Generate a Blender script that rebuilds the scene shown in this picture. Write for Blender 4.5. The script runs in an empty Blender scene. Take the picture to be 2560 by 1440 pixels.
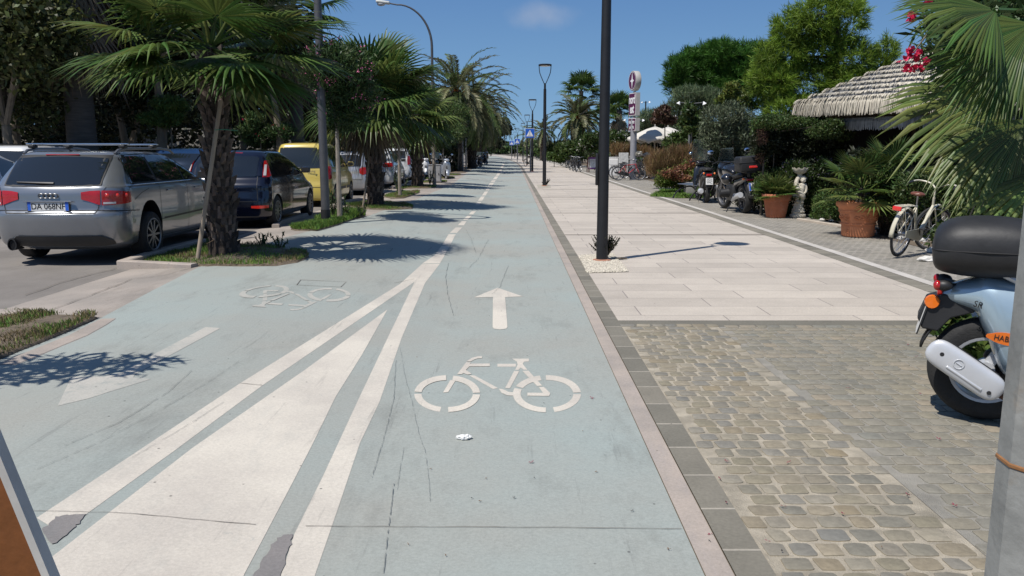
import bpy, bmesh, math, random
import numpy as np
from mathutils import Vector, Matrix, noise
R = math.radians
sc = bpy.context.scene
# ---------------------------------------------------------------- camera
CAMH, TH, F = 1.50, math.atan((720-375)/2050.0), 2050.0
cam_d = bpy.data.cameras.new('camera'); cam = bpy.data.objects.new('camera', cam_d)
sc.collection.objects.link(cam); sc.camera = cam
cam.location = (0, 0, CAMH); cam.rotation_euler = (math.pi/2-TH, 0, 0)
cam_d.lens = 36*F/2560; cam_d.sensor_width = 36; cam_d.clip_end = 3000; cam_d.clip_start = .05
# ---------------------------------------------------------------- light
SUN_EL, SUN_AZ = R(57.5), R(42)              # shadows run towards (cos az, sin az)
w = bpy.data.worlds.new('World'); sc.world = w; w.use_nodes = True
nt = w.node_tree; nt.nodes.clear()
out = nt.nodes.new('ShaderNodeOutputWorld'); bg = nt.nodes.new('ShaderNodeBackground')
sky = nt.nodes.new('ShaderNodeTexSky'); sky.sky_type = 'NISHITA'; sky.sun_disc = False
sky.sun_elevation = SUN_EL; sky.sun_rotation = math.atan2(-math.cos(SUN_AZ), -math.sin(SUN_AZ))
sky.air_density = 1.0; sky.dust_density = .0; sky.ozone_density = 3.0; sky.altitude = 0
# small wisp of cloud high in the sky
tc = nt.nodes.new('ShaderNodeTexCoord'); mp = nt.nodes.new('ShaderNodeMapping')
d0 = Vector(((1392-1280)/F, 0, 0)) + Vector((0, math.cos(TH), -math.sin(TH))) + (720-24)/F*Vector((0, math.sin(TH), math.cos(TH)))
d0.normalize()
sub = nt.nodes.new('ShaderNodeVectorMath'); sub.operation = 'SUBTRACT'; sub.inputs[1].default_value = d0
mul = nt.nodes.new('ShaderNodeVectorMath'); mul.operation = 'MULTIPLY'; mul.inputs[1].default_value = (44, 44, 105)
ns = nt.nodes.new('ShaderNodeTexNoise'); ns.inputs['Scale'].default_value = 34; ns.inputs['Detail'].default_value = 5
nadd = nt.nodes.new('ShaderNodeVectorMath'); nadd.operation = 'SCALE'; nadd.inputs['Scale'].default_value = 1.5
vadd = nt.nodes.new('ShaderNodeVectorMath'); vadd.operation = 'ADD'
ln = nt.nodes.new('ShaderNodeVectorMath'); ln.operation = 'LENGTH'
rmp = nt.nodes.new('ShaderNodeMapRange'); rmp.interpolation_type = 'SMOOTHSTEP'
rmp.inputs['From Min'].default_value = 2.2; rmp.inputs['From Max'].default_value = .3
rmp.inputs['To Min'].default_value = 0; rmp.inputs['To Max'].default_value = .34
mx = nt.nodes.new('ShaderNodeMixRGB'); mx.inputs[2].default_value = (5.2, 5.2, 5.6, 1)
tint = nt.nodes.new('ShaderNodeMixRGB'); tint.blend_type = 'MULTIPLY'; tint.inputs[0].default_value = 1; tint.inputs[2].default_value = (.98, .97, 1.0, 1)
L = nt.links.new
L(tc.outputs['Generated'], sub.inputs[0]); L(sub.outputs[0], mul.inputs[0])
L(tc.outputs['Generated'], ns.inputs['Vector']); L(ns.outputs['Color'], nadd.inputs[0])
L(mul.outputs[0], vadd.inputs[0]); L(nadd.outputs[0], vadd.inputs[1]); L(vadd.outputs[0], ln.inputs[0])
L(ln.outputs['Value'], rmp.inputs['Value']); L(rmp.outputs[0], mx.inputs[0])
sxyz = nt.nodes.new('ShaderNodeSeparateXYZ'); cr_ = nt.nodes.new('ShaderNodeValToRGB'); hz = nt.nodes.new('ShaderNodeMixRGB'); hf = nt.nodes.new('ShaderNodeMapRange'); hf.interpolation_type = 'SMOOTHSTEP'
sc4 = nt.nodes.new('ShaderNodeVectorMath'); sc4.operation = 'SCALE'; sc4.inputs['Scale'].default_value = 11.5
e_ = cr_.color_ramp.elements; e_[0].position = 0; e_[0].color = (.21, .36, .50, 1); e_[1].position = .2; e_[1].color = (.085, .19, .39, 1)
q_ = e_.new(.07); q_.color = (.155, .30, .475, 1)
hf.inputs['From Min'].default_value = .14; hf.inputs['From Max'].default_value = .6
L(tc.outputs['Generated'], sxyz.inputs[0]); L(sxyz.outputs['Z'], cr_.inputs[0]); L(sxyz.outputs['Z'], hf.inputs['Value'])
L(cr_.outputs[0], sc4.inputs[0]); L(hf.outputs[0], hz.inputs[0]); L(sc4.outputs[0], hz.inputs[1]); L(sky.outputs[0], hz.inputs[2])
L(hz.outputs[0], tint.inputs[1]); L(tint.outputs[0], mx.inputs[1]); L(mx.outputs[0], bg.inputs[0]); L(bg.outputs[0], out.inputs[0])
bg.inputs[1].default_value = .085
sl = bpy.data.lights.new('sun', 'SUN'); so = bpy.data.objects.new('sun', sl); sc.collection.objects.link(so)
sl.energy = 4.0; sl.angle = R(.5); sl.color = (1, .955, .89)
sd = Vector((math.cos(SUN_AZ)*math.cos(SUN_EL), math.sin(SUN_AZ)*math.cos(SUN_EL), -math.sin(SUN_EL)))
so.rotation_euler = sd.to_track_quat('-Z', 'Y').to_euler(); so.location = (-8, -8, 20)
sc.view_settings.view_transform = 'Standard'; sc.view_settings.look = 'None'
sc.view_settings.exposure = .36; sc.view_settings.gamma = 1
sc.cycles.max_bounces = 6; sc.cycles.transparent_max_bounces = 8; sc.cycles.caustics_reflective = False; sc.cycles.caustics_refractive = False
# ---------------------------------------------------------------- helpers
rnd = random.Random(7)
U = rnd.uniform
def vray(px, py):
    return Vector((px-1280, F*math.cos(TH)+(720-py)*math.sin(TH), (720-py)*math.cos(TH)-F*math.sin(TH)))
def at(px, py, z=0.0):                        # point of the photograph that lies at height z
    d = vray(px, py); t = (z-CAMH)/d.z
    return Vector((d.x*t, d.y*t, z))
def aty(px, py, Y):                           # point of the photograph at distance Y
    d = vray(px, py); t = Y/d.y
    return Vector((d.x*t, Y, CAMH+d.z*t))
GX0, GX1, GZ = -.65, -2.35, .105                 # the left lane climbs gently to the parking side
def gz(x):
    return max(0, min(1, (x-GX0)/(GX1-GX0)))*GZ
def atg(px, py):
    p = at(px, py, 0)
    for _ in range(5): p = at(px, py, gz(p.x))
    return p
def lerp(a, b, t): return a+(b-a)*t
def interp(xs, ys, x):
    if x <= xs[0]: return ys[0]
    for i in range(1, len(xs)):
        if x <= xs[i]: return lerp(ys[i-1], ys[i], (x-xs[i-1])/(xs[i]-xs[i-1]))
    return ys[-1]
def smooth_curve(pts, n):                     # Catmull-Rom through pts, n steps per span
    P = [Vector(p) for p in pts]; o = []
    for i in range(len(P)-1):
        a = P[max(i-1, 0)]; b = P[i]; c = P[i+1]; d = P[min(i+2, len(P)-1)]
        for k in range(n):
            t = k/n
            o.append(.5*((2*b)+(c-a)*t+(2*a-5*b+4*c-d)*t*t+(3*b-a-3*c+d)*t**3))
    o.append(P[-1]); return o

# ---------------------------------------------------------------- materials
def nodes(name):
    m = bpy.data.materials.new(name); m.use_nodes = True
    t = m.node_tree; return m, t, t.nodes['Principled BSDF']
def M(name, col, rough=.6, metal=0, var=.12, scale=6, bump=0, bscale=None, coat=0, spec=.5, detail=6, dirt=None, trans=0, island=0, stretch=None, hue=.5, glow=None):
    m, t, b = nodes(name); N = t.nodes.new; Lk = t.links.new
    b.inputs['Roughness'].default_value = rough; b.inputs['Metallic'].default_value = metal
    b.inputs['Coat Weight'].default_value = coat; b.inputs['Coat Roughness'].default_value = .05
    b.inputs['Specular IOR Level'].default_value = spec
    tc = N('ShaderNodeTexCoord'); src = tc.outputs['Object']
    if stretch:
        mp = N('ShaderNodeMapping'); mp.inputs['Scale'].default_value = stretch; Lk(src, mp.inputs[0]); src = mp.outputs[0]
    no = N('ShaderNodeTexNoise'); no.inputs['Scale'].default_value = scale; no.inputs['Detail'].default_value = detail; no.inputs['Roughness'].default_value = .65
    Lk(src, no.inputs['Vector'])
    mr = N('ShaderNodeMapRange'); mr.inputs['From Min'].default_value = .3; mr.inputs['From Max'].default_value = .7
    mr.inputs['To Min'].default_value = 1-var; mr.inputs['To Max'].default_value = 1+var
    Lk(no.outputs['Fac'], mr.inputs['Value']); val = mr.outputs[0]
    if island:
        g = N('ShaderNodeNewGeometry'); m2 = N('ShaderNodeMapRange'); m2.inputs['To Min'].default_value = 1-island; m2.inputs['To Max'].default_value = 1+island
        Lk(g.outputs['Random Per Island'], m2.inputs['Value'])
        mm = N('ShaderNodeMath'); mm.operation = 'MULTIPLY'; Lk(val, mm.inputs[0]); Lk(m2.outputs[0], mm.inputs[1]); val = mm.outputs[0]
    sc_ = N('ShaderNodeVectorMath'); sc_.operation = 'SCALE'; sc_.inputs[0].default_value = col[:3]; Lk(val, sc_.inputs['Scale'])
    c = sc_.outputs[0]
    if island and hue:
        hs = N('ShaderNodeHueSaturation'); m3 = N('ShaderNodeMapRange'); wn = N('ShaderNodeTexWhiteNoise'); wn.noise_dimensions = '1D'
        Lk(g.outputs['Random Per Island'], wn.inputs['W']); m3.inputs['To Min'].default_value = .5-.045*hue; m3.inputs['To Max'].default_value = .5+.03*hue
        Lk(wn.outputs['Value'], m3.inputs['Value']); Lk(m3.outputs[0], hs.inputs['Hue']); Lk(c, hs.inputs['Color']); c = hs.outputs[0]
    if dirt:
        dc, dscale, dlo, dhi, damt = dirt
        n2 = N('ShaderNodeTexNoise'); n2.inputs['Scale'].default_value = dscale; n2.inputs['Detail'].default_value = 8; n2.inputs['Roughness'].default_value = .7
        Lk(src, n2.inputs['Vector'])
        m4 = N('ShaderNodeMapRange'); m4.inputs['From Min'].default_value = dlo; m4.inputs['From Max'].default_value = dhi; m4.inputs['To Max'].default_value = damt
        Lk(n2.outputs['Fac'], m4.inputs['Value'])
        mx = N('ShaderNodeMixRGB'); mx.inputs[2].default_value = (*dc, 1); Lk(m4.outputs[0], mx.inputs[0]); Lk(c, mx.inputs[1]); c = mx.outputs[0]
    Lk(c, b.inputs['Base Color'])
    if bump:
        n3 = N('ShaderNodeTexNoise'); n3.inputs['Scale'].default_value = bscale or scale*4; n3.inputs['Detail'].default_value = 4; Lk(src, n3.inputs['Vector'])
        bp = N('ShaderNodeBump'); bp.inputs['Strength'].default_value = min(1, bump); bp.inputs['Distance'].default_value = .01
        Lk(n3.outputs['Fac'], bp.inputs['Height']); Lk(bp.outputs[0], b.inputs['Normal'])
    if trans:
        tr = N('ShaderNodeBsdfTranslucent'); Lk(c, tr.inputs[0]); ms = N('ShaderNodeMixShader'); ms.inputs[0].default_value = trans
        Lk(b.outputs[0], ms.inputs[1]); Lk(tr.outputs[0], ms.inputs[2]); Lk(ms.outputs[0], t.nodes['Material Output'].inputs[0])
    return m
def glass_mat(name, col=(.02, .025, .03), alpha=.75, rough=.03):
    m, t, b = nodes(name)
    b.inputs['Base Color'].default_value = (*col, 1); b.inputs['Roughness'].default_value = rough; b.inputs['Alpha'].default_value = alpha
    b.inputs['Specular IOR Level'].default_value = .9; b.inputs['Coat Weight'].default_value = .5
    return m

# ---------------------------------------------------------------- objects
COL = sc.collection
def tag(o, label=None, cat=None, group=None, kind=None):
    if label: o['label'] = label
    if cat: o['category'] = cat
    if group: o['group'] = group
    if kind: o['kind'] = kind
    return o
def thing(name, label, cat, loc=(0, 0, 0), rz=0, group=None):
    o = bpy.data.objects.new(name, None); COL.objects.link(o); o.empty_display_size = .1
    o.location = loc; o.rotation_euler = (0, 0, rz)
    return tag(o, label, cat, group)
class MB:
    def __init__(s): s.v = []; s.f = []; s.m = []; s.mi = 0
    def mat(s, i): s.mi = i; return s
    def add(s, vs, fs):
        o = len(s.v); s.v += [tuple(v) for v in vs]; s.f += [tuple(i+o for i in f) for f in fs]; s.m += [s.mi]*len(fs); return s
    def box(s, c, d, rot=None, taper=1.0):
        x, y, z = d[0]/2, d[1]/2, d[2]/2
        vs = [Vector((sx*x*(taper if sz > 0 else 1), sy*y*(taper if sz > 0 else 1), sz*z)) for sz in (-1, 1) for sy in (-1, 1) for sx in (-1, 1)]
        if rot is not None:
            mt = rot if isinstance(rot, Matrix) else Matrix.Rotation(rot, 3, 'Z'); vs = [mt@v for v in vs]
        c = Vector(c)
        return s.add([v+c for v in vs], [(0, 2, 3, 1), (4, 5, 7, 6), (0, 1, 5, 4), (2, 6, 7, 3), (0, 4, 6, 2), (1, 3, 7, 5)])
    def rbox(s, c, d, r=.02, rot=None):          # rounded box
        x, y, z = d[0]/2, d[1]/2, d[2]/2; r = min(r, x*.99, y*.99, z*.99); vs = []; fs = []
        n = 4; lv = []
        for k in range(7):
            if k < 3: a = -math.pi/2+k*math.pi/4; zz = -z+r+r*math.sin(a); off = r*math.cos(a)
            elif k == 3: zz = 0; off = r
            else: a = (k-4)*math.pi/4; zz = z-r+r*math.sin(a); off = r*math.cos(a)
            lv.append((zz, off))
        for zz, off in lv:
            for (sx, sy, a0) in ((1, 1, 0), (-1, 1, 1), (-1, -1, 2), (1, -1, 3)):
                for j in range(n):
                    a = (a0+j/(n-1))*math.pi/2
                    vs.append(Vector((sx*(x-r)+off*math.cos(a), sy*(y-r)+off*math.sin(a), zz)))
        m = 4*n
        for k in range(len(lv)-1):
            for j in range(m): fs.append((k*m+j, k*m+(j+1) % m, (k+1)*m+(j+1) % m, (k+1)*m+j))
        fs.append(tuple(reversed(range(m)))); fs.append(tuple((len(lv)-1)*m+j for j in range(m)))
        if rot is not None:
            mt = rot if isinstance(rot, Matrix) else Matrix.Rotation(rot, 3, 'Z'); vs = [mt@v for v in vs]
        c = Vector(c); return s.add([v+c for v in vs], fs)
    def tube(s, pts, rad, n=8, cap=True, closed=False, sx=1.0):
        P = [Vector(p) for p in pts]; k = len(P); vs = []; fs = []
        rr = rad if isinstance(rad, (list, tuple)) else [rad]*k
        ref = None
        for i, p in enumerate(P):
            if closed: d = P[(i+1) % k]-P[i-1]
            else: d = P[min(i+1, k-1)]-P[max(i-1, 0)]
            if d.length < 1e-9: d = Vector((0, 0, 1))
            d.normalize()
            if ref is None:
                ref = Vector((0, 0, 1)) if abs(d.z) < .9 else Vector((1, 0, 0))
            a = d.cross(ref)
            if a.length < 1e-6: a = d.cross(Vector((.3, .8, .1)))
            a.normalize(); b = a.cross(d).normalized(); ref = b if abs(d.dot(b)) < .9 else ref
            for j in range(n):
                t = 2*math.pi*j/n; vs.append(p+a*(rr[i]*math.cos(t)*sx)+b*(rr[i]*math.sin(t)))
        for i in range(k if closed else k-1):
            i2 = (i+1) % k
            for j in range(n): fs.append((i*n+j, i*n+(j+1) % n, i2*n+(j+1) % n, i2*n+j))
        if cap and not closed: fs.append(tuple(reversed(range(n)))); fs.append(tuple((k-1)*n+j for j in range(n)))
        return s.add(vs, fs)
    def lathe(s, prof, c=(0, 0, 0), n=24, axis='z', rot=None, sq=(1, 1), cap=True):
        vs = []; fs = []; k = len(prof)
        for r, z in prof:
            for j in range(n):
                t = 2*math.pi*j/n; p = Vector((r*math.cos(t)*sq[0], r*math.sin(t)*sq[1], z))
                if axis == 'x': p = Vector((z, p.x, p.y))
                if axis == 'y': p = Vector((p.y, z, p.x))
                if rot is not None: p = rot@p
                vs.append(p+Vector(c))
        for i in range(k-1):
            for j in range(n): fs.append((i*n+j, i*n+(j+1) % n, (i+1)*n+(j+1) % n, (i+1)*n+j))
        if cap and prof[0][0] > 1e-5: fs.append(tuple(reversed(range(n))))
        if cap and prof[-1][0] > 1e-5: fs.append(tuple((k-1)*n+j for j in range(n)))
        return s.add(vs, fs)
    def ball(s, c, r, n=10, m=7):
        rx, ry, rz = (r, r, r) if not isinstance(r, (tuple, list)) else r
        return s.lathe([(math.sin(math.pi*i/m)*rx+1e-6, -math.cos(math.pi*i/m)*rz) for i in range(m+1)], c, n, sq=(1, ry/rx))
    def prism(s, poly, axis, a, b):               # poly of 2-D points extruded along axis from a to b
        def P(u, v, t): return {'x': (t, u, v), 'y': (u, t, v), 'z': (u, v, t)}[axis]
        n = len(poly); vs = [P(u, v, a) for u, v in poly]+[P(u, v, b) for u, v in poly]
        fs = [tuple(reversed(range(n))), tuple(range(n, 2*n))]+[(i, (i+1) % n, n+(i+1) % n, n+i) for i in range(n)]
        return s.add(vs, fs)
    def grid(s, rows):
        k = len(rows); n = len(rows[0]); vs = [p for r in rows for p in r]
        return s.add(vs, [(i*n+j, i*n+j+1, (i+1)*n+j+1, (i+1)*n+j) for i in range(k-1) for j in range(n-1)])
    def xf(s, mt):
        s.v = [tuple(mt@Vector(v)) for v in s.v]; return s
    def build(s, name, mats, parent=None, smooth=True, ang=40, fix=True, loc=None, bev=0, **kw):
        me = bpy.data.meshes.new(name); me.from_pydata(s.v, [], s.f)
        if not isinstance(mats, (list, tuple)): mats = [mats]
        for m in mats: me.materials.append(m)
        if len(mats) > 1: me.polygons.foreach_set('material_index', s.m)
        o = bpy.data.objects.new(name, me); COL.objects.link(o)
        if fix:
            bm = bmesh.new(); bm.from_mesh(me); bmesh.ops.recalc_face_normals(bm, faces=bm.faces); bm.to_mesh(me); bm.free()
        if smooth:
            me.polygons.foreach_set('use_smooth', [True]*len(me.polygons))
            try: me.set_sharp_from_angle(angle=R(ang))
            except Exception: pass
        if bev:
            md = o.modifiers.new('bevel', 'BEVEL'); md.width = bev; md.segments = 2; md.limit_method = 'ANGLE'
        if parent: o.parent = parent
        if loc: o.location = loc
        return tag(o, **kw) if kw else o
def text_mesh(txt, size, mat, name, parent=None, depth=.002, mtx=None, align='CENTER', space=1.0, sx=1.0, offset=0.0):
    cu = bpy.data.curves.new(name, 'FONT'); cu.body = txt; cu.size = size; cu.align_x = align; cu.align_y = 'CENTER'; cu.extrude = depth; cu.space_character = space; cu.offset = offset
    cu.space_line = .8; cu.resolution_u = 3
    t = bpy.data.objects.new(name, cu); COL.objects.link(t)
    bpy.context.view_layer.update()
    me = bpy.data.meshes.new_from_object(t.evaluated_get(bpy.context.evaluated_depsgraph_get()))
    bpy.data.objects.remove(t); bpy.data.curves.remove(cu)
    me.materials.clear(); me.materials.append(mat)
    if mtx is not None: me.transform(mtx@Matrix.Diagonal((sx, 1, 1, 1)))
    o = bpy.data.objects.new(name, me); COL.objects.link(o)
    if parent: o.parent = parent
    return o
def basis(o, xa, ya):                              # matrix with local x,y axes
    xa = Vector(xa).normalized(); ya = Vector(ya); za = xa.cross(ya).normalized(); ya = za.cross(xa)
    m = Matrix.Identity(4)
    for i, a in enumerate((xa, ya, za)):
        for r in range(3): m[r][i] = a[r]
    m.translation = Vector(o); return m
def kids(o): return [c for c in bpy.data.objects if c.parent == o]
def copy_tree(o, parent=None, label=None):
    c = o.copy(); COL.objects.link(c); c.parent = parent
    if label: c['label'] = label
    for ch in kids(o): copy_tree(ch, c)
    return c
def mesh_np(name, V, Fc, mat, parent=None, smooth=False, **kw):
    V = np.asarray(V, dtype=np.float32).reshape(-1, 3); Fc = np.asarray(Fc, dtype=np.int32)
    me = bpy.data.meshes.new(name); k = Fc.shape[1]
    me.vertices.add(len(V)); me.vertices.foreach_set('co', V.ravel())
    me.loops.add(Fc.size); me.loops.foreach_set('vertex_index', Fc.ravel())
    me.polygons.add(len(Fc)); me.polygons.foreach_set('loop_start', np.arange(0, Fc.size, k, dtype=np.int32))
    me.update(calc_edges=True); me.materials.append(mat)
    if smooth: me.polygons.foreach_set('use_smooth', [True]*len(me.polygons))
    o = bpy.data.objects.new(name, me); COL.objects.link(o)
    if parent: o.parent = parent
    return tag(o, **kw) if kw else o
# ================================================================ GROUND
def gz(x):
    return interp([-4.75, -3.6, GX1, GX0], [.03, GZ, GZ, 0], x)
BRK = [GX0, GX1, -3.6, -4.75]
def bend(y): return -.0003*max(0, y-65)**2 if y < 230 else -.0003*165**2-.1*(y-230)
def flat(name, polys, dz, mat, parent=None, zabs=None, step=0, **kw):
    V = []; Fc = []
    for i, p in enumerate(polys):
        bm = bmesh.new()
        try: bm.faces.new([bm.verts.new((q[0], q[1], 0)) for q in p])
        except Exception: continue
        if zabs is None:
            for x in BRK:
                bmesh.ops.bisect_plane(bm, geom=bm.verts[:]+bm.edges[:]+bm.faces[:], plane_co=(x, 0, 0), plane_no=(1, 0, 0))
        bmesh.ops.triangulate(bm, faces=[f for f in bm.faces if len(f.verts) > 4])
        bm.normal_update(); bm.verts.index_update(); o_ = len(V); e = step*(i % 9)
        for v in bm.verts: V.append((v.co.x, v.co.y, (gz(v.co.x) if zabs is None else zabs)+dz+e))
        for f in bm.faces:
            ix = [o_+v.index for v in f.verts]; Fc.append(ix if f.normal.z > 0 else ix[::-1])
        bm.free()
    me = bpy.data.meshes.new(name); me.from_pydata(V, [], Fc); me.materials.append(mat)
    o = bpy.data.objects.new(name, me); COL.objects.link(o)
    if parent: o.parent = parent
    return tag(o, **kw) if kw else o
def strip(name, xl, xr, ys, dz, mat, **kw):
    xl_ = xl if callable(xl) else (lambda y: xl); xr_ = xr if callable(xr) else (lambda y: xr)
    ps = [[(xl_(a)+bend(a), a), (xr_(a)+bend(a), a), (xr_(b)+bend(b), b), (xl_(b)+bend(b), b)] for a, b in zip(ys, ys[1:])]
    return flat(name, ps, dz, mat, **kw)
YS = [1.2, 4, 8, 12, 20, 30, 40, 50, 60, 65, 70, 76, 82, 90, 98, 106, 115, 125, 135, 150, 165, 180, 200, 230, 300, 400]

def concrete_mat(name, c1, c2, s1=.5, fine=30, rough=.85, dark=(.16, .18, .18), damt=.5, streak=True, wear=None, wlo=.6):
    m, t, b = nodes(name); N = t.nodes.new; Lk = t.links.new
    tc = N('ShaderNodeTexCoord'); b.inputs['Roughness'].default_value = rough; b.inputs['Specular IOR Level'].default_value = .25
    def noise_(scale, det=6, rg=.6, src=None, st=None):
        n = N('ShaderNodeTexNoise'); n.inputs['Scale'].default_value = scale; n.inputs['Detail'].default_value = det; n.inputs['Roughness'].default_value = rg
        s = tc.outputs['Object']
        if st: mp = N('ShaderNodeMapping'); mp.inputs['Scale'].default_value = st; Lk(s, mp.inputs[0]); s = mp.outputs[0]
        Lk(s, n.inputs['Vector']); return n.outputs['Fac']
    def rng(v, a, b_, c, d):
        r = N('ShaderNodeMapRange'); r.inputs['From Min'].default_value = a; r.inputs['From Max'].default_value = b_; r.inputs['To Min'].default_value = c; r.inputs['To Max'].default_value = d; Lk(v, r.inputs['Value']); return r.outputs[0]
    def mix(f, a, c, bt='MIX'):
        x = N('ShaderNodeMixRGB'); x.blend_type = bt
        if isinstance(f, float): x.inputs[0].default_value = f
        else: Lk(f, x.inputs[0])
        for i, q in ((1, a), (2, c)):
            if isinstance(q, tuple): x.inputs[i].default_value = (*q, 1)
            else: Lk(q, x.inputs[i])
        return x.outputs[0]
    big = rng(noise_(s1, 5, .6), .38, .62, 0, 1)
    c = mix(big, c1, c2)
    c = mix(rng(noise_(2.3, 8, .75, st=(1, .35, 1)), .52, .75, 0, damt), c, dark)
    sp = rng(noise_(fine*2.4, 3, .8), .25, .75, .86, 1.14); g = N('ShaderNodeVectorMath'); g.operation = 'SCALE'; Lk(c, g.inputs[0]); Lk(sp, g.inputs['Scale']); c = g.outputs[0]
    v = N('ShaderNodeTexVoronoi'); v.inputs['Scale'].default_value = 7; Lk(tc.outputs['Object'], v.inputs['Vector'])
    c = mix(rng(v.outputs['Distance'], .03, .055, .75, 0), c, (.05, .05, .05))           # small dark spots
    if streak:
        c = mix(rng(noise_(5, 6, .75, st=(3.2, .16, 1)), .60, .70, 0, .30), c, (.09, .09, .09))
    if wear: c = mix(rng(noise_(11, 8, .8), wlo, wlo+.09, 0, .85), c, wear)
    Lk(c, b.inputs['Base Color'])
    bp = N('ShaderNodeBump'); bp.inputs['Strength'].default_value = .35; bp.inputs['Distance'].default_value = .004
    Lk(noise_(fine*2, 5, .8), bp.inputs['Height']); Lk(bp.outputs[0], b.inputs['Normal'])
    return m
def tile_mat(name, cols, mortar, bw, bh, ms, offs=.5, rough=.8, bump=.5, var=.1, warp=0, rot=0, off=(0, 0)):
    m, t, b = nodes(name); N = t.nodes.new; Lk = t.links.new
    tc = N('ShaderNodeTexCoord'); mp = N('ShaderNodeMapping'); mp.inputs['Rotation'].default_value[2] = rot; mp.inputs['Location'].default_value = (off[0], off[1], 0); Lk(tc.outputs['Object'], mp.inputs[0]); src = mp.outputs[0]
    if warp:
        n = N('ShaderNodeTexNoise'); n.inputs['Scale'].default_value = 9; Lk(src, n.inputs['Vector'])
        s = N('ShaderNodeVectorMath'); s.operation = 'SCALE'; s.inputs['Scale'].default_value = warp; Lk(n.outputs['Color'], s.inputs[0])
        a = N('ShaderNodeVectorMath'); Lk(src, a.inputs[0]); Lk(s.outputs[0], a.inputs[1]); src = a.outputs[0]
    br = N('ShaderNodeTexBrick'); br.offset = offs; br.inputs['Scale'].default_value = 1; br.inputs['Brick Width'].default_value = bw; br.inputs['Row Height'].default_value = bh
    br.inputs['Mortar Size'].default_value = ms; br.inputs['Mortar Smooth'].default_value = .2; br.inputs['Bias'].default_value = 0
    br.inputs['Color1'].default_value = (*cols[0], 1); br.inputs['Color2'].default_value = (*cols[1], 1); br.inputs['Mortar'].default_value = (*mortar, 1)
    Lk(src, br.inputs['Vector'])
    no = N('ShaderNodeTexNoise'); no.inputs['Scale'].default_value = 1.3; no.inputs['Detail'].default_value = 9; no.inputs['Roughness'].default_value = .72; Lk(tc.outputs['Object'], no.inputs['Vector'])
    mr = N('ShaderNodeMapRange'); mr.inputs['From Min'].default_value = .3; mr.inputs['From Max'].default_value = .7; mr.inputs['To Min'].default_value = 1-var; mr.inputs['To Max'].default_value = 1+var; Lk(no.outputs['Fac'], mr.inputs['Value'])
    sc2 = N('ShaderNodeVectorMath'); sc2.operation = 'SCALE'; Lk(br.outputs['Color'], sc2.inputs[0]); Lk(mr.outputs[0], sc2.inputs['Scale'])
    n5 = N('ShaderNodeTexNoise'); n5.inputs['Scale'].default_value = 60; n5.inputs['Detail'].default_value = 3; Lk(tc.outputs['Object'], n5.inputs['Vector'])
    m5 = N('ShaderNodeMapRange'); m5.inputs['To Min'].default_value = .88; m5.inputs['To Max'].default_value = 1.12; m5.inputs['From Min'].default_value = .25; m5.inputs['From Max'].default_value = .75; Lk(n5.outputs['Fac'], m5.inputs['Value'])
    s5 = N('ShaderNodeVectorMath'); s5.operation = 'SCALE'; Lk(sc2.outputs[0], s5.inputs[0]); Lk(m5.outputs[0], s5.inputs['Scale']); Lk(s5.outputs[0], b.inputs['Base Color'])
    b.inputs['Roughness'].default_value = rough; b.inputs['Specular IOR Level'].default_value = .3
    bp = N('ShaderNodeBump'); bp.invert = True; bp.inputs['Strength'].default_value = bump; bp.inputs['Distance'].default_value = .006; Lk(br.outputs['Fac'], bp.inputs['Height']); Lk(bp.outputs[0], b.inputs['Normal'])
    return m
def island_mat(name, cols, rough=.8, bump=.4, fine=40):
    m, t, b = nodes(name); N = t.nodes.new; Lk = t.links.new
    g = N('ShaderNodeNewGeometry'); cr = N('ShaderNodeValToRGB'); cr.color_ramp.interpolation = 'LINEAR'
    e = cr.color_ramp.elements
    while len(e) < len(cols): e.new(.5)
    for i, c in enumerate(cols): e[i].position = i/(len(cols)-1); e[i].color = (*c, 1)
    Lk(g.outputs['Random Per Island'], cr.inputs[0]); tc = N('ShaderNodeTexCoord')
    n5 = N('ShaderNodeTexNoise'); n5.inputs['Scale'].default_value = fine; n5.inputs['Detail'].default_value = 6; n5.inputs['Roughness'].default_value = .7; Lk(tc.outputs['Object'], n5.inputs['Vector'])
    m5 = N('ShaderNodeMapRange'); m5.inputs['To Min'].default_value = .78; m5.inputs['To Max'].default_value = 1.22; m5.inputs['From Min'].default_value = .25; m5.inputs['From Max'].default_value = .75; Lk(n5.outputs['Fac'], m5.inputs['Value'])
    s5 = N('ShaderNodeVectorMath'); s5.operation = 'SCALE'; Lk(cr.outputs[0], s5.inputs[0]); Lk(m5.outputs[0], s5.inputs['Scale']); Lk(s5.outputs[0], b.inputs['Base Color'])
    b.inputs['Roughness'].default_value = rough; b.inputs['Specular IOR Level'].default_value = .3
    bp = N('ShaderNodeBump'); bp.inputs['Strength'].default_value = bump; bp.inputs['Distance'].default_value = .004; Lk(n5.outputs['Fac'], bp.inputs['Height']); Lk(bp.outputs[0], b.inputs['Normal'])
    return m

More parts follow.
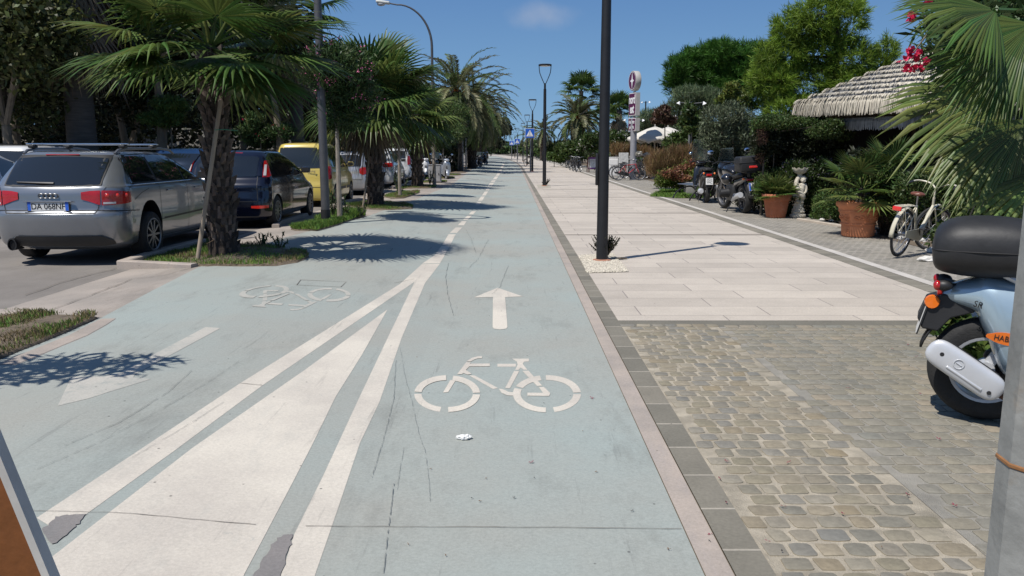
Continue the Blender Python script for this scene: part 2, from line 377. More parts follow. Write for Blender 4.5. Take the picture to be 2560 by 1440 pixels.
m_path = concrete_mat('path_paint', (.303, .306, .276), (.298, .334, .315), .35, dark=(.175, .18, .165), damt=.6)
m_white = concrete_mat('white_paint', (.58, .535, .46), (.48, .44, .385), 1.2, dark=(.30, .31, .29), damt=.45, wear=(.285, .30, .28), wlo=.615)
m_rampc = concrete_mat('ramp_concrete', (.36, .315, .275), (.26, .235, .21), .8, dark=(.19, .165, .14), damt=.7)
m_patch = concrete_mat('bare_concrete', (.19, .18, .175), (.24, .22, .21), 2, streak=False)
m_asph = concrete_mat('asphalt', (.17, .155, .14), (.235, .215, .195), .5, fine=60, dark=(.12, .11, .10), damt=.6)
m_kerb = concrete_mat('pink_kerb', (.38, .325, .28), (.30, .265, .235), 2, dark=(.27, .25, .25), damt=.6, streak=False)
m_dstrip = tile_mat('dark_stone_border', ((.155, .145, .118), (.225, .205, .165)), (.33, .30, .25), 4, .36, .008, 0, var=.2)
m_slab = tile_mat('promenade_slabs', ((.41, .366, .315), (.49, .438, .375)), (.25, .22, .20), 1.18, .44, .006, .37, var=.10, bump=.35, off=(0, .15))
m_pstrip = tile_mat('pale_stone_border', ((.46, .43, .39), (.50, .47, .43)), (.3, .28, .25), 4, .5, .008, 0)
m_cobfar = tile_mat('small_cobbles', ((.19, .18, .155), (.27, .25, .21)), (.34, .31, .27), .125, .115, .012, .5, warp=.035, var=.22, bump=1)
m_joint = M('dark_joint', (.13, .11, .09), .9)
m_black = M('black_scuff', (.155, .165, .16), .9, var=.4, scale=30)
m_soil = M('soil', (.13, .10, .07), .95, var=.45, scale=9, bump=1, bscale=50, dirt=((.20, .16, .11), 5, .5, .7, .6))
m_earth = M('earth', (.13, .11, .08), .95, var=.3, scale=1, bump=.5)
m_mortar = M('mortar', (.38, .335, .26), .95, var=.25, scale=7, bump=.8, bscale=160, dirt=((.20, .18, .14), 4, .46, .68, .85))
m_mortar2 = M('dark_mortar', (.26, .245, .21), .95, var=.18, scale=7, bump=.8, bscale=160, dirt=((.36, .33, .28), 2, .5, .7, .8))
ST = dict(kind='structure')
# base sheet reaching the horizon
flat('ground', [[(-900, -60), (900, -60), (900, 1500), (-900, 1500)]], -.03, m_earth, zabs=0, **ST)
flat('parking_road', [[(-40, -4), (-4.72, -4), (-4.72, 400), (-60, 400)]], .0, m_asph, **ST)
flat('footway', [[(-4.75, -4), (-3.2, -4), (-3.2, 6), (-3.6, 9.84), (-3.5, 12.5), (-2.95, 17.1), (-2.60, 23.4), (-2.35, 34), (-2.85, 65), (-4.75, 120)]], .003, m_rampc, **ST)
# the bicycle path: left edge follows the photograph
LE = [(1.2, -3.42), (6.7, -3.44), (9.84, -3.8), (13, -3.69), (15.9, -3.25), (17.1, -3.09), (19, -3.0), (23.4, -2.73), (34, -2.45), (65, -3.0), (400, -3.4)]
def le(y): return interp([a for a, _ in LE], [b for _, b in LE], y)
YP = sorted(set(YS+[6.7, 9.84, 13, 15.9, 17.1, 19, 23.4, 34, 2, 3]))
strip('bicycle_path', le, .685, YP, .008, m_path, **ST)
strip('path_kerb', .688, .79, YS, .011, m_kerb, **ST)
strip('dark_border', .793, .935, YS, .016, m_dstrip, **ST)
YQ = [y for y in YS if y > 7.5]; YQ = [7.1]+YQ
RX = [(6.8, 4.40), (15, 4.50), (31, 4.48), (57, 4.58), (115, 5.0), (400, 6)]
def rx(y): return interp([a for a, _ in RX], [b for _, b in RX], y)
strip('promenade', .937, lambda y: rx(y), YQ, .014, m_slab, **ST)
strip('promenade_joint', .937, lambda y: rx(y), [6.86, 7.097], .013, m_dstrip, **ST)
strip('dark_edge_border', lambda y: rx(y)+.002, lambda y: rx(y)+.22, YQ, .016, m_dstrip, **ST)
strip('pale_edge_border', lambda y: rx(y)+.222, lambda y: rx(y)+.36, YQ, .019, m_pstrip, **ST)
strip('cobbled_edge', lambda y: rx(y)+.362, lambda y: rx(y)+(2.2 if y < 26 else 2.4), [6.87]+YQ[1:22], .012, m_cobfar, **ST)
for i, Yj in enumerate((14.51, 19.6, 26.3, 31.7, 38.8, 46, 56)):
    strip('expansion_joint', .937, rx(Yj), [Yj-.025-.001*Yj, Yj+.025+.001*Yj], .0175, m_joint, **ST)
# expansion line and cracks across the bicycle path
def stroke(pts, wd, conv=True, gap=0):
    P = [atg(*p) if conv else Vector((*p, 0)) for p in pts]; P = [Vector((p.x, p.y)) for p in P]; L_ = []; R_ = []
    for i, p in enumerate(P):
        d = (P[min(i+1, len(P)-1)]-P[max(i-1, 0)]).normalized(); n = Vector((-d.y, d.x)); ww = wd*(.45+.55*rnd.random())/2
        L_.append(p+n*ww); R_.append(p-n*ww)
    return [[L_[i], L_[i+1], R_[i+1], R_[i]] for i in range(len(P)-1) if not gap or rnd.random() > gap]
def dens(pts, n=8, j=.0):
    o = []
    for a, b in zip(pts, pts[1:]):
        for k in range(n): o.append((lerp(a[0], b[0], k/n)+U(-j, j), lerp(a[1], b[1], k/n)+U(-j, j)*.4))
    return o+[pts[-1]]
lines = []
lines += stroke(dens([(765, 1322), (1240, 1324), (1703, 1328)], 12, 2), .004)
lines += stroke(dens([(60, 1283), (300, 1288), (640, 1318)], 12, 2), .004)
lines += stroke(dens([(135, 775), (240, 735), (330, 700), (410, 690), (487, 668)], 8, 2), .012)
lines += stroke(dens([(60, 740), (180, 700), (290, 672)], 8, 3), .014)
lines += stroke(dens([(600, 962), (655, 967)], 4, 1), .006)+stroke(dens([(985, 710), (1035, 700)], 4, 1), .008)
lines += stroke([(752, 702), (866, 707), (852, 720), (742, 715), (752, 702)], .014)     # access cover outlines
lines += stroke([(905, 620), (982, 623), (975, 631), (900, 628), (905, 620)], .016)
flat('path_cracks', lines, .0125, m_joint, **ST)
scf = []
for pts, wd in (([(1000, 868), (1012, 940), (1030, 1010), (1048, 1090), (1062, 1130), (1072, 1200), (1075, 1260)], 0.0022),
                ([(990, 905), (985, 1000), (965, 1080), (945, 1150), (930, 1200)], 0.0033), ([(985, 1215), (975, 1300), (958, 1440)], 0.0044),
                ([(1120, 660), (1114, 700), (1120, 740), (1134, 792)], 0.0066), ([(1222, 600), (1195, 650), (1172, 672)], 0.0055), ([(1272, 662), (1250, 720), (1230, 738)], 0.0044),
                ([(1165, 575), (1178, 600), (1190, 635)], 0.0066), ([(480, 930), (420, 985), (300, 1060), (160, 1120)], 0.0044), ([(600, 905), (520, 960), (400, 1030), (250, 1110), (90, 1180)], 0.0033),
                ([(1010, 1120), (1000, 1180), (993, 1230)], 0.0022), ([(560, 1010), (450, 1080), (330, 1150)], 0.0028)):
    scf += stroke(dens(pts, 14, 1.2), wd*.8, True, .1)
flat('tyre_scuffs', scf, .0135, m_black, **ST)
# ---------------------------------------------------------------- painted markings
def z4(l): return [(x*.5556, 640+y*.5556) for x, y in l]
def z5(l): return [(900+x*.3472, 640+y*.3472) for x, y in l]
def zc(l): return [(780+x*.2361, 300+y*.2361) for x, y in l]
def G(l): return [(p.x, p.y) for p in (atg(*q) for q in l)]
marks = []
marks.append(G([(1055, 662), (1100, 661), (1063, 709), (1004, 848), (949, 1008), (900, 1112), (845, 1277), (789, 1440), (740, 1585), (655, 1585), (717, 1401), (736, 1341), (810, 1190), (900, 994), (969, 848), (1037, 706), (655, 968), (430, 1136), (217, 1290), (135, 1327), (92, 1300), (330, 1142), (600, 962), (1000, 712)]))
marks.append(G([(969, 776), (905, 890), (839, 996), (780, 1118), (717, 1240), (612, 1440), (545, 1585), (-60, 1585), (133, 1396), (483, 1123), (761, 929)]))
cl = [(1440, 1300, 1400), (1320, 1385, 1470), (1210, 1450, 1525), (1145, 1520, 1590), (1060, 1600, 1650), (975, 1690, 1735), (860, 1755, 1800), (760, 1830, 1865), (680, 1875, 1920), (560, 1970, 2000), (480, 2012, 2032), (440, 2032, 2050)]
def cx(y, k): return interp([c[0] for c in reversed(cl)], [c[k] for c in reversed(cl)], y)
def dash(a, b):
    marks.append(G(zc([(cx(a, 1), a), (cx(a, 2), a), (cx(b, 2), b), (cx(b, 1), b)])))
for a, b in ((1215, 1330), (1340, 1440), (1143, 1200), (1076, 1120), (1018, 1062), (970, 1005), (872, 908), (812, 858), (760, 803), (716, 748), (668, 706), (640, 660), (600, 630), (565, 592), (520, 545), (490, 510), (466, 480), (446, 458)): dash(a, b)
marks.append(G([(1055, 661), (1100, 660), (1112, 640), (1087, 640)]))
marks.append(G([(1245, 428), (1266, 428), (1264, 431), (1241, 431)])); marks.append(G([(1283, 428), (1301, 428), (1303, 431), (1284, 431)]))
marks.append(G(z5([(990, 235), (1172, 298), (1045, 303), (1062, 520), (1052, 532), (1008, 538), (965, 532), (955, 520), (958, 303), (822, 305)])))
faint = []
faint.append(G(z4([(260, 682), (322, 550), (470, 548), (545, 530), (615, 528), (600, 553), (680, 560), (410, 645)])))
faint.append(G(z4([(925, 325), (992, 330), (800, 434), (615, 535), (545, 528), (760, 413)])))
def arcs(cx_, cy_, ro, ri, spans):
    o = []
    for a0, a1 in spans:
        n = max(3, int((a1-a0)/7)); A = [R(lerp(a0, a1, i/n)) for i in range(n+1)]
        o.append([(cx_+ro[0]*math.cos(a), cy_-ro[1]*math.sin(a)) for a in A]+[(cx_+ri[0]*math.cos(a), cy_-ri[1]*math.sin(a)) for a in reversed(A)])
    return o
bk = arcs(628, 1003, (237, 133), (185, 97), [(-88, -3), (3, 79), (92, 174), (180, 257)])
bk += arcs(1346, 1003, (245, 135), (190, 100), [(-77, -1), (5, 92), (102, 156), (162, 268)])
bk += [[(650, 905), (690, 905), (635, 992), (598, 995)], [(765, 770), (808, 742), (850, 732), (880, 732), (878, 746), (850, 747), (825, 755), (797, 770)],
       [(765, 776), (798, 778), (790, 786), (935, 785), (935, 805), (787, 806), (735, 862), (700, 862)], [(752, 826), (805, 860), (775, 866), (738, 852)],
       [(990, 785), (1125, 785), (1120, 806), (990, 806)], [(1095, 748), (1217, 748), (1215, 768), (1180, 770), (1172, 788), (1205, 828), (1182, 830), (1156, 812), (1142, 830), (1118, 830), (1135, 790), (1130, 770)],
       [(785, 870), (825, 870), (995, 962), (958, 968)], [(1110, 838), (1147, 838), (1080, 962), (1045, 962)], [(1170, 838), (1213, 836), (1312, 945), (1275, 947)],
       [(1000, 967), (1027, 970), (1070, 990), (1110, 993), (1110, 1018), (1060, 1015), (1020, 997)], [(1288, 955), (1325, 955), (1370, 1000), (1362, 1020), (1205, 1018), (1205, 996), (1318, 997)]]
bw = [G(z5(p)) for p in bk]; marks += bw
c0 = atg(*z5([(985, 960)])[0]); c1 = atg(738, 738)
faint += [[(c1.x-(x-c0.x)*1.03+.03*(y-c0.y), c1.y-(y-c0.y)*.95) for x, y in p] for p in bw if True]
flat('road_markings', marks, .0092, m_white, step=.0003, **ST)
m_worn = concrete_mat('worn_white_paint', (.43, .41, .365), (.37, .365, .33), 1.5, dark=(.28, .29, .265), damt=.8, wear=(.285, .30, .28), wlo=.55)
flat('worn_markings', faint, .0094, m_worn, step=.0003, **ST)
flat('bare_patches', [G(dens([(105, 1329), (122, 1318), (139, 1298), (175, 1293), (217, 1290), (204, 1308), (189, 1323), (160, 1350), (131, 1368), (105, 1329)], 4, 4)[:-1]), G(dens([(560, 1585), (639, 1440), (672, 1379), (694, 1351), (715, 1343), (736, 1341), (722, 1385), (706, 1440), (650, 1585), (560, 1585)], 5, 5)[:-1])], .0120, m_patch, **ST)
# ---------------------------------------------------------------- cobbles near the camera
def cobbles(x0, x1, y0, y1, px, py, gap, jit, h, xr=None):
    V = []; Fc = []; y = y0; r = 0
    while y < y1:
        x = x0+(r % 2)*px*.5*(1 if gap < .02 else .6)-px*U(0, .3); hy = py*U(.94, 1.06)
        while x < x1:
            w_ = px*U(.72, 1.25); cx_, cy_ = x+w_/2, y+hy/2
            if x+w_ > x0+.02 and x >= x0-.03 and cx_ < x1-.01:
                a, b = (w_-gap*U(.7, 1.5))/2, (hy-gap*U(.7, 1.3))/2; o = len(V); k = 10; sk = U(-.1, .1); ro = U(.22, .42)
                for lvl, (s, z) in enumerate(((1.0, -.004), (.985, h*.75), (.92, h*U(.95, 1.12)))):
                    for i in range(k):
                        t = 2*math.pi*(i+.5)/k; c_, s_ = math.cos(t), math.sin(t)
                        if lvl == 0 and i == 0: jr = [U(1-jit, 1+jit*.5) for _ in range(k)]
                        ex = math.copysign(abs(c_)**ro, c_)*a*s*jr[i]; ey = math.copysign(abs(s_)**ro, s_)*b*s*jr[i]
                        V.append((cx_+ex+sk*ey, cy_+ey, .012+z))
                for l in range(2):
                    for i in range(k): Fc.append((o+l*k+i, o+l*k+(i+1) % k, o+(l+1)*k+(i+1) % k, o+(l+1)*k+i))
                Fc.append(tuple(o+2*k+i for i in range(k)))
            x += w_
        y += hy; r += 1
    return V, Fc
def cob_obj(name, args, mats, mort, rect):
    V, Fc = cobbles(*args); m = MB(); m.add([(rect[0], rect[1], .012), (rect[2], rect[1], .012), (rect[2], rect[3], .012), (rect[0], rect[3], .012)], [(0, 1, 2, 3)]); m.mat(1); m.add(V, Fc)
    return m.build(name, [mort, mats], smooth=True, ang=50, fix=False, **ST)
m_cobA = island_mat('tan_cobbles', [(.20, .18, .13), (.25, .22, .16), (.18, .17, .14), (.30, .265, .20), (.20, .19, .165), (.25, .205, .135), (.18, .175, .155), (.28, .24, .175), (.225, .20, .15)])
m_cobB = island_mat('grey_cobbles', [(.205, .19, .15), (.25, .225, .17), (.18, .172, .145), (.235, .218, .178), (.275, .235, .175), (.205, .20, .17), (.23, .205, .155)])
cob_obj('cobbled_band', (.95, 1.74, 1.5, 6.85, .118, .112, .013, .10, .0045), m_cobA, m_mortar, (.937, 1.0, 1.76, 6.857))
cob_obj('cobbled_pavement', (1.77, 5.6, 1.5, 6.85, .120, .112, .007, .08, .0045), m_cobB, m_mortar2, (1.762, 1.0, 9, 6.857))
# ---------------------------------------------------------------- planting beds on the left with raised kerbs
def bed(name, pts, top=.03, mat=None, fr=.0):
    P = [Vector((p[0], p[1])) for p in pts]; c = sum(P, Vector((0, 0)))/len(P); m = MB(); rows = []
    for s, h in ((1.0, -.02), (1.0, top*.15), (.93, top), (.6, top+.012), (.25, top+.018), (.02, top+.02)):
        rows.append([(c.x+(p.x-c.x)*s, c.y+(p.y-c.y)*s, gz(p.x)+h+.008+(U(-.006, .006) if h > 0 else 0)) for p in P+[P[0]]])
    m.grid(rows); return m.build(name, mat or m_soil, ang=60, **ST)
def ell(cx_, cy_, rx_, ry_, n=22, p=2.4):
    return [(cx_+rx_*math.copysign(abs(math.cos(t))**(2/p), math.cos(t)), cy_+ry_*math.copysign(abs(math.sin(t))**(2/p), math.sin(t))) for t in [2*math.pi*i/n for i in range(n)]]
zt = lambda l: [(440+x*.3125, 470+y*.3125) for x, y in l]
BEDS = []
b1 = G([(335, 655), (440, 664), (520, 668), (600, 668), (690, 667), (745, 658), (774, 645), (768, 637), (730, 628), (680, 620), (620, 614), (560, 606), (520, 606), (480, 612), (410, 635)])
b2 = G(zt([(918, 335), (960, 345), (1130, 350), (1300, 300), (1440, 250), (1520, 230), (1480, 205), (1330, 190), (1240, 215), (1120, 260), (1130, 285)]))
b3 = G(zt([(1360, 140), (1420, 125), (1500, 118), (1700, 120), (1840, 130), (1900, 155), (1890, 172), (1700, 180), (1480, 170), (1380, 155)]))
b4 = G(zt([(1660, 75), (1700, 58), (1780, 40), (1940, 28), (1955, 36), (1900, 60), (1820, 85), (1720, 88)]))
b0 = G([(-300, 860), (-160, 790), (0, 788), (120, 792), (244, 797), (215, 812), (165, 835), (100, 862), (40, 885), (0, 901), (-200, 1000), (-380, 960)])
for b_ in (b0, b1, b2, b3, b4): BEDS.append(b_); bed('planting_bed', b_)
for i in range(12):
    Yc = 31.3+5.15*i; b_ = ell(-3.62, Yc, .75, 1.1); BEDS.append(b_); bed('planting_bed', b_)
# raised pale kerb round the first palm's bed
def kerb_run(name, pts, wd=.13, z0=.0, z1=.135, mat=None):
    m = MB(); P = [Vector((p[0], p[1])) for p in pts]; rows = []
    for i, p in enumerate(P):
        d = (P[min(i+1, len(P)-1)]-P[max(i-1, 0)]).normalized(); n = Vector((-d.y, d.x))*wd/2
        if 0 < i < len(P)-1: n *= 1.2
        rows.append([(p.x+n.x, p.y+n.y, z0), (p.x+n.x, p.y+n.y, z1-.012), (p.x+n.x*.8, p.y+n.y*.8, z1), (p.x-n.x*.8, p.y-n.y*.8, z1), (p.x-n.x, p.y-n.y, z1-.012), (p.x-n.x, p.y-n.y, z0)])
    m.grid(rows); m.add(rows[0], [(0, 1, 2, 3, 4, 5)]); m.add(rows[-1], [(5, 4, 3, 2, 1, 0)])
    return m.build(name, mat or m_kerb, ang=35, **ST)
kc = at(300, 651, .135); k2 = at(486, 661, .125); k3 = at(400, 622, .135); k4 = at(505, 596, .135)
kerb_run('bed_kerb', [(k2.x, k2.y), (kc.x+.02, kc.y+.04), (k3.x, k3.y), (k4.x, k4.y)])
for i, (a, b) in enumerate((((-4.95, 17.2), (-4.2, 15.9)), )): pass
kerb_run('parking_kerb', [(-4.45, 15.4), (-4.62, 16.2), (-4.62, 18.8)], z1=.12)
for i in range(9):
    kerb_run('parking_kerb', [(-4.45, 20.8+5.15*i), (-4.62, 21.2+5.15*i), (-4.62, 23.4+5.15*i), (-4.4, 24+5.15*i)], z1=.12)
kerb_run('bed_edging', [(p[0]+.03, p[1]-.0) for p in G([(5, 915), (60, 893), (120, 868), (185, 842), (235, 815), (262, 800)])], wd=.14, z1=.118)
zz = at(0, 800, .12)
kerb_run('bed_edging', [(-6.5, 7.3), (-4.6, 7.05), (-4.0, 6.95)], wd=.12, z1=.12)
# grass on the beds (nobody could count the blades)
m_grass = M('grass_blades', (.11, .21, .03), .7, var=.3, scale=3, island=.45, hue=1, trans=.25)
m_dry = M('dry_grass', (.20, .165, .075), .8, var=.3, scale=3, island=.4, hue=1, trans=.2)
def inside(p, poly):
    c = False; j = len(poly)-1
    for i in range(len(poly)):
        if (poly[i][1] > p[1]) != (poly[j][1] > p[1]) and p[0] < (poly[j][0]-poly[i][0])*(p[1]-poly[i][1])/(poly[j][1]-poly[i][1])+poly[i][0]: c = not c
        j = i
    return c
def blades(name, beds, n_per, h, wd, mat, patchy=.45, seed=1, zz=.035, cond=None):
    V = []; Fc = []; rr = random.Random(seed)
    for poly in beds:
        xs = [p[0] for p in poly]; ys = [p[1] for p in poly]; ar = (max(xs)-min(xs))*(max(ys)-min(ys)); k = 0
        for _ in range(int(n_per*ar)):
            x, y = rr.uniform(min(xs), max(xs)), rr.uniform(min(ys), max(ys))
            if not inside((x, y), poly): continue
            nz = noise.noise(Vector((x*2.3, y*1.7, seed)))
            if nz+rr.uniform(-.25, .25) < patchy-.5: continue
            if cond and not cond(x, y): continue
            a = rr.uniform(0, 6.28); hh = h*rr.uniform(.35, 1.1)*(1+.5*nz); dx, dy = math.cos(a), math.sin(a); lean = rr.uniform(.1, .8)*hh; z = gz(x)+zz; o = len(V)
            V += [(x-dy*wd, y+dx*wd, z), (x+dy*wd, y-dx*wd, z), (x+dx*lean*.4+dy*wd*.8, y+dy*lean*.4-dx*wd*.8, z+hh*.6), (x+dx*lean, y+dy*lean, z+hh)]
            Fc.append((o, o+1, o+2, o+3))
    return mesh_np(name, V, Fc, mat, kind='stuff')
blades('grass', [b2], 5200, .10, .005, m_grass, .1, 13)
tag(bpy.data.objects['grass'], 'thick bright green grass round the foot of the grey lamp pole', 'grass')
g = blades('grass', [b0, b1, b3, b4]+BEDS[5:9], 3200, .05, .0035, m_grass, .5, 3)
tag(g, 'short green grass growing in the kerbed planting beds beside the bicycle path', 'grass')
g = blades('dry_grass', [b0, b0, b0, b0, b1, b3, b4]+BEDS[5:9], 1700, .045, .004, m_dry, .45, 9)
tag(g, 'short dried yellow grass among the green in the left planting beds', 'grass')
# ================================================================ CARS
m_tyre = M('tyre_rubber', (.018, .018, .018), .8, var=.25, scale=20, bump=.3)
m_dark = M('dark_plastic', (.02, .02, .021), .5, var=.15)
m_trim = M('trim_rubber', (.012, .012, .013), .6)
m_chrome = M('chrome', (.62, .62, .62), .15, metal=1, var=.04)
m_darkchrome = M('dark_chrome', (.12, .12, .12), .35, metal=.6, var=.04)
m_alloy = M('alloy_rim', (.22, .22, .23), .38, metal=.7, var=.08)
m_red = M('red_lens', (.38, .008, .006), .12, var=.15, scale=40, coat=1, bump=.3, bscale=90)
m_redl = M('red_reflector', (.65, .03, .02), .15, var=.15, scale=60, coat=1)
m_clear = M('clear_lens', (.55, .53, .52), .12, var=.1, coat=1)
m_glass = glass_mat('car_glass', (.010, .013, .016), .88)
m_cabin = M('cabin_dark', (.02, .022, .025), .9)
m_seat = M('seat_cloth', (.25, .23, .20), .9)
m_platew = M('plate_white', (.62, .62, .60), .35, var=.04)
m_plateb = M('plate_blue', (.03, .12, .55), .35, var=.05)
m_ink = M('black_ink', (.012, .012, .012), .5)
m_orange = M('orange_lens', (.75, .16, .01), .2, coat=1)
m_cwhite = M('white_writing', (.7, .7, .7), .5)
def paint(name, col, metal=.5, rough=.28): return M(name, col, rough, metal=metal, var=.05, scale=3, coat=1)

class Body:
    """a car body lofted upwards from plan outlines: rows of (z, y_rear, y_front, half width, rear corner, front corner, bow)"""
    def __init__(s, rows): s.rows = rows; s.cache = {}
    def par(s, z):
        rs = s.rows
        if z <= rs[0][0]: return rs[0][1:]
        for a, b in zip(rs, rs[1:]):
            if z <= b[0]:
                t = (z-a[0])/(b[0]-a[0]); return [lerp(p, q, t) for p, q in zip(a[1:], b[1:])]
        return rs[-1][1:]
    def ring(s, z):
        k = round(z, 4)
        if k in s.cache: return s.cache[k]
        yr, yf, w_, rr, rf, bw = s.par(z); rr = min(rr, w_*.95); rf = min(rf, w_*.95); P = []
        ln = max(.3, yf-yr)
        if rr+rf > ln*.9: q = ln*.9/(rr+rf); rr *= q; rf *= q
        for i in range(8): x = (w_-rr)*i/8; P.append((x, yr+bw*(x/w_)**2))
        o = bw*((w_-rr)/w_)**2
        for i in range(8): a = math.pi/2*i/8; P.append((w_-rr+rr*math.sin(a), yr+o+rr-(rr)*math.cos(a)))
        ya, yb = yr+o+rr, yf-rf*1.3-o; yb = max(yb, ya+.01)
        for i in range(34):
            t = i/34; P.append((w_-.012*(2*t-1)**2*1.5+.018*0, lerp(ya, yb, t)))
        for i in range(8): a = math.pi/2*i/8; P.append((w_-.018-rf+rf*math.cos(a), yb+(yf-o-yb)*math.sin(a)))
        for i in range(9): x = (w_-.018-rf)*(1-i/8); P.append((x, yf-o*(x/w_)**2 if i else yf-o))
        s.cache[k] = P; return P
    def side_x(s, y, z):
        P = s.ring(z); b = 0
        for (x0, y0), (x1, y1) in zip(P, P[1:]):
            if (y0-y)*(y1-y) <= 0 and abs(y1-y0) > 1e-6: b = max(b, lerp(x0, x1, (y-y0)/(y1-y0)))
        return b
    def rear(s, a, z):                              # point at arc length a from the rear centre line
        P = s.ring(z); sg = -1 if a < 0 else 1; a = abs(a); L_ = 0
        for (x0, y0), (x1, y1) in zip(P, P[1:]):
            l = math.hypot(x1-x0, y1-y0)
            if L_+l >= a:
                t = (a-L_)/l; n = Vector((y1-y0, -(x1-x0), 0)).normalized()
                return Vector((sg*lerp(x0, x1, t), lerp(y0, y1, t), z)), Vector((n.x*sg, n.y, 0))
            L_ += l
        return Vector((sg*P[-1][0], P[-1][1], z)), Vector((0, 1, 0))
    def mesh(s, dense=.045):
        zs = [s.rows[0][0]]
        for a, b in zip(s.rows, s.rows[1:]):
            n = max(1, int((b[0]-a[0])/dense)); zs += [lerp(a[0], b[0], (i+1)/n) for i in range(n)]
        m = MB(); rows = []
        for z in zs:
            P = s.ring(z); full = [(x, y, z) for x, y in P]+[(-x, y, z) for x, y in reversed(P[1:-1])]; rows.append(full+[full[0]])
        k = len(rows[0])-1; vs = [p for r in rows for p in r[:-1]]
        fs = [(i*k+j, i*k+(j+1) % k, (i+1)*k+(j+1) % k, (i+1)*k+j) for i in range(len(rows)-1) for j in range(k)]
        fs.append(tuple(reversed(range(k)))); fs.append(tuple((len(rows)-1)*k+j for j in range(k)))
        m.add(vs, fs); return m
    def side_patch(s, cols, sg, off=.004, n=5, m_=None, sub=4):  # cols: (y, z0, z1)
        C = []
        for (a, b) in zip(cols, cols[1:]):
            for k in range(sub): C.append([lerp(p, q, k/sub) for p, q in zip(a, b)])
        C.append(list(cols[-1])); rows = []
        for y, z0, z1 in C:
            r = []
            for i in range(n+1):
                z = lerp(z0, z1, i/n); x = s.side_x(y, z)+off; r.append((sg*x, y, z))
            rows.append(r)
        m_.grid(rows); return m_
    def rear_patch(s, cols, off=.004, n=5, m_=None, sub=3):      # cols: (arc, z0, z1)
        C = []
        for (a, b) in zip(cols, cols[1:]):
            for k in range(sub): C.append([lerp(p, q, k/sub) for p, q in zip(a, b)])
        C.append(list(cols[-1])); rows = []
        for a, z0, z1 in C:
            r = []
            for i in range(n+1):
                z = lerp(z0, z1, i/n); p, nn = s.rear(a, z); r.append(p+nn*off)
            rows.append(r)
        m_.grid(rows); return m_
def crom(tab, n=3):                                  # smooth the row table
    o = []; T = [Vector(r) for r in tab]
    for i in range(len(T)-1):
        a, b, c, d = T[max(i-1, 0)], T[i], T[i+1], T[min(i+2, len(T)-1)]
        for k in range(n):
            t = k/n; v = .5*((2*b)+(c-a)*t+(2*a-5*b+4*c-d)*t*t+(3*b-a-3*c+d)*t**3); v[0] = lerp(b[0], c[0], t); o.append(tuple(v))
    o.append(tuple(T[-1])); return o
def thick(o, t=.012):
    md = o.modifiers.new('solid', 'SOLIDIFY'); md.thickness = t; md.offset = -1; return o
def wheel(parent, x, y, r, wd, spokes=10, rim=.66, mat=None, kind='multi', z=None):
    sg = 1 if x > 0 else -1; z = r if z is None else z
    t = MB(); t.lathe([(r*rim, -wd/2), (r*.9, -wd/2), (r*.985, -wd/2*.8), (r, -wd/2*.55), (r, wd/2*.55), (r*.985, wd/2*.8), (r*.9, wd/2), (r*rim, wd/2)], (0, 0, 0), 36, 'x', cap=False)
    w_ = thing('wheel', None, None); w_.parent = parent; w_.location = (x, y, z)
    t.build('tyre', m_tyre, w_, ang=60)
    m = MB(); e = sg*wd/2
    m.lathe([(r*rim+.006, e*1.02), (r*rim-.010, e*1.04), (r*rim-.022, e*.95)], (0, 0, 0), 36, 'x', cap=False); m.mat(1).lathe([(r*rim-.022, e*.95), (r*rim-.022, -e*.2), (.02, -e*.2)], (0, 0, 0), 36, 'x', cap=False); m.mat(0)
    m.lathe([(.0, e*.96), (r*.13, e*.96), (r*.16, e*.8), (r*.16, e*.2)], (0, 0, 0), 16, 'x')
    for i in range(spokes):
        a = 2*math.pi*i/spokes; q = r*(rim-.03)
        for da in ((-.0,) if kind == 'multi' else (-.16, .16)):
            a2 = a+da; c = Vector((e*.82, math.cos(a2)*q*.53, math.sin(a2)*q*.53)); rot = Matrix.Rotation(a2, 3, 'X')
            m.box(c, (abs(e)*.25, q*.95, r*(.085 if kind == 'multi' else .085)), rot)
    m.build('rim', [mat or m_alloy, m_trim], w_, ang=35, fix=True)
    d = MB(); d.lathe([(.0, e*.1), (r*rim*.96, e*.1), (r*rim*.96, -e*.3)], (0, 0, 0), 20, 'x'); d.build('brake_disc', m_dark, w_)
    return w_
def plate(parent, txt, x, y, z, wd=.50, ht=.105, ends=True, two=None, tilt=0, rz=0):
    p = MB(); p.mat(0).box((0, 0, 0), (wd, .008, ht))
    if ends: p.mat(1).box((-wd/2+.022, -.0045, 0), (.040, .003, ht-.008)); p.mat(1).box((wd/2-.022, -.0045, 0), (.040, .003, ht-.008))
    p.mat(2).box((0, .003, 0), (wd+.016, .008, ht+.016))
    o = p.build('number_plate', [m_platew, m_plateb, m_dark], parent, smooth=False); o.location = (x, y, z); o.rotation_euler = (tilt, 0, rz)
    mt = basis((0, -.006, -.004), (1, 0, 0), (0, 0, 1))
    text_mesh(txt, ht*.92, m_ink, 'plate_lettering', o, .0015, mt, sx=.92)
    return o
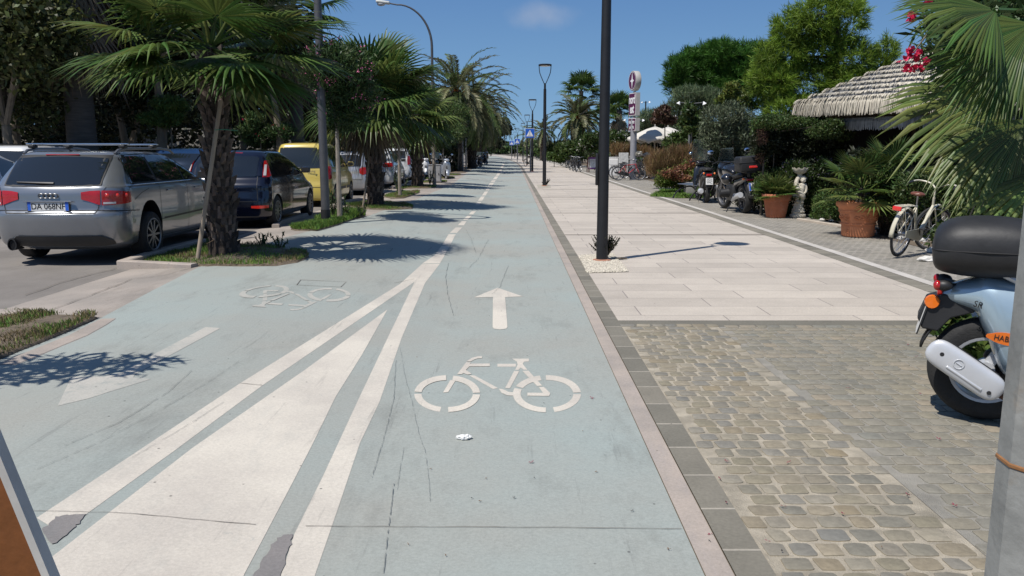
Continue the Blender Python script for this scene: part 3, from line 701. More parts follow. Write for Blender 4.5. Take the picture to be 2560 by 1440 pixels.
def car(name, label, loc, rows, paintm, prm, group='cars parked along the kerb', rz=0, detail=2):
    t = thing(name, label, 'car', loc, rz, group)
    B = Body(crom(rows)); m = B.mesh(); body = m.build('body', paintm, t, ang=32)
    wx, wr, ya, yb = prm['track'], prm['wr'], prm['axr'], prm['axf']
    cut = MB()
    for y in (ya, yb):
        for sg in (-1, 1): cut.lathe([(wr*1.14, sg*(wx-.17)), (wr*1.14, sg*(wx+.5))], (0, y, wr*.97), 32, 'x')
    if detail > 0:
        c = cut.build('cutter', m_dark, t, smooth=False); md = body.modifiers.new('arch', 'BOOLEAN'); md.object = c; md.solver = 'EXACT'
        bpy.context.view_layer.update(); dg = bpy.context.evaluated_depsgraph_get()
        me = bpy.data.meshes.new_from_object(body.evaluated_get(dg)); body.modifiers.clear(); body.data = me; bpy.data.objects.remove(c)
        me.materials.clear(); me.materials.append(paintm); me.materials.append(m_trim)
        for f in me.polygons:
            cc = f.center
            ins = any(math.hypot(cc.y-y, cc.z-wr*.97) < wr*1.15 for y in (ya, yb)) and abs(cc.x) < B.side_x(cc.y, cc.z)-.012
            if ins: f.material_index = 1
        try: me.set_sharp_from_angle(angle=R(32))
        except Exception: pass
    for y in (ya, yb):
        for sg in (-1, 1): wheel(t, sg*wx, y, wr, prm.get('ww', .2), prm.get('spokes', 10), prm.get('rim', .66), prm.get('rimm'), prm.get('rk', 'multi'))
    return t, B
def seams(B, t, lists, name='door_seams', wd=.007, mat=None):
    for sg in (-1, 1):
        for pl in lists:
            m = MB()
            for (y0, z0), (y1, z1) in zip(pl, pl[1:]):
                n = max(2, int(math.hypot(y1-y0, z1-z0)/.05)); P = [(lerp(y0, y1, i/n), lerp(z0, z1, i/n)) for i in range(n+1)]
                d = Vector((y1-y0, z1-z0)).normalized(); nn = Vector((-d.y, d.x))*wd/2
                m.grid([[(sg*(B.side_x(y+nn.x*k, z+nn.y*k)+.0035), y+nn.x*k, z+nn.y*k) for k in (-1, 1)] for y, z in P])
            m.build(name, mat or m_trim, t, smooth=False)
def rline(B, pts, wd, m, off=.0045):
    for (a0, z0), (a1, z1) in zip(pts, pts[1:]):
        n = max(2, int(math.hypot(a1-a0, z1-z0)/.05)); d = Vector((a1-a0, z1-z0)).normalized(); nn = Vector((-d.y, d.x))*wd/2; rows = []
        for i in range(n+1):
            a, z = lerp(a0, a1, i/n), lerp(z0, z1, i/n); r = []
            for k in (-1, 1):
                p, q = B.rear(a+nn.x*k, z+nn.y*k); r.append(p+q*off)
            rows.append(r)
        m.grid(rows)
def handle(B, t, ys, z, mat, l=.16):
    for sg in (-1, 1):
        for y in ys:
            m = MB(); m.rbox((sg*(B.side_x(y, z)+.012), y, z), (.022, l, .028), .01); m.build('door_handle', mat, t)
def mirrors(B, t, y, z, mat):
    for sg in (-1, 1):
        x = B.side_x(y, z); m = MB(); m.mat(0).rbox((sg*(x+.12), y, z+.04), (.20, .12, .13), .05); m.mat(1).box((sg*(x+.02), y, z), (.10, .05, .03)); m.mat(1).box((sg*(x+.12), y-.062, z+.045), (.16, .006, .09))
        m.build('wing_mirror', [mat, m_dark], t)

def silhouettes(t, B, yr, seats=True):
    m = MB()
    for x in (-.38, .38):
        m.rbox((x, yr, .93), (.46, .12, .5), .05, Matrix.Rotation(.2, 3, 'X')); m.rbox((x, yr-.03, 1.22), (.24, .09, .17), .04)
    return m.build('seats', m_seat, t)

def hatch_generic(name, label, loc, L_, W, H, col, lamp='side', belt=.92, roofr=.35, tail=.08, rz=0, group='cars parked along the kerb', plate_txt=None, spokes=8, rimm=None, lampz=(.72, .95), wr=.30, nose=.72, glassr=True, rails=False, metal=.3, lampw=(.48, .80), hoodl=.95, dome=.012, roofmat=None):
    w2 = W/2
    rows = [(.17, .12, L_-.15, w2-.10, .25, .35, .06), (.24, .03, L_-.05, w2-.03, .22, .4, .07), (.40, 0, L_, w2-.005, .22, .42, .08), (.55, .005, L_-.01, w2, .22, .42, .08),
            (.66, .03, L_-.06, w2, .22, .42, .07), (nose, .04, L_-.2, w2-.005, .22, .42, .07), (nose+.1, .05, L_-.55, w2-.01, .22, .4, .07), (belt, tail, L_-hoodl, w2-.03, .22, .3, .07), (belt+.06, tail+.02, L_-hoodl-.14, w2-.055, .2, .25, .07),
            (lerp(belt, H, .5), lerp(tail, roofr, .38), L_-hoodl-.55, w2-.13, .2, .25, .06), (H-.12, roofr*.8, L_-hoodl-.92, w2-.205, .2, .25, .06), (H-.055, roofr, L_-hoodl-1.08, w2-.24, .2, .3, .06), (H-.02, roofr+.1, L_-hoodl-1.2, w2-.32, .2, .3, .05), (H, roofr+.35, L_-hoodl-1.45, w2-.52, .15, .2, .02)]
    pm = col if not isinstance(col, tuple) else paint(name+'_paint', col, metal)
    axf, axr = L_-.82, .62
    t, B = car(name, label, loc, rows, pm, dict(track=w2-.11, wr=wr, axr=axr, axf=axf, ww=.19, spokes=spokes, rimm=rimm), group, rz)
    zt = H-.13; zb = belt+.03
    m = MB(); B.rear_patch([(-w2*.68, zb+.02, zt-.02), (-w2*.64, zb, zt), (0, zb-.01, zt+.01), (w2*.64, zb, zt), (w2*.68, zb+.02, zt-.02)], off=.010, n=8, m_=m); m.build('rear_window', m_glass, t, ang=60)
    for sg in (-1, 1):
        yA, yB, yC, yD = roofr+.28, roofr+.95, L_-hoodl-1.42, L_-hoodl-.42
        m = MB(); B.side_patch([(yA-.05, zb+.08, zt-.06), (yA+.02, zb+.02, zt-.01), (yB-.02, zb, zt)], sg, m_=m, sub=3); m.build('side_window', m_glass, t, ang=60)
        m = MB(); B.side_patch([(yB+.03, zb, zt), (yC-.1, zb, zt)], sg, m_=m); m.build('side_window', m_glass, t, ang=60)
        m = MB(); B.side_patch([(yC-.04, zb, zt), (yC+.1, zb, zt), (yD-.15, zb, zb+.17), (yD, zb, zb+.03)], sg, m_=m); m.build('side_window', m_glass, t, ang=60)
        m = MB(); a0, a1 = lampw
        if lamp == 'side': B.rear_patch([(sg*a0, lampz[0]+.05, lampz[1]-.05), (sg*(a0+.08), lampz[0], lampz[1]), (sg*a1, lampz[0]+.02, lampz[1]), (sg*(a1+.2), lampz[0]+.05, lampz[1]+.02)], .012, m_=m)
        else: B.rear_patch([(sg*(w2*.80), lampz[0], lampz[1]), (sg*(w2*.95), lampz[0], lampz[1]+.01), (sg*(w2*1.02), lampz[0]+.03, lampz[1])], .014, m_=m, n=8)
        m.build('tail_light', m_red, t, ang=60)
    # windscreen (front) as a patch round the nose end of the greenhouse
    seams(B, t, [[(yB, .30), (yB, zb)], [(yC-.07, .25), (yC-.07, zb)], [(yD+.1, .3), (yD+.05, zb-.02)]])
    handle(B, t, (yB+.22, yC+.12), belt-.08, pm)
    mirrors(B, t, L_-hoodl-.55, zb+.03, pm)
    m = MB(); rline(B, [(-w2*.72, .52), (w2*.72, .52)], .012, m); rline(B, [(-w2*.74, .52), (-w2*.70, zb)], .01, m); rline(B, [(w2*.74, .52), (w2*.70, zb)], .01, m); m.build('hatch_seam', m_trim, t, smooth=False)
    p, n_ = B.rear(0, .62)
    if plate_txt: plate(t, plate_txt, 0, p.y-.012, .62)
    else:
        m = MB(); m.box((0, p.y-.008, .62), (.5, .01, .1)); m.build('number_plate', m_platew, t)
    m = MB(); p, n_ = B.rear(0, belt+.03); m.tube([(.0, p.y-.02, belt+.04), (-.32, p.y-.015, belt+.07)], .01, 6); m.build('wiper', m_dark, t)
    if rails:
        for sg in (-1, 1): m = MB(); m.tube([(sg*(w2-.27), roofr+.2, H-.05), (sg*(w2-.27), roofr+.3, H+.03), (sg*(w2-.27), L_-hoodl-1.45, H+.03), (sg*(w2-.27), L_-hoodl-1.35, H-.05)], .016, 6); m.build('roof_rail', m_dark, t)
    return t, B

# ------------------------------------------------ the estate nearest the camera
pa = paint('steel_blue_paint', (.235, .25, .272), .6, .3)
AX, AY = -5.83, 10.30
rowsA = [(.19, .26, 4.40, .74, .30, .35, .12), (.25, .10, 4.50, .83, .36, .4, .16), (.36, .03, 4.57, .862, .40, .45, .18), (.48, 0, 4.59, .874, .42, .45, .19), (.565, -.005, 4.58, .875, .42, .45, .19), (.60, .035, 4.56, .874, .40, .45, .17),
         (.68, .05, 4.50, .874, .38, .45, .16), (.74, .055, 4.35, .873, .37, .44, .16), (.82, .06, 3.95, .871, .36, .40, .15), (.88, .075, 3.55, .865, .34, .35, .15), (.92, .09, 3.33, .855, .32, .30, .14), (.96, .12, 3.2, .832, .30, .28, .14),
         (1.10, .235, 2.93, .775, .26, .28, .13), (1.25, .37, 2.62, .705, .23, .28, .12), (1.33, .455, 2.42, .665, .2, .3, .10), (1.375, .52, 2.25, .625, .2, .3, .10), (1.40, .60, 2.08, .56, .2, .3, .08), (1.415, .82, 1.8, .36, .15, .2, .03)]
ta, BA = car('parked_car', 'steel blue grey estate car with silver bars across its roof, nearest the camera', (AX, AY, .04), rowsA, pa, dict(track=.775, wr=.315, axr=.98, axf=3.62, ww=.225, spokes=10, rim=.70), rz=R(-.6))
m = MB(); BA.rear_patch([(-.60, .975, 1.27), (-.585, .965, 1.31), (-.3, .955, 1.33), (0, .955, 1.335), (.3, .955, 1.33), (.585, .965, 1.31), (.60, .975, 1.27)], .016, 10, m); m.build('rear_window', m_glass, ta, ang=60)
m = MB(); BA.rear_patch([(-.62, .955, 1.35), (-.5, .945, 1.355), (0, .94, 1.36), (.5, .945, 1.355), (.62, .955, 1.35)], .011, 10, m); m.build('window_surround', m_trim, ta, ang=60)
for sg in (-1, 1):
    m = MB()
    for a, b in (([(.62, 1.00, 1.27), (.68, .965, 1.33), (1.27, .965, 1.345)], 0), ([(1.33, .965, 1.345), (2.22, .955, 1.335)], 0), ([(2.27, .955, 1.335), (2.42, .955, 1.31), (2.8, .95, 1.15), (3.05, .95, 1.0)], 0)):
        m = MB(); BA.side_patch(a, sg, .006, 7, m); m.build('side_window', m_glass, ta, ang=60)
    m = MB(); BA.side_patch([(.58, .97, 1.29), (.64, .945, 1.355), (1.3, .94, 1.365), (2.4, .93, 1.35), (2.85, .93, 1.16), (3.15, .93, .97)], sg, .003, 8, m); m.build('window_trim', m_trim, ta, ang=60)
    m = MB()
    pts = [(.60, .955), (.575, .98), (.60, 1.26), (.66, 1.355), (1.3, 1.37), (2.2, 1.36), (2.45, 1.33), (2.85, 1.17), (3.12, .975)]
    m.tube([(sg*(BA.side_x(y, z)+.006), y, z) for y, z in pts], .006, 5); m.tube([(sg*(BA.side_x(y, .945)+.008), y, .945) for y in [.6+.1*i for i in range(26)]], .008, 5)
    m.build('chrome_trim', m_chrome, ta)
    lm = MB(); BA.rear_patch([(sg*.40, .735, .845), (sg*.50, .70, .865), (sg*.60, .655, .87), (sg*.625, .65, .87)], .010, 6, lm); o_ = lm.build('tail_light', m_red, ta, ang=60)
    lm = MB(); BA.rear_patch([(sg*.64, .645, .87), (sg*.74, .645, .868), (sg*.84, .65, .862), (sg*.95, .66, .845), (sg*1.04, .675, .835)], .010, 6, lm); o_ = lm.build('tail_light', m_red, ta, ang=60)
    lm = MB(); BA.rear_patch([(sg*.655, .66, .69), (sg*.80, .662, .692)], .013, 2, lm); lm.build('reversing_lens', m_clear, o_)
    for k in range(3): lm = MB(); p, n_ = BA.rear(sg*(.70+.12*k), .79); lm.ball(p+n_*-.002, (.035, .02, .035), 10, 6); lm.build('lamp_bulb', m_redl, o_)
seams(BA, ta, [[(1.32, .33), (1.30, .95)], [(2.25, .27), (2.24, .95)], [(3.2, .33), (3.12, .93)], [(1.30, .27), (3.25, .27)], [(1.32, .45), (3.2, .47)], [(.98, .86), (.75, .80), (.55, .70)]])
seams(BA, ta, [[(1.40, .455), (3.1, .475)]], 'rub_strip', .02, m_dark)
handle(BA, ta, (1.62, 2.62), .80, pa, .2)
mirrors(BA, ta, 2.85, .98, pa)
m = MB(); rline(BA, [(-.60, .62), (-.57, .575), (.57, .575), (.60, .62), (.62, .72), (.52, .74)], .009, m); rline(BA, [(-.60, .62), (-.62, .72), (-.52, .74)], .009, m); rline(BA, [(.66, .87), (.70, .955)], .008, m); rline(BA, [(-.66, .87), (-.70, .955)], .008, m)
rline(BA, [(-1.3, .575), (-.6, .60), (.6, .60), (1.3, .575)], .008, m); m.build('hatch_seam', m_trim, ta, smooth=False)
p, n_ = BA.rear(0, .70)
plate(ta, 'DA 068NF', 0, p.y-.018, .640, .52, .115)
m = MB(); m.rbox((0, p.y-.022, .708), (.62, .035, .018), .008); m.rbox((0, p.y-.016, .583), (.60, .02, .012), .005); m.build('plate_surround', pa, ta)
m = MB(); p, n_ = BA.rear(0, .82)
for i in range(4): m.tube([(-.087+.058*i+.036*math.cos(a), p.y-.012-.001*i, .792+.034*math.sin(a)) for a in [2*math.pi*k/20 for k in range(20)]], .0065, 6, closed=True)
m.build('ring_emblem', m_darkchrome, ta)
m = MB(); BA.rear_patch([(-.55, .27, .31), (-.45, .25, .36), (.62, .25, .36), (.75, .27, .31)], .028, 4, m); m.build('bumper_insert', m_dark, ta)
m = MB(); m.lathe([(.05, 0), (.06, 0), (.06, .25), (.05, .25)], (-.52, .05, .27), 16, 'y', sq=(1.2, 1), cap=False); m.lathe([(0, .02), (.048, .02)], (-.52, .05, .27), 14, 'y', sq=(1.2, 1)); m.build('exhaust_pipe', m_dark, ta)
m = MB(); p, n_ = BA.rear(0, .99); m.tube([(.05, p.y-.02, .985), (-.10, p.y-.03, .99), (-.44, p.y+.02, 1.0)], [.018, .016, .01], 6); m.build('wiper', m_dark, ta)
m = MB(); m.rbox((0, .475, 1.355), (.44, .02, .018), .006); m.build('brake_light', m_red, ta)
for sg in (-1, 1):
    m = MB(); m.tube([(sg*.60, .63, 1.37), (sg*.605, .72, 1.42), (sg*.61, .95, 1.445), (sg*.615, 2.0, 1.445), (sg*.615, 2.3, 1.42), (sg*.62, 2.42, 1.36)], [.018, .02, .017, .017, .02, .018], 8); m.build('roof_rail', m_alloy, ta)
for y in (.86, 1.75):
    rb = MB(); rb.rbox((0, y, 1.505), (1.38, .055, .025), .01); rb = rb.build('roof_bar', m_chrome, ta)
    for sg in (-1, 1):
        m = MB(); m.rbox((sg*.61, y, 1.475), (.09, .11, .05), .02); m.build('bar_foot', m_dark, rb)
ZR = lambda z: interp([0, .3, .65, .87, .96, 1.35, 1.415, 1.6], [0, .3, .775, .955, 1.02, 1.395, 1.45, 1.63], z)
m = MB(); m.tube([(0, .72, 1.40), (0, .66, 1.42), (0, .56, 1.46)], [.015, .008, .004], 6); m.build('aerial', m_dark, ta)
for x in (-.36, .36):
    m = MB(); m.rbox((x, 1.32, 1.05), (.42, .12, .42), .05); m.rbox((x, 1.30, 1.25), (.22, .09, .13), .04); m.build('seat', m_seat, ta)

for o_ in kids(ta):
    if o_.name.startswith('wheel'): continue
    if o_.name.startswith('number_plate'): o_.location.z = ZR(o_.location.z); continue
    for q_ in [o_]+kids(o_):
        for v in q_.data.vertices: v.co.z = ZR(v.co.z)
# ------------------------------------------------ dark blue hatchback with tall lamps
pn = paint('navy_paint', (.003, .0045, .015), .3, .2)
t2, B2 = hatch_generic('parked_car', 'dark navy blue hatchback with tall red lamps beside its rear window, behind the first palm', (-5.36, 15.30, .03), 4.03, 1.69, 1.48, pn, lamp='tall', belt=.95, roofr=.50, tail=.16, lampz=(.97, 1.27), spokes=11, wr=.305, rimm=m_alloy, hoodl=.85, plate_txt='CX 531TS')
for sg in (-1, 1):
    m = MB(); B2.rear_patch([(sg*.50, .40, .44), (sg*.62, .39, .445), (sg*.82, .40, .45)], .012, 3, m); m.build('reflector', m_redl, t2)
    m = MB(); B2.rear_patch([(sg*.69, 1.0, 1.2), (sg*.74, 1.0, 1.2)], .02, 5, m); m.build('reversing_lens', m_clear, t2)
m = MB(); p, n_ = B2.rear(0, .84); m.ball((0, p.y-.006, .84), (.045, .012, .045)); m.build('tail_badge', m_chrome, t2)
m = MB(); m.rbox((0, .50, 1.41), (.5, .03, .025), .01); m.build('brake_light', m_red, t2)
# ------------------------------------------------ yellow boxy hatchback
py_ = paint('pale_yellow_paint', (.60, .47, .11), .0, .35)
t3, B3 = hatch_generic('parked_car', 'pale yellow boxy small car parked behind the grey lamp pole', (-5.46, 21.3, .03), 3.54, 1.60, 1.66, py_, lamp='tall', belt=.98, roofr=.20, tail=.06, lampz=(.72, 1.05), spokes=7, wr=.285, hoodl=.62, nose=.80, metal=0)
m = MB(); p, n_ = B3.rear(0, .86); mt = basis((-.02, p.y-.012, .90), (1, 0, 0), (0, 0, 1)); text_mesh('Young', .09, m_chrome, 'tail_lettering', t3, .003, basis((.28, p.y-.018, .93), (1, 0, 0), (0, 0, 1)))
m = MB(); m.rbox((0, p.y-.03, .74), (.2, .04, .06), .015); m.build('hatch_handle', m_dark, t3)
seams(B3, t3, [[(.9, .46), (1.9, .46)], [(2.0, .46), (2.7, .46)]], 'rub_strip', .07, m_dark)
# ------------------------------------------------ the row beyond
pw = paint('white_paint_car', (.62, .63, .64), 0, .3); psv = paint('silver_paint', (.42, .43, .45), .5, .3); pdk = paint('charcoal_paint', (.03, .035, .045), .4, .25)
hatch_generic('parked_car', 'small silver white hatchback with round red lamps, just past the yellow car', (-5.45, 26.8, .03), 3.6, 1.6, 1.44, psv, belt=.92, roofr=.35, lampz=(.68, .92), lampw=(.50, .72))
hatch_generic('parked_car', 'white hatchback with sharp red tail lamps behind the second palm', (-5.5, 32.2, .03), 4.2, 1.75, 1.46, pw, belt=.95, roofr=.42, tail=.12, lampz=(.80, .98), lampw=(.45, .78))
hatch_generic('parked_car', 'tall white people carrier beyond the white hatchback', (-5.6, 38.5, .03), 4.6, 1.82, 1.56, pw, belt=1.02, roofr=.28, lampz=(.8, 1.2), lamp='tall')
hatch_generic('parked_car', 'dark charcoal car between the white people carrier and the white off-roader', (-5.7, 46, .03), 4.3, 1.78, 1.56, pdk, belt=.98, roofr=.3)
hatch_generic('parked_car', 'white off-road car with black rear window, last in the row by the grey bin', (-5.6, 52.5, .03), 4.4, 1.85, 1.68, pw, belt=1.05, roofr=.35, lampz=(.86, 1.06))
# second row on the left
pb = paint('mid_blue_paint', (.02, .06, .16), .4, .25)
hatch_generic('parked_car', 'white estate car with black roof rails in the second row behind the blue grey estate', (-11.6, 18.5, .03), 4.5, 1.8, 1.58, pw, belt=.98, roofr=.3, rails=True, lamp='tall', lampz=(.8, 1.1), group='cars parked in the second row')
hatch_generic('parked_car', 'white car at the left edge of the photo, only its right rear corner showing', (-9.9, 12.9, .04), 4.2, 1.78, 1.48, pw, belt=.95, group='cars parked in the second row')
hatch_generic('parked_car', 'dark blue car whose roof shows above the bonnet of the blue grey estate', (-8.35, 20.4, .04), 4.4, 1.78, 1.50, pb, belt=.95, roofr=.5, group='cars parked in the second row')
# ================================================================ PLANTS
def leafmat(name, col, var=.35, island=.4, trans=.3, rough=.5, spec=.3, hue=1): return M(name, col, rough, var=var, scale=.9, island=island, hue=hue, trans=trans, spec=spec, detail=2)
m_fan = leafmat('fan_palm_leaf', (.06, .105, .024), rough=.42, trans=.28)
m_fanlit = leafmat('fan_palm_leaf_lit', (.125, .165, .045), rough=.42, trans=.35)  # paler copy of the fan leaf green, sunlight put into the colour
m_dead = leafmat('dead_palm_leaf', (.16, .12, .075), trans=.1, hue=.3)
m_date = leafmat('date_palm_leaf', (.15, .155, .075), trans=.2)
m_dateg = leafmat('date_palm_leaf_green', (.09, .135, .04), trans=.25)
m_datef = M('date_stalks', (.55, .20, .02), .6, var=.3, scale=5, island=.3)
m_trunk = M('palm_trunk', (.035, .026, .02), .95, var=.5, scale=6, bump=1, bscale=30)
m_boot = M('leaf_bases', (.095, .073, .058), .9, var=.5, scale=7, island=.65, hue=.4, bump=.6)
m_bark = M('bark', (.14, .115, .085), .95, var=.4, scale=5, bump=1, bscale=25, stretch=(1, 1, .3))
m_barkg = M('grey_bark', (.24, .21, .175), .95, var=.3, scale=9, bump=.8, stretch=(1, 1, .4))
m_stake = M('wooden_stake', (.27, .22, .165), .85, var=.25, scale=8, stretch=(1, 1, .15), bump=.4)
m_ole = leafmat('oleander_leaf', (.045, .085, .026), trans=.22)
m_oleb = leafmat('oleander_leaf_bright', (.07, .125, .03), trans=.25)
m_pinkf = leafmat('pink_flowers', (.72, .22, .36), trans=.3, hue=.2)
m_redf = leafmat('crimson_flowers', (.62, .03, .09), trans=.3, hue=.2)
m_whitef = leafmat('white_flowers', (.70, .68, .62), trans=.3, hue=.2)
m_lilac = leafmat('lilac_flowers', (.25, .19, .30), trans=.2, hue=.3)
m_darkleaf = leafmat('shaded_canopy_leaf', (.014, .021, .007), trans=.08, rough=.55)  # near-black green: the shade under the tall trees is put into the colour
m_midleaf = leafmat('canopy_leaf', (.052, .066, .018), trans=.2)  # brighter canopy green, sunlit highlights put into the colour
m_pineA = leafmat('pine_needles_light', (.15, .235, .03), trans=.35, island=.4, hue=.4)
m_pineB = leafmat('pine_needles_deep', (.05, .13, .02), trans=.3, island=.4, hue=.4)
m_greyg = leafmat('feathery_leaf', (.10, .14, .07), trans=.25)
m_olive = leafmat('olive_leaf', (.095, .12, .07), trans=.2)
m_bush = leafmat('bush_leaf', (.050, .085, .022), trans=.25)
m_bushy = leafmat('yellowgreen_leaf', (.11, .15, .03), trans=.3)
m_skirt = leafmat('tan_palm_skirt', (.27, .205, .13), trans=.15, hue=.3)
m_rusty = leafmat('rusty_leaf', (.21, .10, .05), trans=.25, island=.5)
m_brown = leafmat('seed_heads', (.20, .135, .06), trans=.2)
m_redleaf = leafmat('reddish_brown_leaf', (.085, .05, .03), trans=.2)
rs = np.random.RandomState(11)
def unit(v): return v/np.maximum(np.linalg.norm(v, axis=-1, keepdims=True), 1e-9)
def ellip_pts(clumps, n, shell=.55, rs_=None):
    """n points spread through a set of ellipsoid clumps, denser towards their skins"""
    rs_ = rs_ or rs; C = np.array([c[:3] for c in clumps], float); Rr = np.array([c[3:6] for c in clumps], float)
    wgt = (Rr[:, 0]*Rr[:, 1]+Rr[:, 1]*Rr[:, 2]+Rr[:, 0]*Rr[:, 2]); idx = rs_.choice(len(clumps), n, p=wgt/wgt.sum())
    d = unit(rs_.normal(size=(n, 3))); r = shell+(1-shell)*rs_.rand(n, 1)**.6+.35*rs_.rand(n, 1)**7
    return C[idx]+d*r*Rr[idx], d
def leaves(P, D, ln, wd, rs_=None, up=.2, spread=.9, fold=.0):
    """one pointed leaf (a folded diamond) per point"""
    rs_ = rs_ or rs; n = len(P); dirv = unit(D*.7+rs_.normal(size=(n, 3))*spread+np.array([0, 0, up])); nr = unit(np.cross(dirv, rs_.normal(size=(n, 3)))); L_ = (ln*(.6+.8*rs_.rand(n)))[:, None]; W = (wd*(.7+.6*rs_.rand(n)))[:, None]
    nn = unit(np.cross(dirv, nr)); a = P-dirv*L_*.5; b = P+nr*W*.5+nn*W*fold; c = P+dirv*L_*.5-nn*L_*.12; d = P-nr*W*.5+nn*W*fold
    V = np.stack([a, b, c, d], 1).reshape(-1, 3); Fc = np.arange(4*n).reshape(n, 4); return V, Fc
def rand_clumps(c, r, k, s=.42, rs_=None, flat=.8):
    rs_ = rs_ or rs; o = []
    for _ in range(k):
        d = unit(rs_.normal(size=3)); q = rs_.rand()**.45*(1-s*.6); f = s*(.65+.7*rs_.rand())
        o.append((c[0]+d[0]*r[0]*q, c[1]+d[1]*r[1]*q, c[2]+d[2]*r[2]*q, r[0]*f, r[1]*f, r[2]*f*flat))
    return o
def branches(m, base, tips, r0=.05, r1=.012, n=5):
    for t in tips:
        a = Vector(base); b = Vector(t); k = (a+b)/2+Vector((U(-.1, .1), U(-.1, .1), U(0, .15)))*(b-a).length; m.tube(smooth_curve([a, k, b], 3), [lerp(r0, r1, i/6) for i in range(7)], n, cap=False)
def broadtree(name, label, loc, clumps, n, lf, mat, trunk=None, cat='tree', group=None, flowers=None, tr=.12, tmat=None, shell=.5, up=.2, part='crown', seed=None):
    rs_ = np.random.RandomState(seed if seed is not None else rnd.randrange(99999))
    t = thing(name, label, cat, loc, 0, group); P, D = ellip_pts(clumps, n, shell, rs_); V, Fc = leaves(P, D, lf[0], lf[1], rs_, up); mesh_np(part, V, Fc, mat, t)
    m = MB(); tops = [Vector(c[:3]) for c in clumps]
    lowest = min(c[2]-c[5] for c in clumps)
    for st in (trunk or [((0, 0, 0), (0, 0, max(.3, lowest+.2)))]):
        pts = [Vector(p) for p in st]; C_ = smooth_curve(pts, 4); nn = len(C_); m.tube(C_, [tr*(1.15-.45*i/(nn-1)) for i in range(nn)], 8)
        near = sorted(tops, key=lambda q: (q-pts[-1]).length)[:7]; branches(m, pts[-1], near, tr*.5, tr*.12)
    m.build('trunk', tmat or m_bark, t)
    if flowers:
        fm, fn, fs, sel = flowers; C2 = [c for c in clumps if sel is None or sel(c)]; P, D = ellip_pts(C2, fn, .95, rs_); PP = np.repeat(P, 7, 0)+rs_.normal(size=(fn*7, 3))*fs*.9; V, Fc = leaves(PP, np.repeat(D, 7, 0), fs, fs*.8, rs_); mesh_np('flowers', V, Fc, fm, t, kind='stuff')
    return t
# ---- needles in tufts
def tufts(P, D, ln, wd, k=12, rs_=None, up=.5):
    rs_ = rs_ or rs; n = len(P); ax = unit(D+rs_.normal(size=(n, 3))*.35+np.array([0, 0, up])); A = np.repeat(ax, k, 0); B = np.repeat(P, k, 0)
    B = B+A*(rs_.rand(n*k, 1)*ln*.9); dirv = unit(A*.8+rs_.normal(size=(n*k, 3))*.55); side = unit(np.cross(dirv, rs_.normal(size=(n*k, 3)))); L_ = ln*(.6+.6*rs_.rand(n*k, 1))
    V = np.stack([B-side*wd, B+side*wd, B+dirv*L_+side*wd*.3, B+dirv*L_-side*wd*.3], 1).reshape(-1, 3); return V, np.arange(4*n*k).reshape(-1, 4)
def pine(name, label, loc, clumps, n, ln, wd, mat, trunk, tr=.2, k=12, up=.6, seed=1, group=None, shell=.6):
    rs_ = np.random.RandomState(seed); t = thing(name, label, 'pine tree', loc, 0, group); P, D = ellip_pts(clumps, n, shell, rs_); V, Fc = tufts(P, D, ln, wd, k, rs_, up); mesh_np('crown', V, Fc, mat, t)
    m = MB(); pts = smooth_curve([Vector(p) for p in trunk], 4); nn = len(pts); m.tube(pts, [tr*(1.1-.6*i/(nn-1)) for i in range(nn)], 8)
    for c in clumps:
        b = min(pts, key=lambda q: (q-Vector(c[:3])).length+max(0, (q.z-c[2]))*2); branches(m, b, [Vector(c[:3])], tr*.3, tr*.08)
    m.build('trunk', m_bark, t); return t
# ---- fan palm leaf
def fan_leaf(base, dirv, pet, Rr, nseg, rr, droop=.35, width=250, up=(0, 0, 1), wd=.030, stiff=.45):
    """petiole from base along dirv, then a pleated fan of nseg blades; returns lists"""
    V = []; Fc = []; d = Vector(dirv).normalized(); upv = Vector(up); s = d.cross(upv)
    if s.length < .05: s = Vector((1, 0, 0))
    s.normalize(); n = s.cross(d).normalized()
    b = Vector(base); hub = b+d*pet+Vector((0, 0, -.06*pet*pet)); 
    o = len(V); pw = .012*Rr/.8+.004
    mid = b+d*pet*.5+Vector((0, 0, .02))
    for p, w_ in ((b, pw*1.7), (mid, pw), (hub, pw*.8)): V += [tuple(p+s*w_), tuple(p-s*w_), tuple(p-n*w_)]
    for k in range(2):
        for j in range(3): Fc.append((o+k*3+j, o+k*3+(j+1) % 3, o+(k+1)*3+(j+1) % 3, o+(k+1)*3+j))
    tiltn = rr.uniform(-.25, .25)
    for i in range(nseg):
        f = (i/(nseg-1)-.5)*2; a = R(width/2)*f; L_ = Rr*(1-.22*abs(f)**2)*rr.uniform(.93, 1.06)
        c_, s_ = math.cos(a), math.sin(a); dv = (d*c_+s*s_)+n*(-.10*abs(f)+.0)+n*tiltn*s_; dv.normalize(); sv = n.cross(dv).normalized(); nv = dv.cross(sv).normalized()*(1)
        ww = 2*math.sin(R(width)/nseg/2)*Rr; dr = droop*rr.uniform(.6, 1.5)
        secs = []
        for q, wf, hf in ((.06, .05, .1), (.5, .50, .30), (.78, .34, .2), (1.0, .02, 0)):
            dz = -dr*max(0, q-stiff)**2*L_*1.6
            p = hub+dv*(L_*q)+Vector((0, 0, dz)); w_ = ww*wf*.98 if q < .6 else wd*Rr*(1 if q < .9 else .15)
            secs.append((p-sv*w_*.5*2*.5, p+nv*w_*hf*.9, p+sv*w_*.5*2*.5) if q < .9 else (p, p, p))
        o = len(V)
        for sct in secs[:3]: V += [tuple(x) for x in sct]
        V.append(tuple(secs[3][0]))
        for k in range(2): Fc += [(o+k*3, o+k*3+1, o+k*3+4, o+k*3+3), (o+k*3+1, o+k*3+2, o+k*3+5, o+k*3+4)]
        Fc += [(o+6, o+7, o+9, o+9), (o+7, o+8, o+9, o+9)]
    return V, Fc
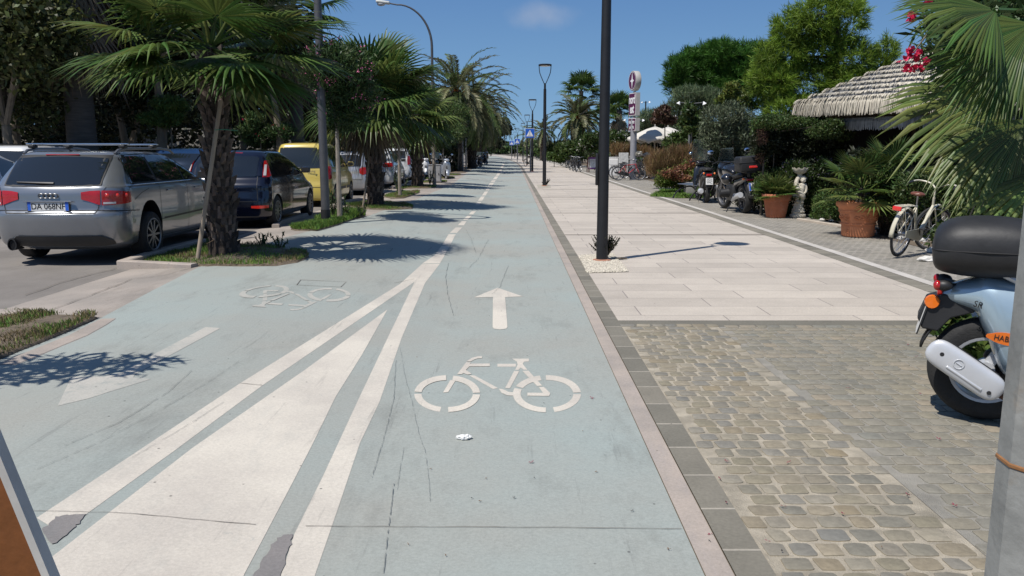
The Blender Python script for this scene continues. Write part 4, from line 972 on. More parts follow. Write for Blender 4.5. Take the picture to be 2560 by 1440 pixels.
def quads(name, lst, mat, parent, smooth=False, **kw):
    V = []; Fc = []
    for v, f in lst:
        o = len(V); V += v; Fc += [tuple(i+o for i in (q if q[2] != q[3] else q[:3])) for q in f]
    me = bpy.data.meshes.new(name); me.from_pydata(V, [], Fc); me.materials.append(mat)
    if smooth: me.polygons.foreach_set('use_smooth', [True]*len(me.polygons))
    o = bpy.data.objects.new(name, me); COL.objects.link(o)
    if parent: o.parent = parent
    return tag(o, **kw) if kw else o
def sph(az, el): return Vector((math.cos(az)*math.cos(el), math.sin(az)*math.cos(el), math.sin(el)))
def palm_trunk(t, h, r0, r1, boots=True, lean=(0, 0), seed=1, brow=None, mat=None, fib=True):
    rr = random.Random(seed); m = MB(); n = 12; pts = [Vector((lean[0]*(i/n)**1.3, lean[1]*(i/n), h*i/n)) for i in range(n+1)]; rad = [lerp(r0, r1, i/n)*(1.25-.25*min(1, i/1.5)) for i in range(n+1)]
    m.tube(pts, rad, 14); tr = m.build('trunk', mat or m_trunk, t)
    if boots:
        b = MB(); rows = brow or int(h/.085); per = 9
        for k in range(rows):
            z = .02+(h-.02)*k/rows; f = z/h
            for j in range(per):
                a = 2*math.pi*(j+.5*(k % 2))/per+rr.uniform(-.12, .12)+k*.05; rad_ = lerp(r0, r1, f)*rr.uniform(.95, 1.02); c = Vector((lean[0]*f**1.3, lean[1]*f, z)); d = Vector((math.cos(a), math.sin(a), 0)); s = Vector((-d.y, d.x, 0)); w_ = rad_*.34*rr.uniform(.85, 1.15); l = .13*rr.uniform(.7, 1.2); o_ = rr.uniform(.02, .085)*(1.2 if f > .2 else .7)
                p0 = c+d*rad_*.9; tip = c+d*(rad_+o_)+Vector((0, 0, l))+s*rr.uniform(-.02, .02)
                b.add([p0+s*w_-Vector((0, 0, .05)), p0-s*w_-Vector((0, 0, .05)), p0-s*w_*.55+Vector((0, 0, l*.7))+d*o_*.3, tip-s*w_*.3, tip+s*w_*.3, p0+s*w_*.55+Vector((0, 0, l*.7))+d*o_*.3, c+d*(rad_+o_*.75)+Vector((0, 0, l*.25))],
                      [(0, 1, 6), (1, 2, 6), (2, 3, 6), (3, 4, 6), (4, 5, 6), (5, 0, 6)])
        b.build('leaf_bases', m_boot, tr, smooth=False, fix=False)
        if fib:
            q = []
            for _ in range(int(90*h)):
                a = rr.uniform(0, 6.28); z = rr.uniform(.05, h)**1.0; f = z/h; d = Vector((math.cos(a), math.sin(a), 0)); p = Vector((lean[0]*f**1.3, lean[1]*f, z))+d*lerp(r0, r1, f)*1.05; s = Vector((-d.y, d.x, 0)); tip = p+d*rr.uniform(.03, .12)+Vector((0, 0, rr.uniform(-.08, .10)))+s*rr.uniform(-.06, .06); w_ = rr.uniform(.003, .01)
                q.append(([tuple(p+s*w_), tuple(p-s*w_), tuple(tip)], [(0, 1, 2, 2)]))
            quads('trunk_fibres', q, m_dead, tr, kind='stuff')
    return tr
def fan_palm(name, label, loc, h, r0, r1, n, pet, Rr, seed, lean=(0, 0), lo=-50, hi=80, dead=8, group=None, nseg=30, boots=True, split=.35, droop=.4, brow=None, custom=(), cat='palm tree', mat=None, tmat=None):
    rr = random.Random(seed); t = thing(name, label, cat, loc, 0, group)
    if h > .05: palm_trunk(t, h, r0, r1, boots, lean, seed, brow, tmat)
    top = Vector((lean[0], lean[1], h)); A = []; B_ = []; Dd = []
    for i in range(n):
        f = (i+.5)/n; el = R(lerp(hi, lo, f**.8)+rr.uniform(-8, 8)); az = i*2.39996+rr.uniform(-.25, .25); d = sph(az, el)
        v = fan_leaf(top+d*.06+Vector((0, 0, rr.uniform(-.12, .05))), d, pet*rr.uniform(.8, 1.15)*(.75 if el > 1 else 1), Rr*rr.uniform(.85, 1.1), nseg, rr, droop*(1.4 if el < 0 else .9), rr.uniform(200, 270))
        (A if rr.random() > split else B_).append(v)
    for (az, el, pt, R_) in custom:
        d = sph(R(az), R(el)); A.append(fan_leaf(top+d*.05, d, pt, R_, nseg, rr, droop, 240))
    for i in range(dead):
        az = rr.uniform(0, 6.28); d = sph(az, R(rr.uniform(-80, -45))); Dd.append(fan_leaf(top-Vector((0, 0, .1)), d, pet*.7, Rr*.8, 18, rr, 1.0, 150, wd=.02))
    quads('crown', A+B_ if mat else A, mat or m_fan, t)
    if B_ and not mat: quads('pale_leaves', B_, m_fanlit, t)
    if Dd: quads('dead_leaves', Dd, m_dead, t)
    return t
def frond(base, az, el, L_, rr, nl=42, lw=.028, ll=.42, arch=1.25, twist=0):
    V = []; Fc = []; p = Vector(base); e = el; n = 12; pts = []; d0 = Vector((math.cos(az), math.sin(az), 0))
    for i in range(n+1):
        pts.append(p.copy()); e -= arch/n*(.5+1.1*i/n); p = p+(d0*math.cos(e)+Vector((0, 0, math.sin(e))))*L_/n
    s = Vector((-d0.y, d0.x, 0)); w_ = .025; o = 0
    for i, q in enumerate(pts): ww = w_*(1-i/n*.8); V += [tuple(q+s*ww), tuple(q-s*ww)]
    for i in range(n): Fc.append((2*i, 2*i+1, 2*i+3, 2*i+2))
    for k in range(nl):
        f = .12+.88*(k+.5)/nl; x = f*n; i = min(n-1, int(x)); q = pts[i].lerp(pts[i+1], x-i); t = (pts[i+1]-pts[i]).normalized(); up = s.cross(t).normalized()*-1
        if up.z < 0: up = -up
        l = ll*(math.sin(math.pi*min(1, f*.85+.12))**.6)*rr.uniform(.8, 1.15)
        for sg in (-1, 1):
            dv = (s*sg*.8+t*.9+up*rr.uniform(.05, .45)-Vector((0, 0, .12*rr.random()))).normalized(); tip = q+dv*l-Vector((0, 0, .12*l)); o = len(V); m_ = q+dv*l*.5; V += [tuple(q), tuple(m_+t*lw*.5), tuple(tip), tuple(m_-t*lw*.5)]; Fc.append((o, o+1, o+2, o+3))
    return V, Fc
def date_palm(name, label, loc, h, r, n, L_, seed, group=None, fruit=0, ll=.42, nl=42, mat=None, lo=-35, sc_=1, cat='palm tree', lw=.03):
    rr = random.Random(seed); t = thing(name, label, cat, loc, 0, group); palm_trunk(t, h, r, r*.85, True, (0, 0), seed, max(6, int(h/.16)), fib=False); A = []; D = []
    for i in range(n):
        f = (i+.5)/n; el = R(lerp(82, lo, f**.9)+rr.uniform(-6, 6)); az = i*2.39996+rr.uniform(-.2, .2); (D if i % 3 == 0 else A).append(frond((math.cos(az)*.12, math.sin(az)*.12, h-.1-.1*f), az, el, L_*rr.uniform(.85, 1.1), rr, nl, lw, ll, rr.uniform(1.0, 1.5)))
    quads('crown', A, mat or m_date, t); quads('green_fronds', D, m_dateg, t)
    for k in range(fruit):
        az = rr.uniform(0, 6.28) if k > 2 else -1.57+(k-1)*.9; m = []
        for j in range(60):
            a2 = az+rr.uniform(-.35, .35); l = rr.uniform(.35, .75); e = rr.uniform(-.5, .5); st = Vector((math.cos(az)*.45, math.sin(az)*.45, h+.1)); tip = st+sph(a2, e)*l*.7-Vector((0, 0, .3*l)); s = Vector((-math.sin(a2), math.cos(a2), 0))*.012; m.append(([tuple(st+s), tuple(st-s), tuple(tip-s*1.5), tuple(tip+s*1.5)], [(0, 1, 2, 3)]))
        quads('date_stalks', m, m_datef, t)
    return t

# ---------------------------------------------------------------- the row of trees on the left
PZ = .13
p1 = at(545, 640, PZ); p2 = at(936, 516, PZ); p3 = at(1042, 468, PZ)
t = fan_palm('fan_palm', 'nearest fan palm, shaggy scaled trunk, standing in the kerbed bed beside the estate car', (p1.x+.03, p1.y+.15, PZ-.02), 2.68, .165, .115, 21, .85, 1.0, 5, lean=(-.02, 0), lo=-20, hi=80, dead=0, split=.35, nseg=34, droop=.32, brow=26, group='fan palms in the left planting beds',
             custom=((215, -8, .8, 1.0), (275, -18, .5, .95), (310, -22, .65, .9), (180, -2, .85, 1.0), (190, 35, .9, 1.0), (352, -6, .85, 1.0), (10, 15, .9, 1.0), (335, -25, .8, .95)))
fan_palm('fan_palm', 'second fan palm in the row, upright leaves, standing left of the dashed centre line', (p2.x, p2.y+.2, PZ-.02), 2.65, .19, .125, 26, .8, 1.2, 8, lo=-38, hi=82, dead=9, split=.3, nseg=30, brow=22, group='fan palms in the left planting beds', custom=((150, 62, .9, 1.15), (60, 70, .9, 1.2), (262, 50, .5, 1.05), (352, 28, 1.1, 1.05), (290, -25, .7, .95), (335, 5, 1.0, .9)))
fan_palm('fan_palm', 'third and smallest looking fan palm, beyond the grassy bed and before the grey bin', (p3.x, p3.y+.25, PZ-.02), 2.7, .20, .14, 24, .7, 1.15, 12, lo=-45, hi=70, dead=8, split=.4, nseg=26, brow=18, group='fan palms in the left planting beds')
def stake(label, a, b, r=.03):
    m = MB(); m.tube([a, b], [r, r*.92], 9); o = m.build('support_stake', m_stake); tag(o, label, 'wooden stake', 'wooden stakes supporting the young trees'); return o
s0 = aty(493, 640, p1.y-.30); s0.z = PZ-.02; s1 = aty(552, 250, p1.y-.12)
stake('long grey wooden stake leaning against the nearest fan palm', s0, s1, .028)
m = MB(); q = aty(542, 325, s0.y+.07); m.tube([(q.x-.03, q.y, q.z), (q.x+.05, q.y+.1, q.z+.01), (q.x+.16, q.y+.3, q.z)], .005, 5); tag(m.build('tie', M('green_cord', (.03, .2, .12), .6)), 'green cord tying the leaning stake to the nearest palm', 'cord')
s0 = at(908, 517, PZ); stake('thin stake at the left side of the second fan palm', s0, aty(925, 380, s0.y+.25), .028)
s0 = at(1029, 466, PZ); stake('thin stake at the left side of the third fan palm', s0, aty(1037, 395, s0.y+.2), .03)
# oleander trees between the palms
def oleander_tree(label, px, py, tw, th, r, n, lf, seed, fl=m_pinkf, fn=60, mat=None, lean=0, group='oleander trees in the left planting beds'):
    p = at(px, py, PZ); rs_ = np.random.RandomState(seed); cl = rand_clumps((lean, 0, th+r*.75), (r, r, r*.9), 9, .45, rs_)
    return broadtree('oleander_tree', label, (p.x, p.y, PZ-.01), cl, n, lf, mat or m_ole, [((0, 0, 0), (lean*.2, 0, th*.5), (lean*.5, 0, th))], 'tree', group, (fl, fn, .036, lambda c: c[2] > th+r*.5) if fn else None, tw, m_barkg, .35, up=.35, seed=seed)
oleander_tree('pink flowering oleander on a pale straight trunk just right of the grey lamp pole', 850, 549, .05, 1.75, 1.15, 11000, (.15, .026), 4, fn=110)
oleander_tree('oleander with sparse pink flowers between the second and third fan palms', 1000, 491, .05, 1.9, 1.0, 5200, (.16, .03), 5, fn=12)
oleander_tree('oleander on a pale post-like trunk beside the grey bin', 1086, 461, .07, 2.0, 1.25, 5500, (.17, .032), 6, fn=0, mat=m_bush)
rs_ = np.random.RandomState(3)
for i in range(9):
    Yc = 47+8.2*i; bx = -3.9+bend(Yc); cl = rand_clumps((0, 0, 2.4), (1.1, 1.1, 1.0), 6, .5, rs_)
    lab = ['dark oleander just past the silver scooter on the left', 'oleander behind the pair of thin white posts', 'low dark oleander behind the black scooters', 'round oleander further along the left row', 'small bushy oleander under the date palm crowns', 'distant oleander on the left of the path', 'farther oleander near the bend of the path', 'oleander close to the bend in the path', 'last oleander before the path curves out of sight'][i]
    broadtree('oleander_tree', lab, (bx, Yc, .1), cl, 2600, (.24, .05), m_ole if i % 2 else m_bush, None, 'tree', 'oleander trees in the left planting beds', None, .05, m_barkg, .35, seed=40+i)
# big date palms further on the left
for i, (px, Y, h, L_, n, fr, lab) in enumerate(((1143, 54, 5.2, 3.9, 66, 6, 'large date palm with orange fruit stalks, nearest of the left date palms'), (1180, 64, 4.9, 4.1, 62, 2, 'date palm whose fronds arch down over the path on the left'),
        (1196, 76, 5.0, 4.1, 50, 0, 'date palm behind the arching one, left side'), (1207, 92, 5.0, 4.1, 44, 0, 'fourth date palm of the left row, partly hidden'), (1212, 112, 5, 3.7, 30, 0, 'small looking date palm of the left row near the bend'), (1216, 140, 5.2, 3.8, 26, 0, 'farthest date palm on the left before the bend'))):
    p = aty(px, 385, Y); date_palm('date_palm', lab, (p.x, Y, .1), h, .32, n, L_, 20+i, 'date palms along the left of the path', fr, ll=.50, nl=46 if i < 3 else 30, lw=.10 if i < 3 else .16, lo=-50)
# ================================================================ WOODED PARK BEHIND THE CARS (left)
def tree_bg(label, px, Y, base, htop, rx_, n, mat, seed, lf=(.16, .09), tr=.15, k=12, group='broadleaf trees of the park behind the cars', cz=None, ry=None, shell=.35):
    p = aty(px, 385, Y); rs_ = np.random.RandomState(seed); c = ((base+htop)/2); cl = rand_clumps((0, 0, c), (rx_, ry or rx_*.8, (htop-base)/2), k, .42, rs_)
    return broadtree('park_tree', label, (p.x, Y, 0), cl, n, lf, mat, [((0, 0, 0), (U(-.3, .3), 0, base*.5), (U(-.3, .3), 0, base+.5))], 'tree', group, None, tr, m_bark, shell, seed=seed)
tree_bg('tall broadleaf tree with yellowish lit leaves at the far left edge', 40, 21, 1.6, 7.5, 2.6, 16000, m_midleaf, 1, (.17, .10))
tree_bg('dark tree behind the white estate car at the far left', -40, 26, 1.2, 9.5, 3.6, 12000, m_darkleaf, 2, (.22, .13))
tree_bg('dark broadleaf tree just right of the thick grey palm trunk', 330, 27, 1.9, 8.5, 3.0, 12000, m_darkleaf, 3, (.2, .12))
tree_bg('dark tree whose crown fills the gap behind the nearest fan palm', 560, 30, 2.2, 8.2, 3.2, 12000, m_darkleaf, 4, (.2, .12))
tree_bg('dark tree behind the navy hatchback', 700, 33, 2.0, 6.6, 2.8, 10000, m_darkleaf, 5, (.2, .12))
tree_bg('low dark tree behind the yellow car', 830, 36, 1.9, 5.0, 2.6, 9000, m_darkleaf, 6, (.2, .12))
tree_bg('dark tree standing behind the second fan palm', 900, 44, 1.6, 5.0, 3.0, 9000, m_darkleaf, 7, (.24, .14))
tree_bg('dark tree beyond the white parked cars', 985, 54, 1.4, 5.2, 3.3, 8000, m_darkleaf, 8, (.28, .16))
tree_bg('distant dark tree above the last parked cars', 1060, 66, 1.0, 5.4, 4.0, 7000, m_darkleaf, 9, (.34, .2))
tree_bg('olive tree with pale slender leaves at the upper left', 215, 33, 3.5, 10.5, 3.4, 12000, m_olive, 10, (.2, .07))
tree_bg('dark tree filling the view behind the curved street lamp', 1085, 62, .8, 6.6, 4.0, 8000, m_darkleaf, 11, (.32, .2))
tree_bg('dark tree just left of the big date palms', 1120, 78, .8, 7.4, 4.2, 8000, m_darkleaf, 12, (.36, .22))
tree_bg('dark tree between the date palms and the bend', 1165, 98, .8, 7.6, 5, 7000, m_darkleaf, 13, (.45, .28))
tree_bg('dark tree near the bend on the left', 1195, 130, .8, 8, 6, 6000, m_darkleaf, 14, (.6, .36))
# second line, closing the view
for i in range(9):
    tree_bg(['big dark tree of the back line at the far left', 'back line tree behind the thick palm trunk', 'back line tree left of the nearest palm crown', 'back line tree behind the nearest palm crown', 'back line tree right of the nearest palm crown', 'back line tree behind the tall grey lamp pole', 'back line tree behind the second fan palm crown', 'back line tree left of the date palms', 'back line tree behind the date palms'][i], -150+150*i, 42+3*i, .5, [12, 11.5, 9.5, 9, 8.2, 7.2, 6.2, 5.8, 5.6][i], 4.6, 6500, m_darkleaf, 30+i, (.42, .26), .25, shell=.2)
m_hedgeL = m_darkleaf
p = None
t = thing('hedge', 'long dark clipped hedge closing off the park behind the parked cars', 'hedge', (-16, 38, 0))
rs_ = np.random.RandomState(77); P = np.stack([rs_.uniform(-26, 12.5, 26000), rs_.uniform(-.6, .6, 26000)+rs_.uniform(-26, 12.5, 26000)*0, rs_.uniform(.0, 4.2, 26000)], 1); P[:, 1] += P[:, 0]*.9+4
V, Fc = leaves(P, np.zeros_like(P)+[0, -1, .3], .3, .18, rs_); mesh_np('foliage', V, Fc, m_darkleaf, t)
m = MB()
for i in range(30):
    x = -26+38.5*i/29; m.tube([(x, x*.9+4, 0), (x+.1, x*.9+4, 1.6)], .04, 5)
m.build('stems', m_bark, t)
m = MB(); m.box((-30, 50, 1.35), (34, .25, 2.7)); m.box((-30, 50, 2.74), (34.1, .33, .08)); tag(m.build('garden_wall', M('plaster_wall', (.20, .19, .165), .9, var=.3, scale=2), smooth=False), 'long pale garden wall glimpsed between the dark trunks behind the cars', 'wall')
# tree trunks in the shade
for i, (px, Y, r, lab) in enumerate(((395, 24, .16, 'dark trunk in the shade left of the round shrub'), (302, 26, .12, 'thin dark trunk beside the thick palm trunk'), (690, 27, .13, 'dark trunk behind the navy hatchback'), (30, 23, .14, 'dark trunk behind the white estate car'), (600, 31, .12, 'slim dark trunk behind the leaning stake'))):
    p = aty(px, 385, Y); broadtree('park_tree', lab, (p.x, Y, 0), rand_clumps((0, 0, 5.2), (1.8, 1.6, 1.6), 7, .45, np.random.RandomState(60+i)), 5000, (.2, .12), m_darkleaf, [((0, 0, 0), (.15, 0, 1.8), (U(-.3, .3), 0, 3.8))], 'tree', 'broadleaf trees of the park behind the cars', None, r, m_bark, .3, seed=70+i)
# thick grey trunk of the old washingtonia with its skirt of dead leaves
def washingtonia(label, px, Y, h, r, R_, n, seed, skirt=True, group=None, sk=26, custom=(), sm=None):
    p = aty(px, 385, Y); rr = random.Random(seed); t = thing('tall_fan_palm', label, 'palm tree', (p.x, Y, 0), 0, group)
    m = MB(); m.tube([(0, 0, 0), (0, 0, .4), (0, 0, 1.2), (0, 0, h*.6), (0, 0, h)], [r*1.35, r*1.1, r, r*.9, r*.8], 18); m.build('trunk', m_barkg2, t); A = []; D = []
    for i in range(n):
        f = (i+.5)/n; el = R(lerp(80, -15, f)+rr.uniform(-8, 8)); az = i*2.39996; A.append(fan_leaf((0, 0, h), sph(az, el), R_*.8, R_, 20, rr, .6, 220))
    quads('crown', A, m_fan, t)
    for i in range(sk):
        az = i*2.39996; d = sph(az, R(rr.uniform(-82, -55))); D.append(fan_leaf((math.cos(az)*r*.7, math.sin(az)*r*.7, h-rr.uniform(.1, R_*1.4)), d, R_*.45, R_*.95, 16, rr, .5, 120, wd=.03))
    if skirt: quads('dead_leaf_skirt', D, sm or m_dead, t)
    return t
m_barkg2 = M('grey_palm_bark', (.075, .068, .060), .95, var=.3, scale=6, bump=.8, stretch=(.4, .4, 4))
washingtonia('thick grey trunked fan palm with a hanging skirt of brown leaves, upper left', 208, 22.5, 7.0, .38, 1.5, 24, 3, sk=40)
washingtonia('dark trunked palm seen just left of the grey lamp pole', 746, 30, 6.4, .24, 1.3, 14, 4, sk=20)
# round shrubs under the trees
def shrub(name, label, px, py0, Y, r, n, lf, mat, flowers=None, seed=1, cat='shrub', group=None, z=None, k=9, tr=.03, up=.4, shell=.3, cs=.45):
    p = aty(px, py0, Y); rs_ = np.random.RandomState(seed); z = p.z if z is None else z; cl = rand_clumps((0, 0, z), r, k, cs, rs_)
    return broadtree(name, label, (p.x, Y, 0), cl, n, lf, mat, None, cat, group, flowers, tr, m_bark, shell, up, 'foliage', seed)
shrub('oleander_shrub', 'round bright green oleander shrub behind the estate car', 425, 290, 24, (.85, .8, .5), 6500, (.15, .03), m_oleb, None, 5)
shrub('oleander_shrub', 'round oleander shrub with a few red flowers behind the navy hatchback', 650, 325, 27, (.95, .8, .65), 5000, (.15, .035), m_ole, (m_redf, 8, .03, None), 6)
# short plants in the beds
def tuft_plant(name, label, x, y, z, h, n, mat, lf=(.09, .02), seed=1, cat='plant', group=None, spread=.12):
    rs_ = np.random.RandomState(seed); t = thing(name, label, cat, (x, y, z), 0, group); V = []; m = MB(); P = []; D = []
    for i in range(n):
        a = rs_.uniform(0, 6.28); l = h*rs_.uniform(.55, 1.05); tip = Vector((math.cos(a)*spread*rs_.uniform(.3, 1.2), math.sin(a)*spread*rs_.uniform(.3, 1.2), l)); m.tube([(0, 0, 0), tip*.5+Vector((0, 0, .02)), tip], [.006, .004, .003], 4)
        for k in range(int(9+l*22)):
            f = rs_.uniform(.2, 1.03); P.append(tuple(tip*f)); D.append(tuple(rs_.normal(size=3)*.8+np.array([0, 0, .5])))
    m.build('stems', m_bark, t); V, Fc = leaves(np.array(P), unit(np.array(D)), lf[0], lf[1], rs_, .5, .4); mesh_np('leaves', V, Fc, mat, t); return t
def bp(px, py, z=PZ): p = at(px, py, z); return p.x, p.y
GP = 'sprouting plants in the left planting beds'
for px, py, h, n, lab, sd in ((833, 545, .6, 12, 'sprouting oleander shoots at the foot of the pale trunk', 1), (865, 545, .45, 9, 'dark shoots right of the pale trunk in the grassy bed', 2), (903, 543, .28, 9, 'low shoots at the right tip of the grassy bed', 3),
                              (998, 489, .85, 16, 'young oleander clump in the small fourth bed', 4), (700, 622, .22, 5, 'small dark weed on the soil right of the nearest palm', 5), (655, 617, .22, 6, 'small weed close to the nearest palm trunk', 7), (1075, 462, .6, 10, 'shoots beside the grey bin', 6)):
    x, y = bp(px, py); tuft_plant('young_plant', lab, x, y, PZ-.02, h, n, m_ole, seed=sd, group=GP, spread=.14 if h < .7 else .3)
# palm outside the frame on the left whose shadow falls on the path
p = at(150, 905, .05)
broadtree('oleander_tree', 'oleander beyond the left edge whose shadow falls on the path arrow', (p.x-1.4, p.y-1.42, .1), [(0, 0, 2.1, .5, .4, .22), (.5, .1, 2.15, .45, .4, .2), (-.45, -.1, 2.0, .45, .35, .25), (.95, .2, 2.1, .4, .3, .18)], 800, (.22, .045), m_ole, [((0, 0, 0), (0, 0, 1.9))], 'tree', None, None, .03, m_barkg, .1, seed=5)
# ================================================================ STREET FURNITURE
m_blackm = M('black_metal', (.022, .022, .024), .45, metal=.3, var=.15)
m_greym = M('galvanised_metal', (.20, .205, .21), .5, metal=.5, var=.2, scale=12, dirt=((.20, .12, .06), 3, .62, .8, .5))
m_darkgrey = M('grey_pole_paint', (.085, .085, .09), .5, metal=.3, var=.15, scale=5)
m_sblue = M('sign_blue', (.012, .10, .48), .4, var=.04)
m_swhite = M('sign_white', (.72, .72, .72), .5, var=.03)
m_lampw = M('lamp_white', (.62, .62, .58), .4)
m_pebble = M('pebbles', (.50, .46, .38), .8, island=.35, hue=.4, var=.1)
def street_lamp(label, x, y, gravel=True, z=4.9, n=14):
    t = thing('street_lamp', label, 'street lamp', (x, y, .015), 0, 'black ring-headed street lamps along the promenade')
    m = MB(); m.tube([(0, 0, 0), (0, 0, .5), (0, 0, 2.2), (0, 0, z-.95)], [.079, .076, .068, .058], 20); m.tube([(0, 0, z-.95), (0, 0, z-.72)], [.045, .042], 14)
    m.build('pole', m_blackm, t)
    m = MB(); m.lathe([(0, z-.035), (.255, z-.035), (.27, z-.02), (.27, z+.02), (.25, z+.035), (0, z+.04)], n=28); m.build('lamp_head', m_blackm, t)
    m = MB(); m.lathe([(0, z-.042), (.2, z-.042), (.2, z-.034)], n=24); m.build('diffuser', m_lampw, t)
    for sg in (-1, 1):
        m = MB(); m.tube(smooth_curve([(sg*.025, 0, z-.75), (sg*.13, 0, z-.52), (sg*.22, 0, z-.28), (sg*.245, 0, z-.02)], 5), .016, 8); m.build('bracket', m_blackm, t)
    m = MB(); m.rbox((-.088, -.0, 1.23), (.035, .07, .42), .01); m.build('service_box', m_blackm, t)
    m = MB(); m.lathe([(.079, 0), (.125, 0), (.125, .018), (.085, .028)], n=20); m.build('base_ring', M('terracotta_ring', (.36, .17, .11), .8) if not bpy.data.materials.get('terracotta_ring') else bpy.data.materials['terracotta_ring'], t)
    return t
LP = [(1.22, 11.04), (1.35, 34.5), (1.42, 58), (1.5, 83), (1.44, 109), (.9, 133), (.55, 161), (0, 186)]
LL = ['nearest black lamp post rising out of the frame beside a patch of white pebbles', 'second black lamp post, its ring head whole against the sky', 'third black lamp post, just behind the nearest pedestrian crossing sign', 'fourth lamp post, with a bicycle leaning beside it', 'fifth lamp post counting from the camera', 'sixth lamp post counting from the camera', 'seventh lamp post counting from the camera', 'farthest lamp post, near the bend of the path']
for (x, y), lb in zip(LP, LL): street_lamp(lb, x, y)
def gravel(name, poly, n, label, s=.011):
    rs_ = random.Random(5); m = MB(); xs = [p[0] for p in poly]; ys = [p[1] for p in poly]
    for _ in range(n):
        x, y = rs_.uniform(min(xs), max(xs)), rs_.uniform(min(ys), max(ys))
        if inside((x, y), poly): 
            r = s*rs_.uniform(.6, 1.3); a = rs_.uniform(0, 3.1); c, d = math.cos(a), math.sin(a); zc = .018+rs_.uniform(0, .010); e = rs_.uniform(.6, 1)
            m.add([(x+c*r, y+d*r, zc), (x-d*r*e, y+c*r*e, zc), (x-c*r, y-d*r, zc), (x+d*r*e, y-c*r*e, zc), (x, y, zc+r*.7)], [(0, 1, 4), (1, 2, 4), (2, 3, 4), (3, 0, 4)])
    return m.build(name, m_pebble, smooth=False, fix=False, label=label, cat="gravel", kind='stuff')
gp_ = G([(1446, 642), (1532, 637), (1572, 683), (1468, 686)])
flat('gravel_bed', [gp_], .0165, M('gravel_ground', (.36, .33, .27), .9, var=.3, scale=40), **ST); gravel('gravel', gp_, 9000, 'white pebbles in a square patch round the nearest lamp post')
g2 = G([(1342, 463), (1374, 461), (1378, 470), (1345, 471)]); flat('gravel_bed', [g2], .0165, bpy.data.materials['gravel_ground'], **ST)
tuft_plant('rosemary_plant', 'small dark rosemary bush at the foot of the nearest lamp post', 1.27, 11.16, .02, .31, 70, m_darkleaf, (.045, .014), 3, spread=.19)
tuft_plant('rosemary_plant', 'tiny dark bush at the foot of the second lamp post', 1.42, 34.7, .02, .3, 30, m_darkleaf, (.06, .02), 4, spread=.16)
m = MB(); q = at(1550, 652); m.tube([(q.x-.1, q.y-.02, .03), (q.x+.02, q.y+.01, .035), (q.x+.1, q.y+.03, .03)], [.012, .016, .01], 6); tag(m.build('fallen_twig', m_bark), 'short brown twig lying on the pebbles beside the nearest lamp post', 'twig')
# pale curved lamps on the left
def curved_lamp(label, x, y, hs, ht, reach, mat, z0=PZ, r=.07, head=True):
    t = thing('curved_street_lamp', label, 'street lamp', (x, y, z0), 0, 'tall curved arm street lamps on the left')
    m = MB(); pts = [(0, 0, 0), (0, 0, hs*.5), (0, 0, hs)]+[(-reach*(1-math.cos(a)), 0, hs+(ht-hs)*math.sin(a)) for a in [math.pi/2*k/12 for k in range(1, 12)]]; pts.append((-reach*1.0, 0, ht-.01)); pts.append((-reach*1.22, 0, ht+.05))
    n_ = len(pts); m.tube(pts, [r*1.1, r, r*.8]+[r*lerp(.75, .42, k/(n_-4)) for k in range(n_-3)], 16); m.build('pole', mat, t)
    m = MB(); m.tube([(0, 0, -.02), (0, 0, .26)], [r*1.22, r*1.2], 16); m.build('base_sleeve', m_trim, t)
    h = MB(); hx = -reach*1.2; h.rbox((hx-.30, 0, ht+.10), (.62, .26, .13), .06, Matrix.Rotation(R(8), 3, 'Y')); h.build('lamp_head', m_lampw, t)
    h = MB(); h.ball((hx-.38, 0, ht+.03), (.19, .11, .10), 14, 8); h.build('lamp_bowl', m_clear, t)
    m = MB(); m.lathe([(r*.96, 1.95), (r*.98, 1.95), (r*.98, 2.03), (r*.96, 2.03)], n=16); m.build('band', m_lampw, t)
    return t
q = at(815, 558, PZ); curved_lamp('grey curved lamp pole in the grassy bed, its top outside the frame', q.x, q.y, 5.9, 7.6, 2.0, m_darkgrey, r=.075)
q = at(1085, 452, PZ); curved_lamp('curved street lamp whose white head hangs against the sky', q.x, q.y, 5.85, 7.62, 1.5, m_darkgrey)
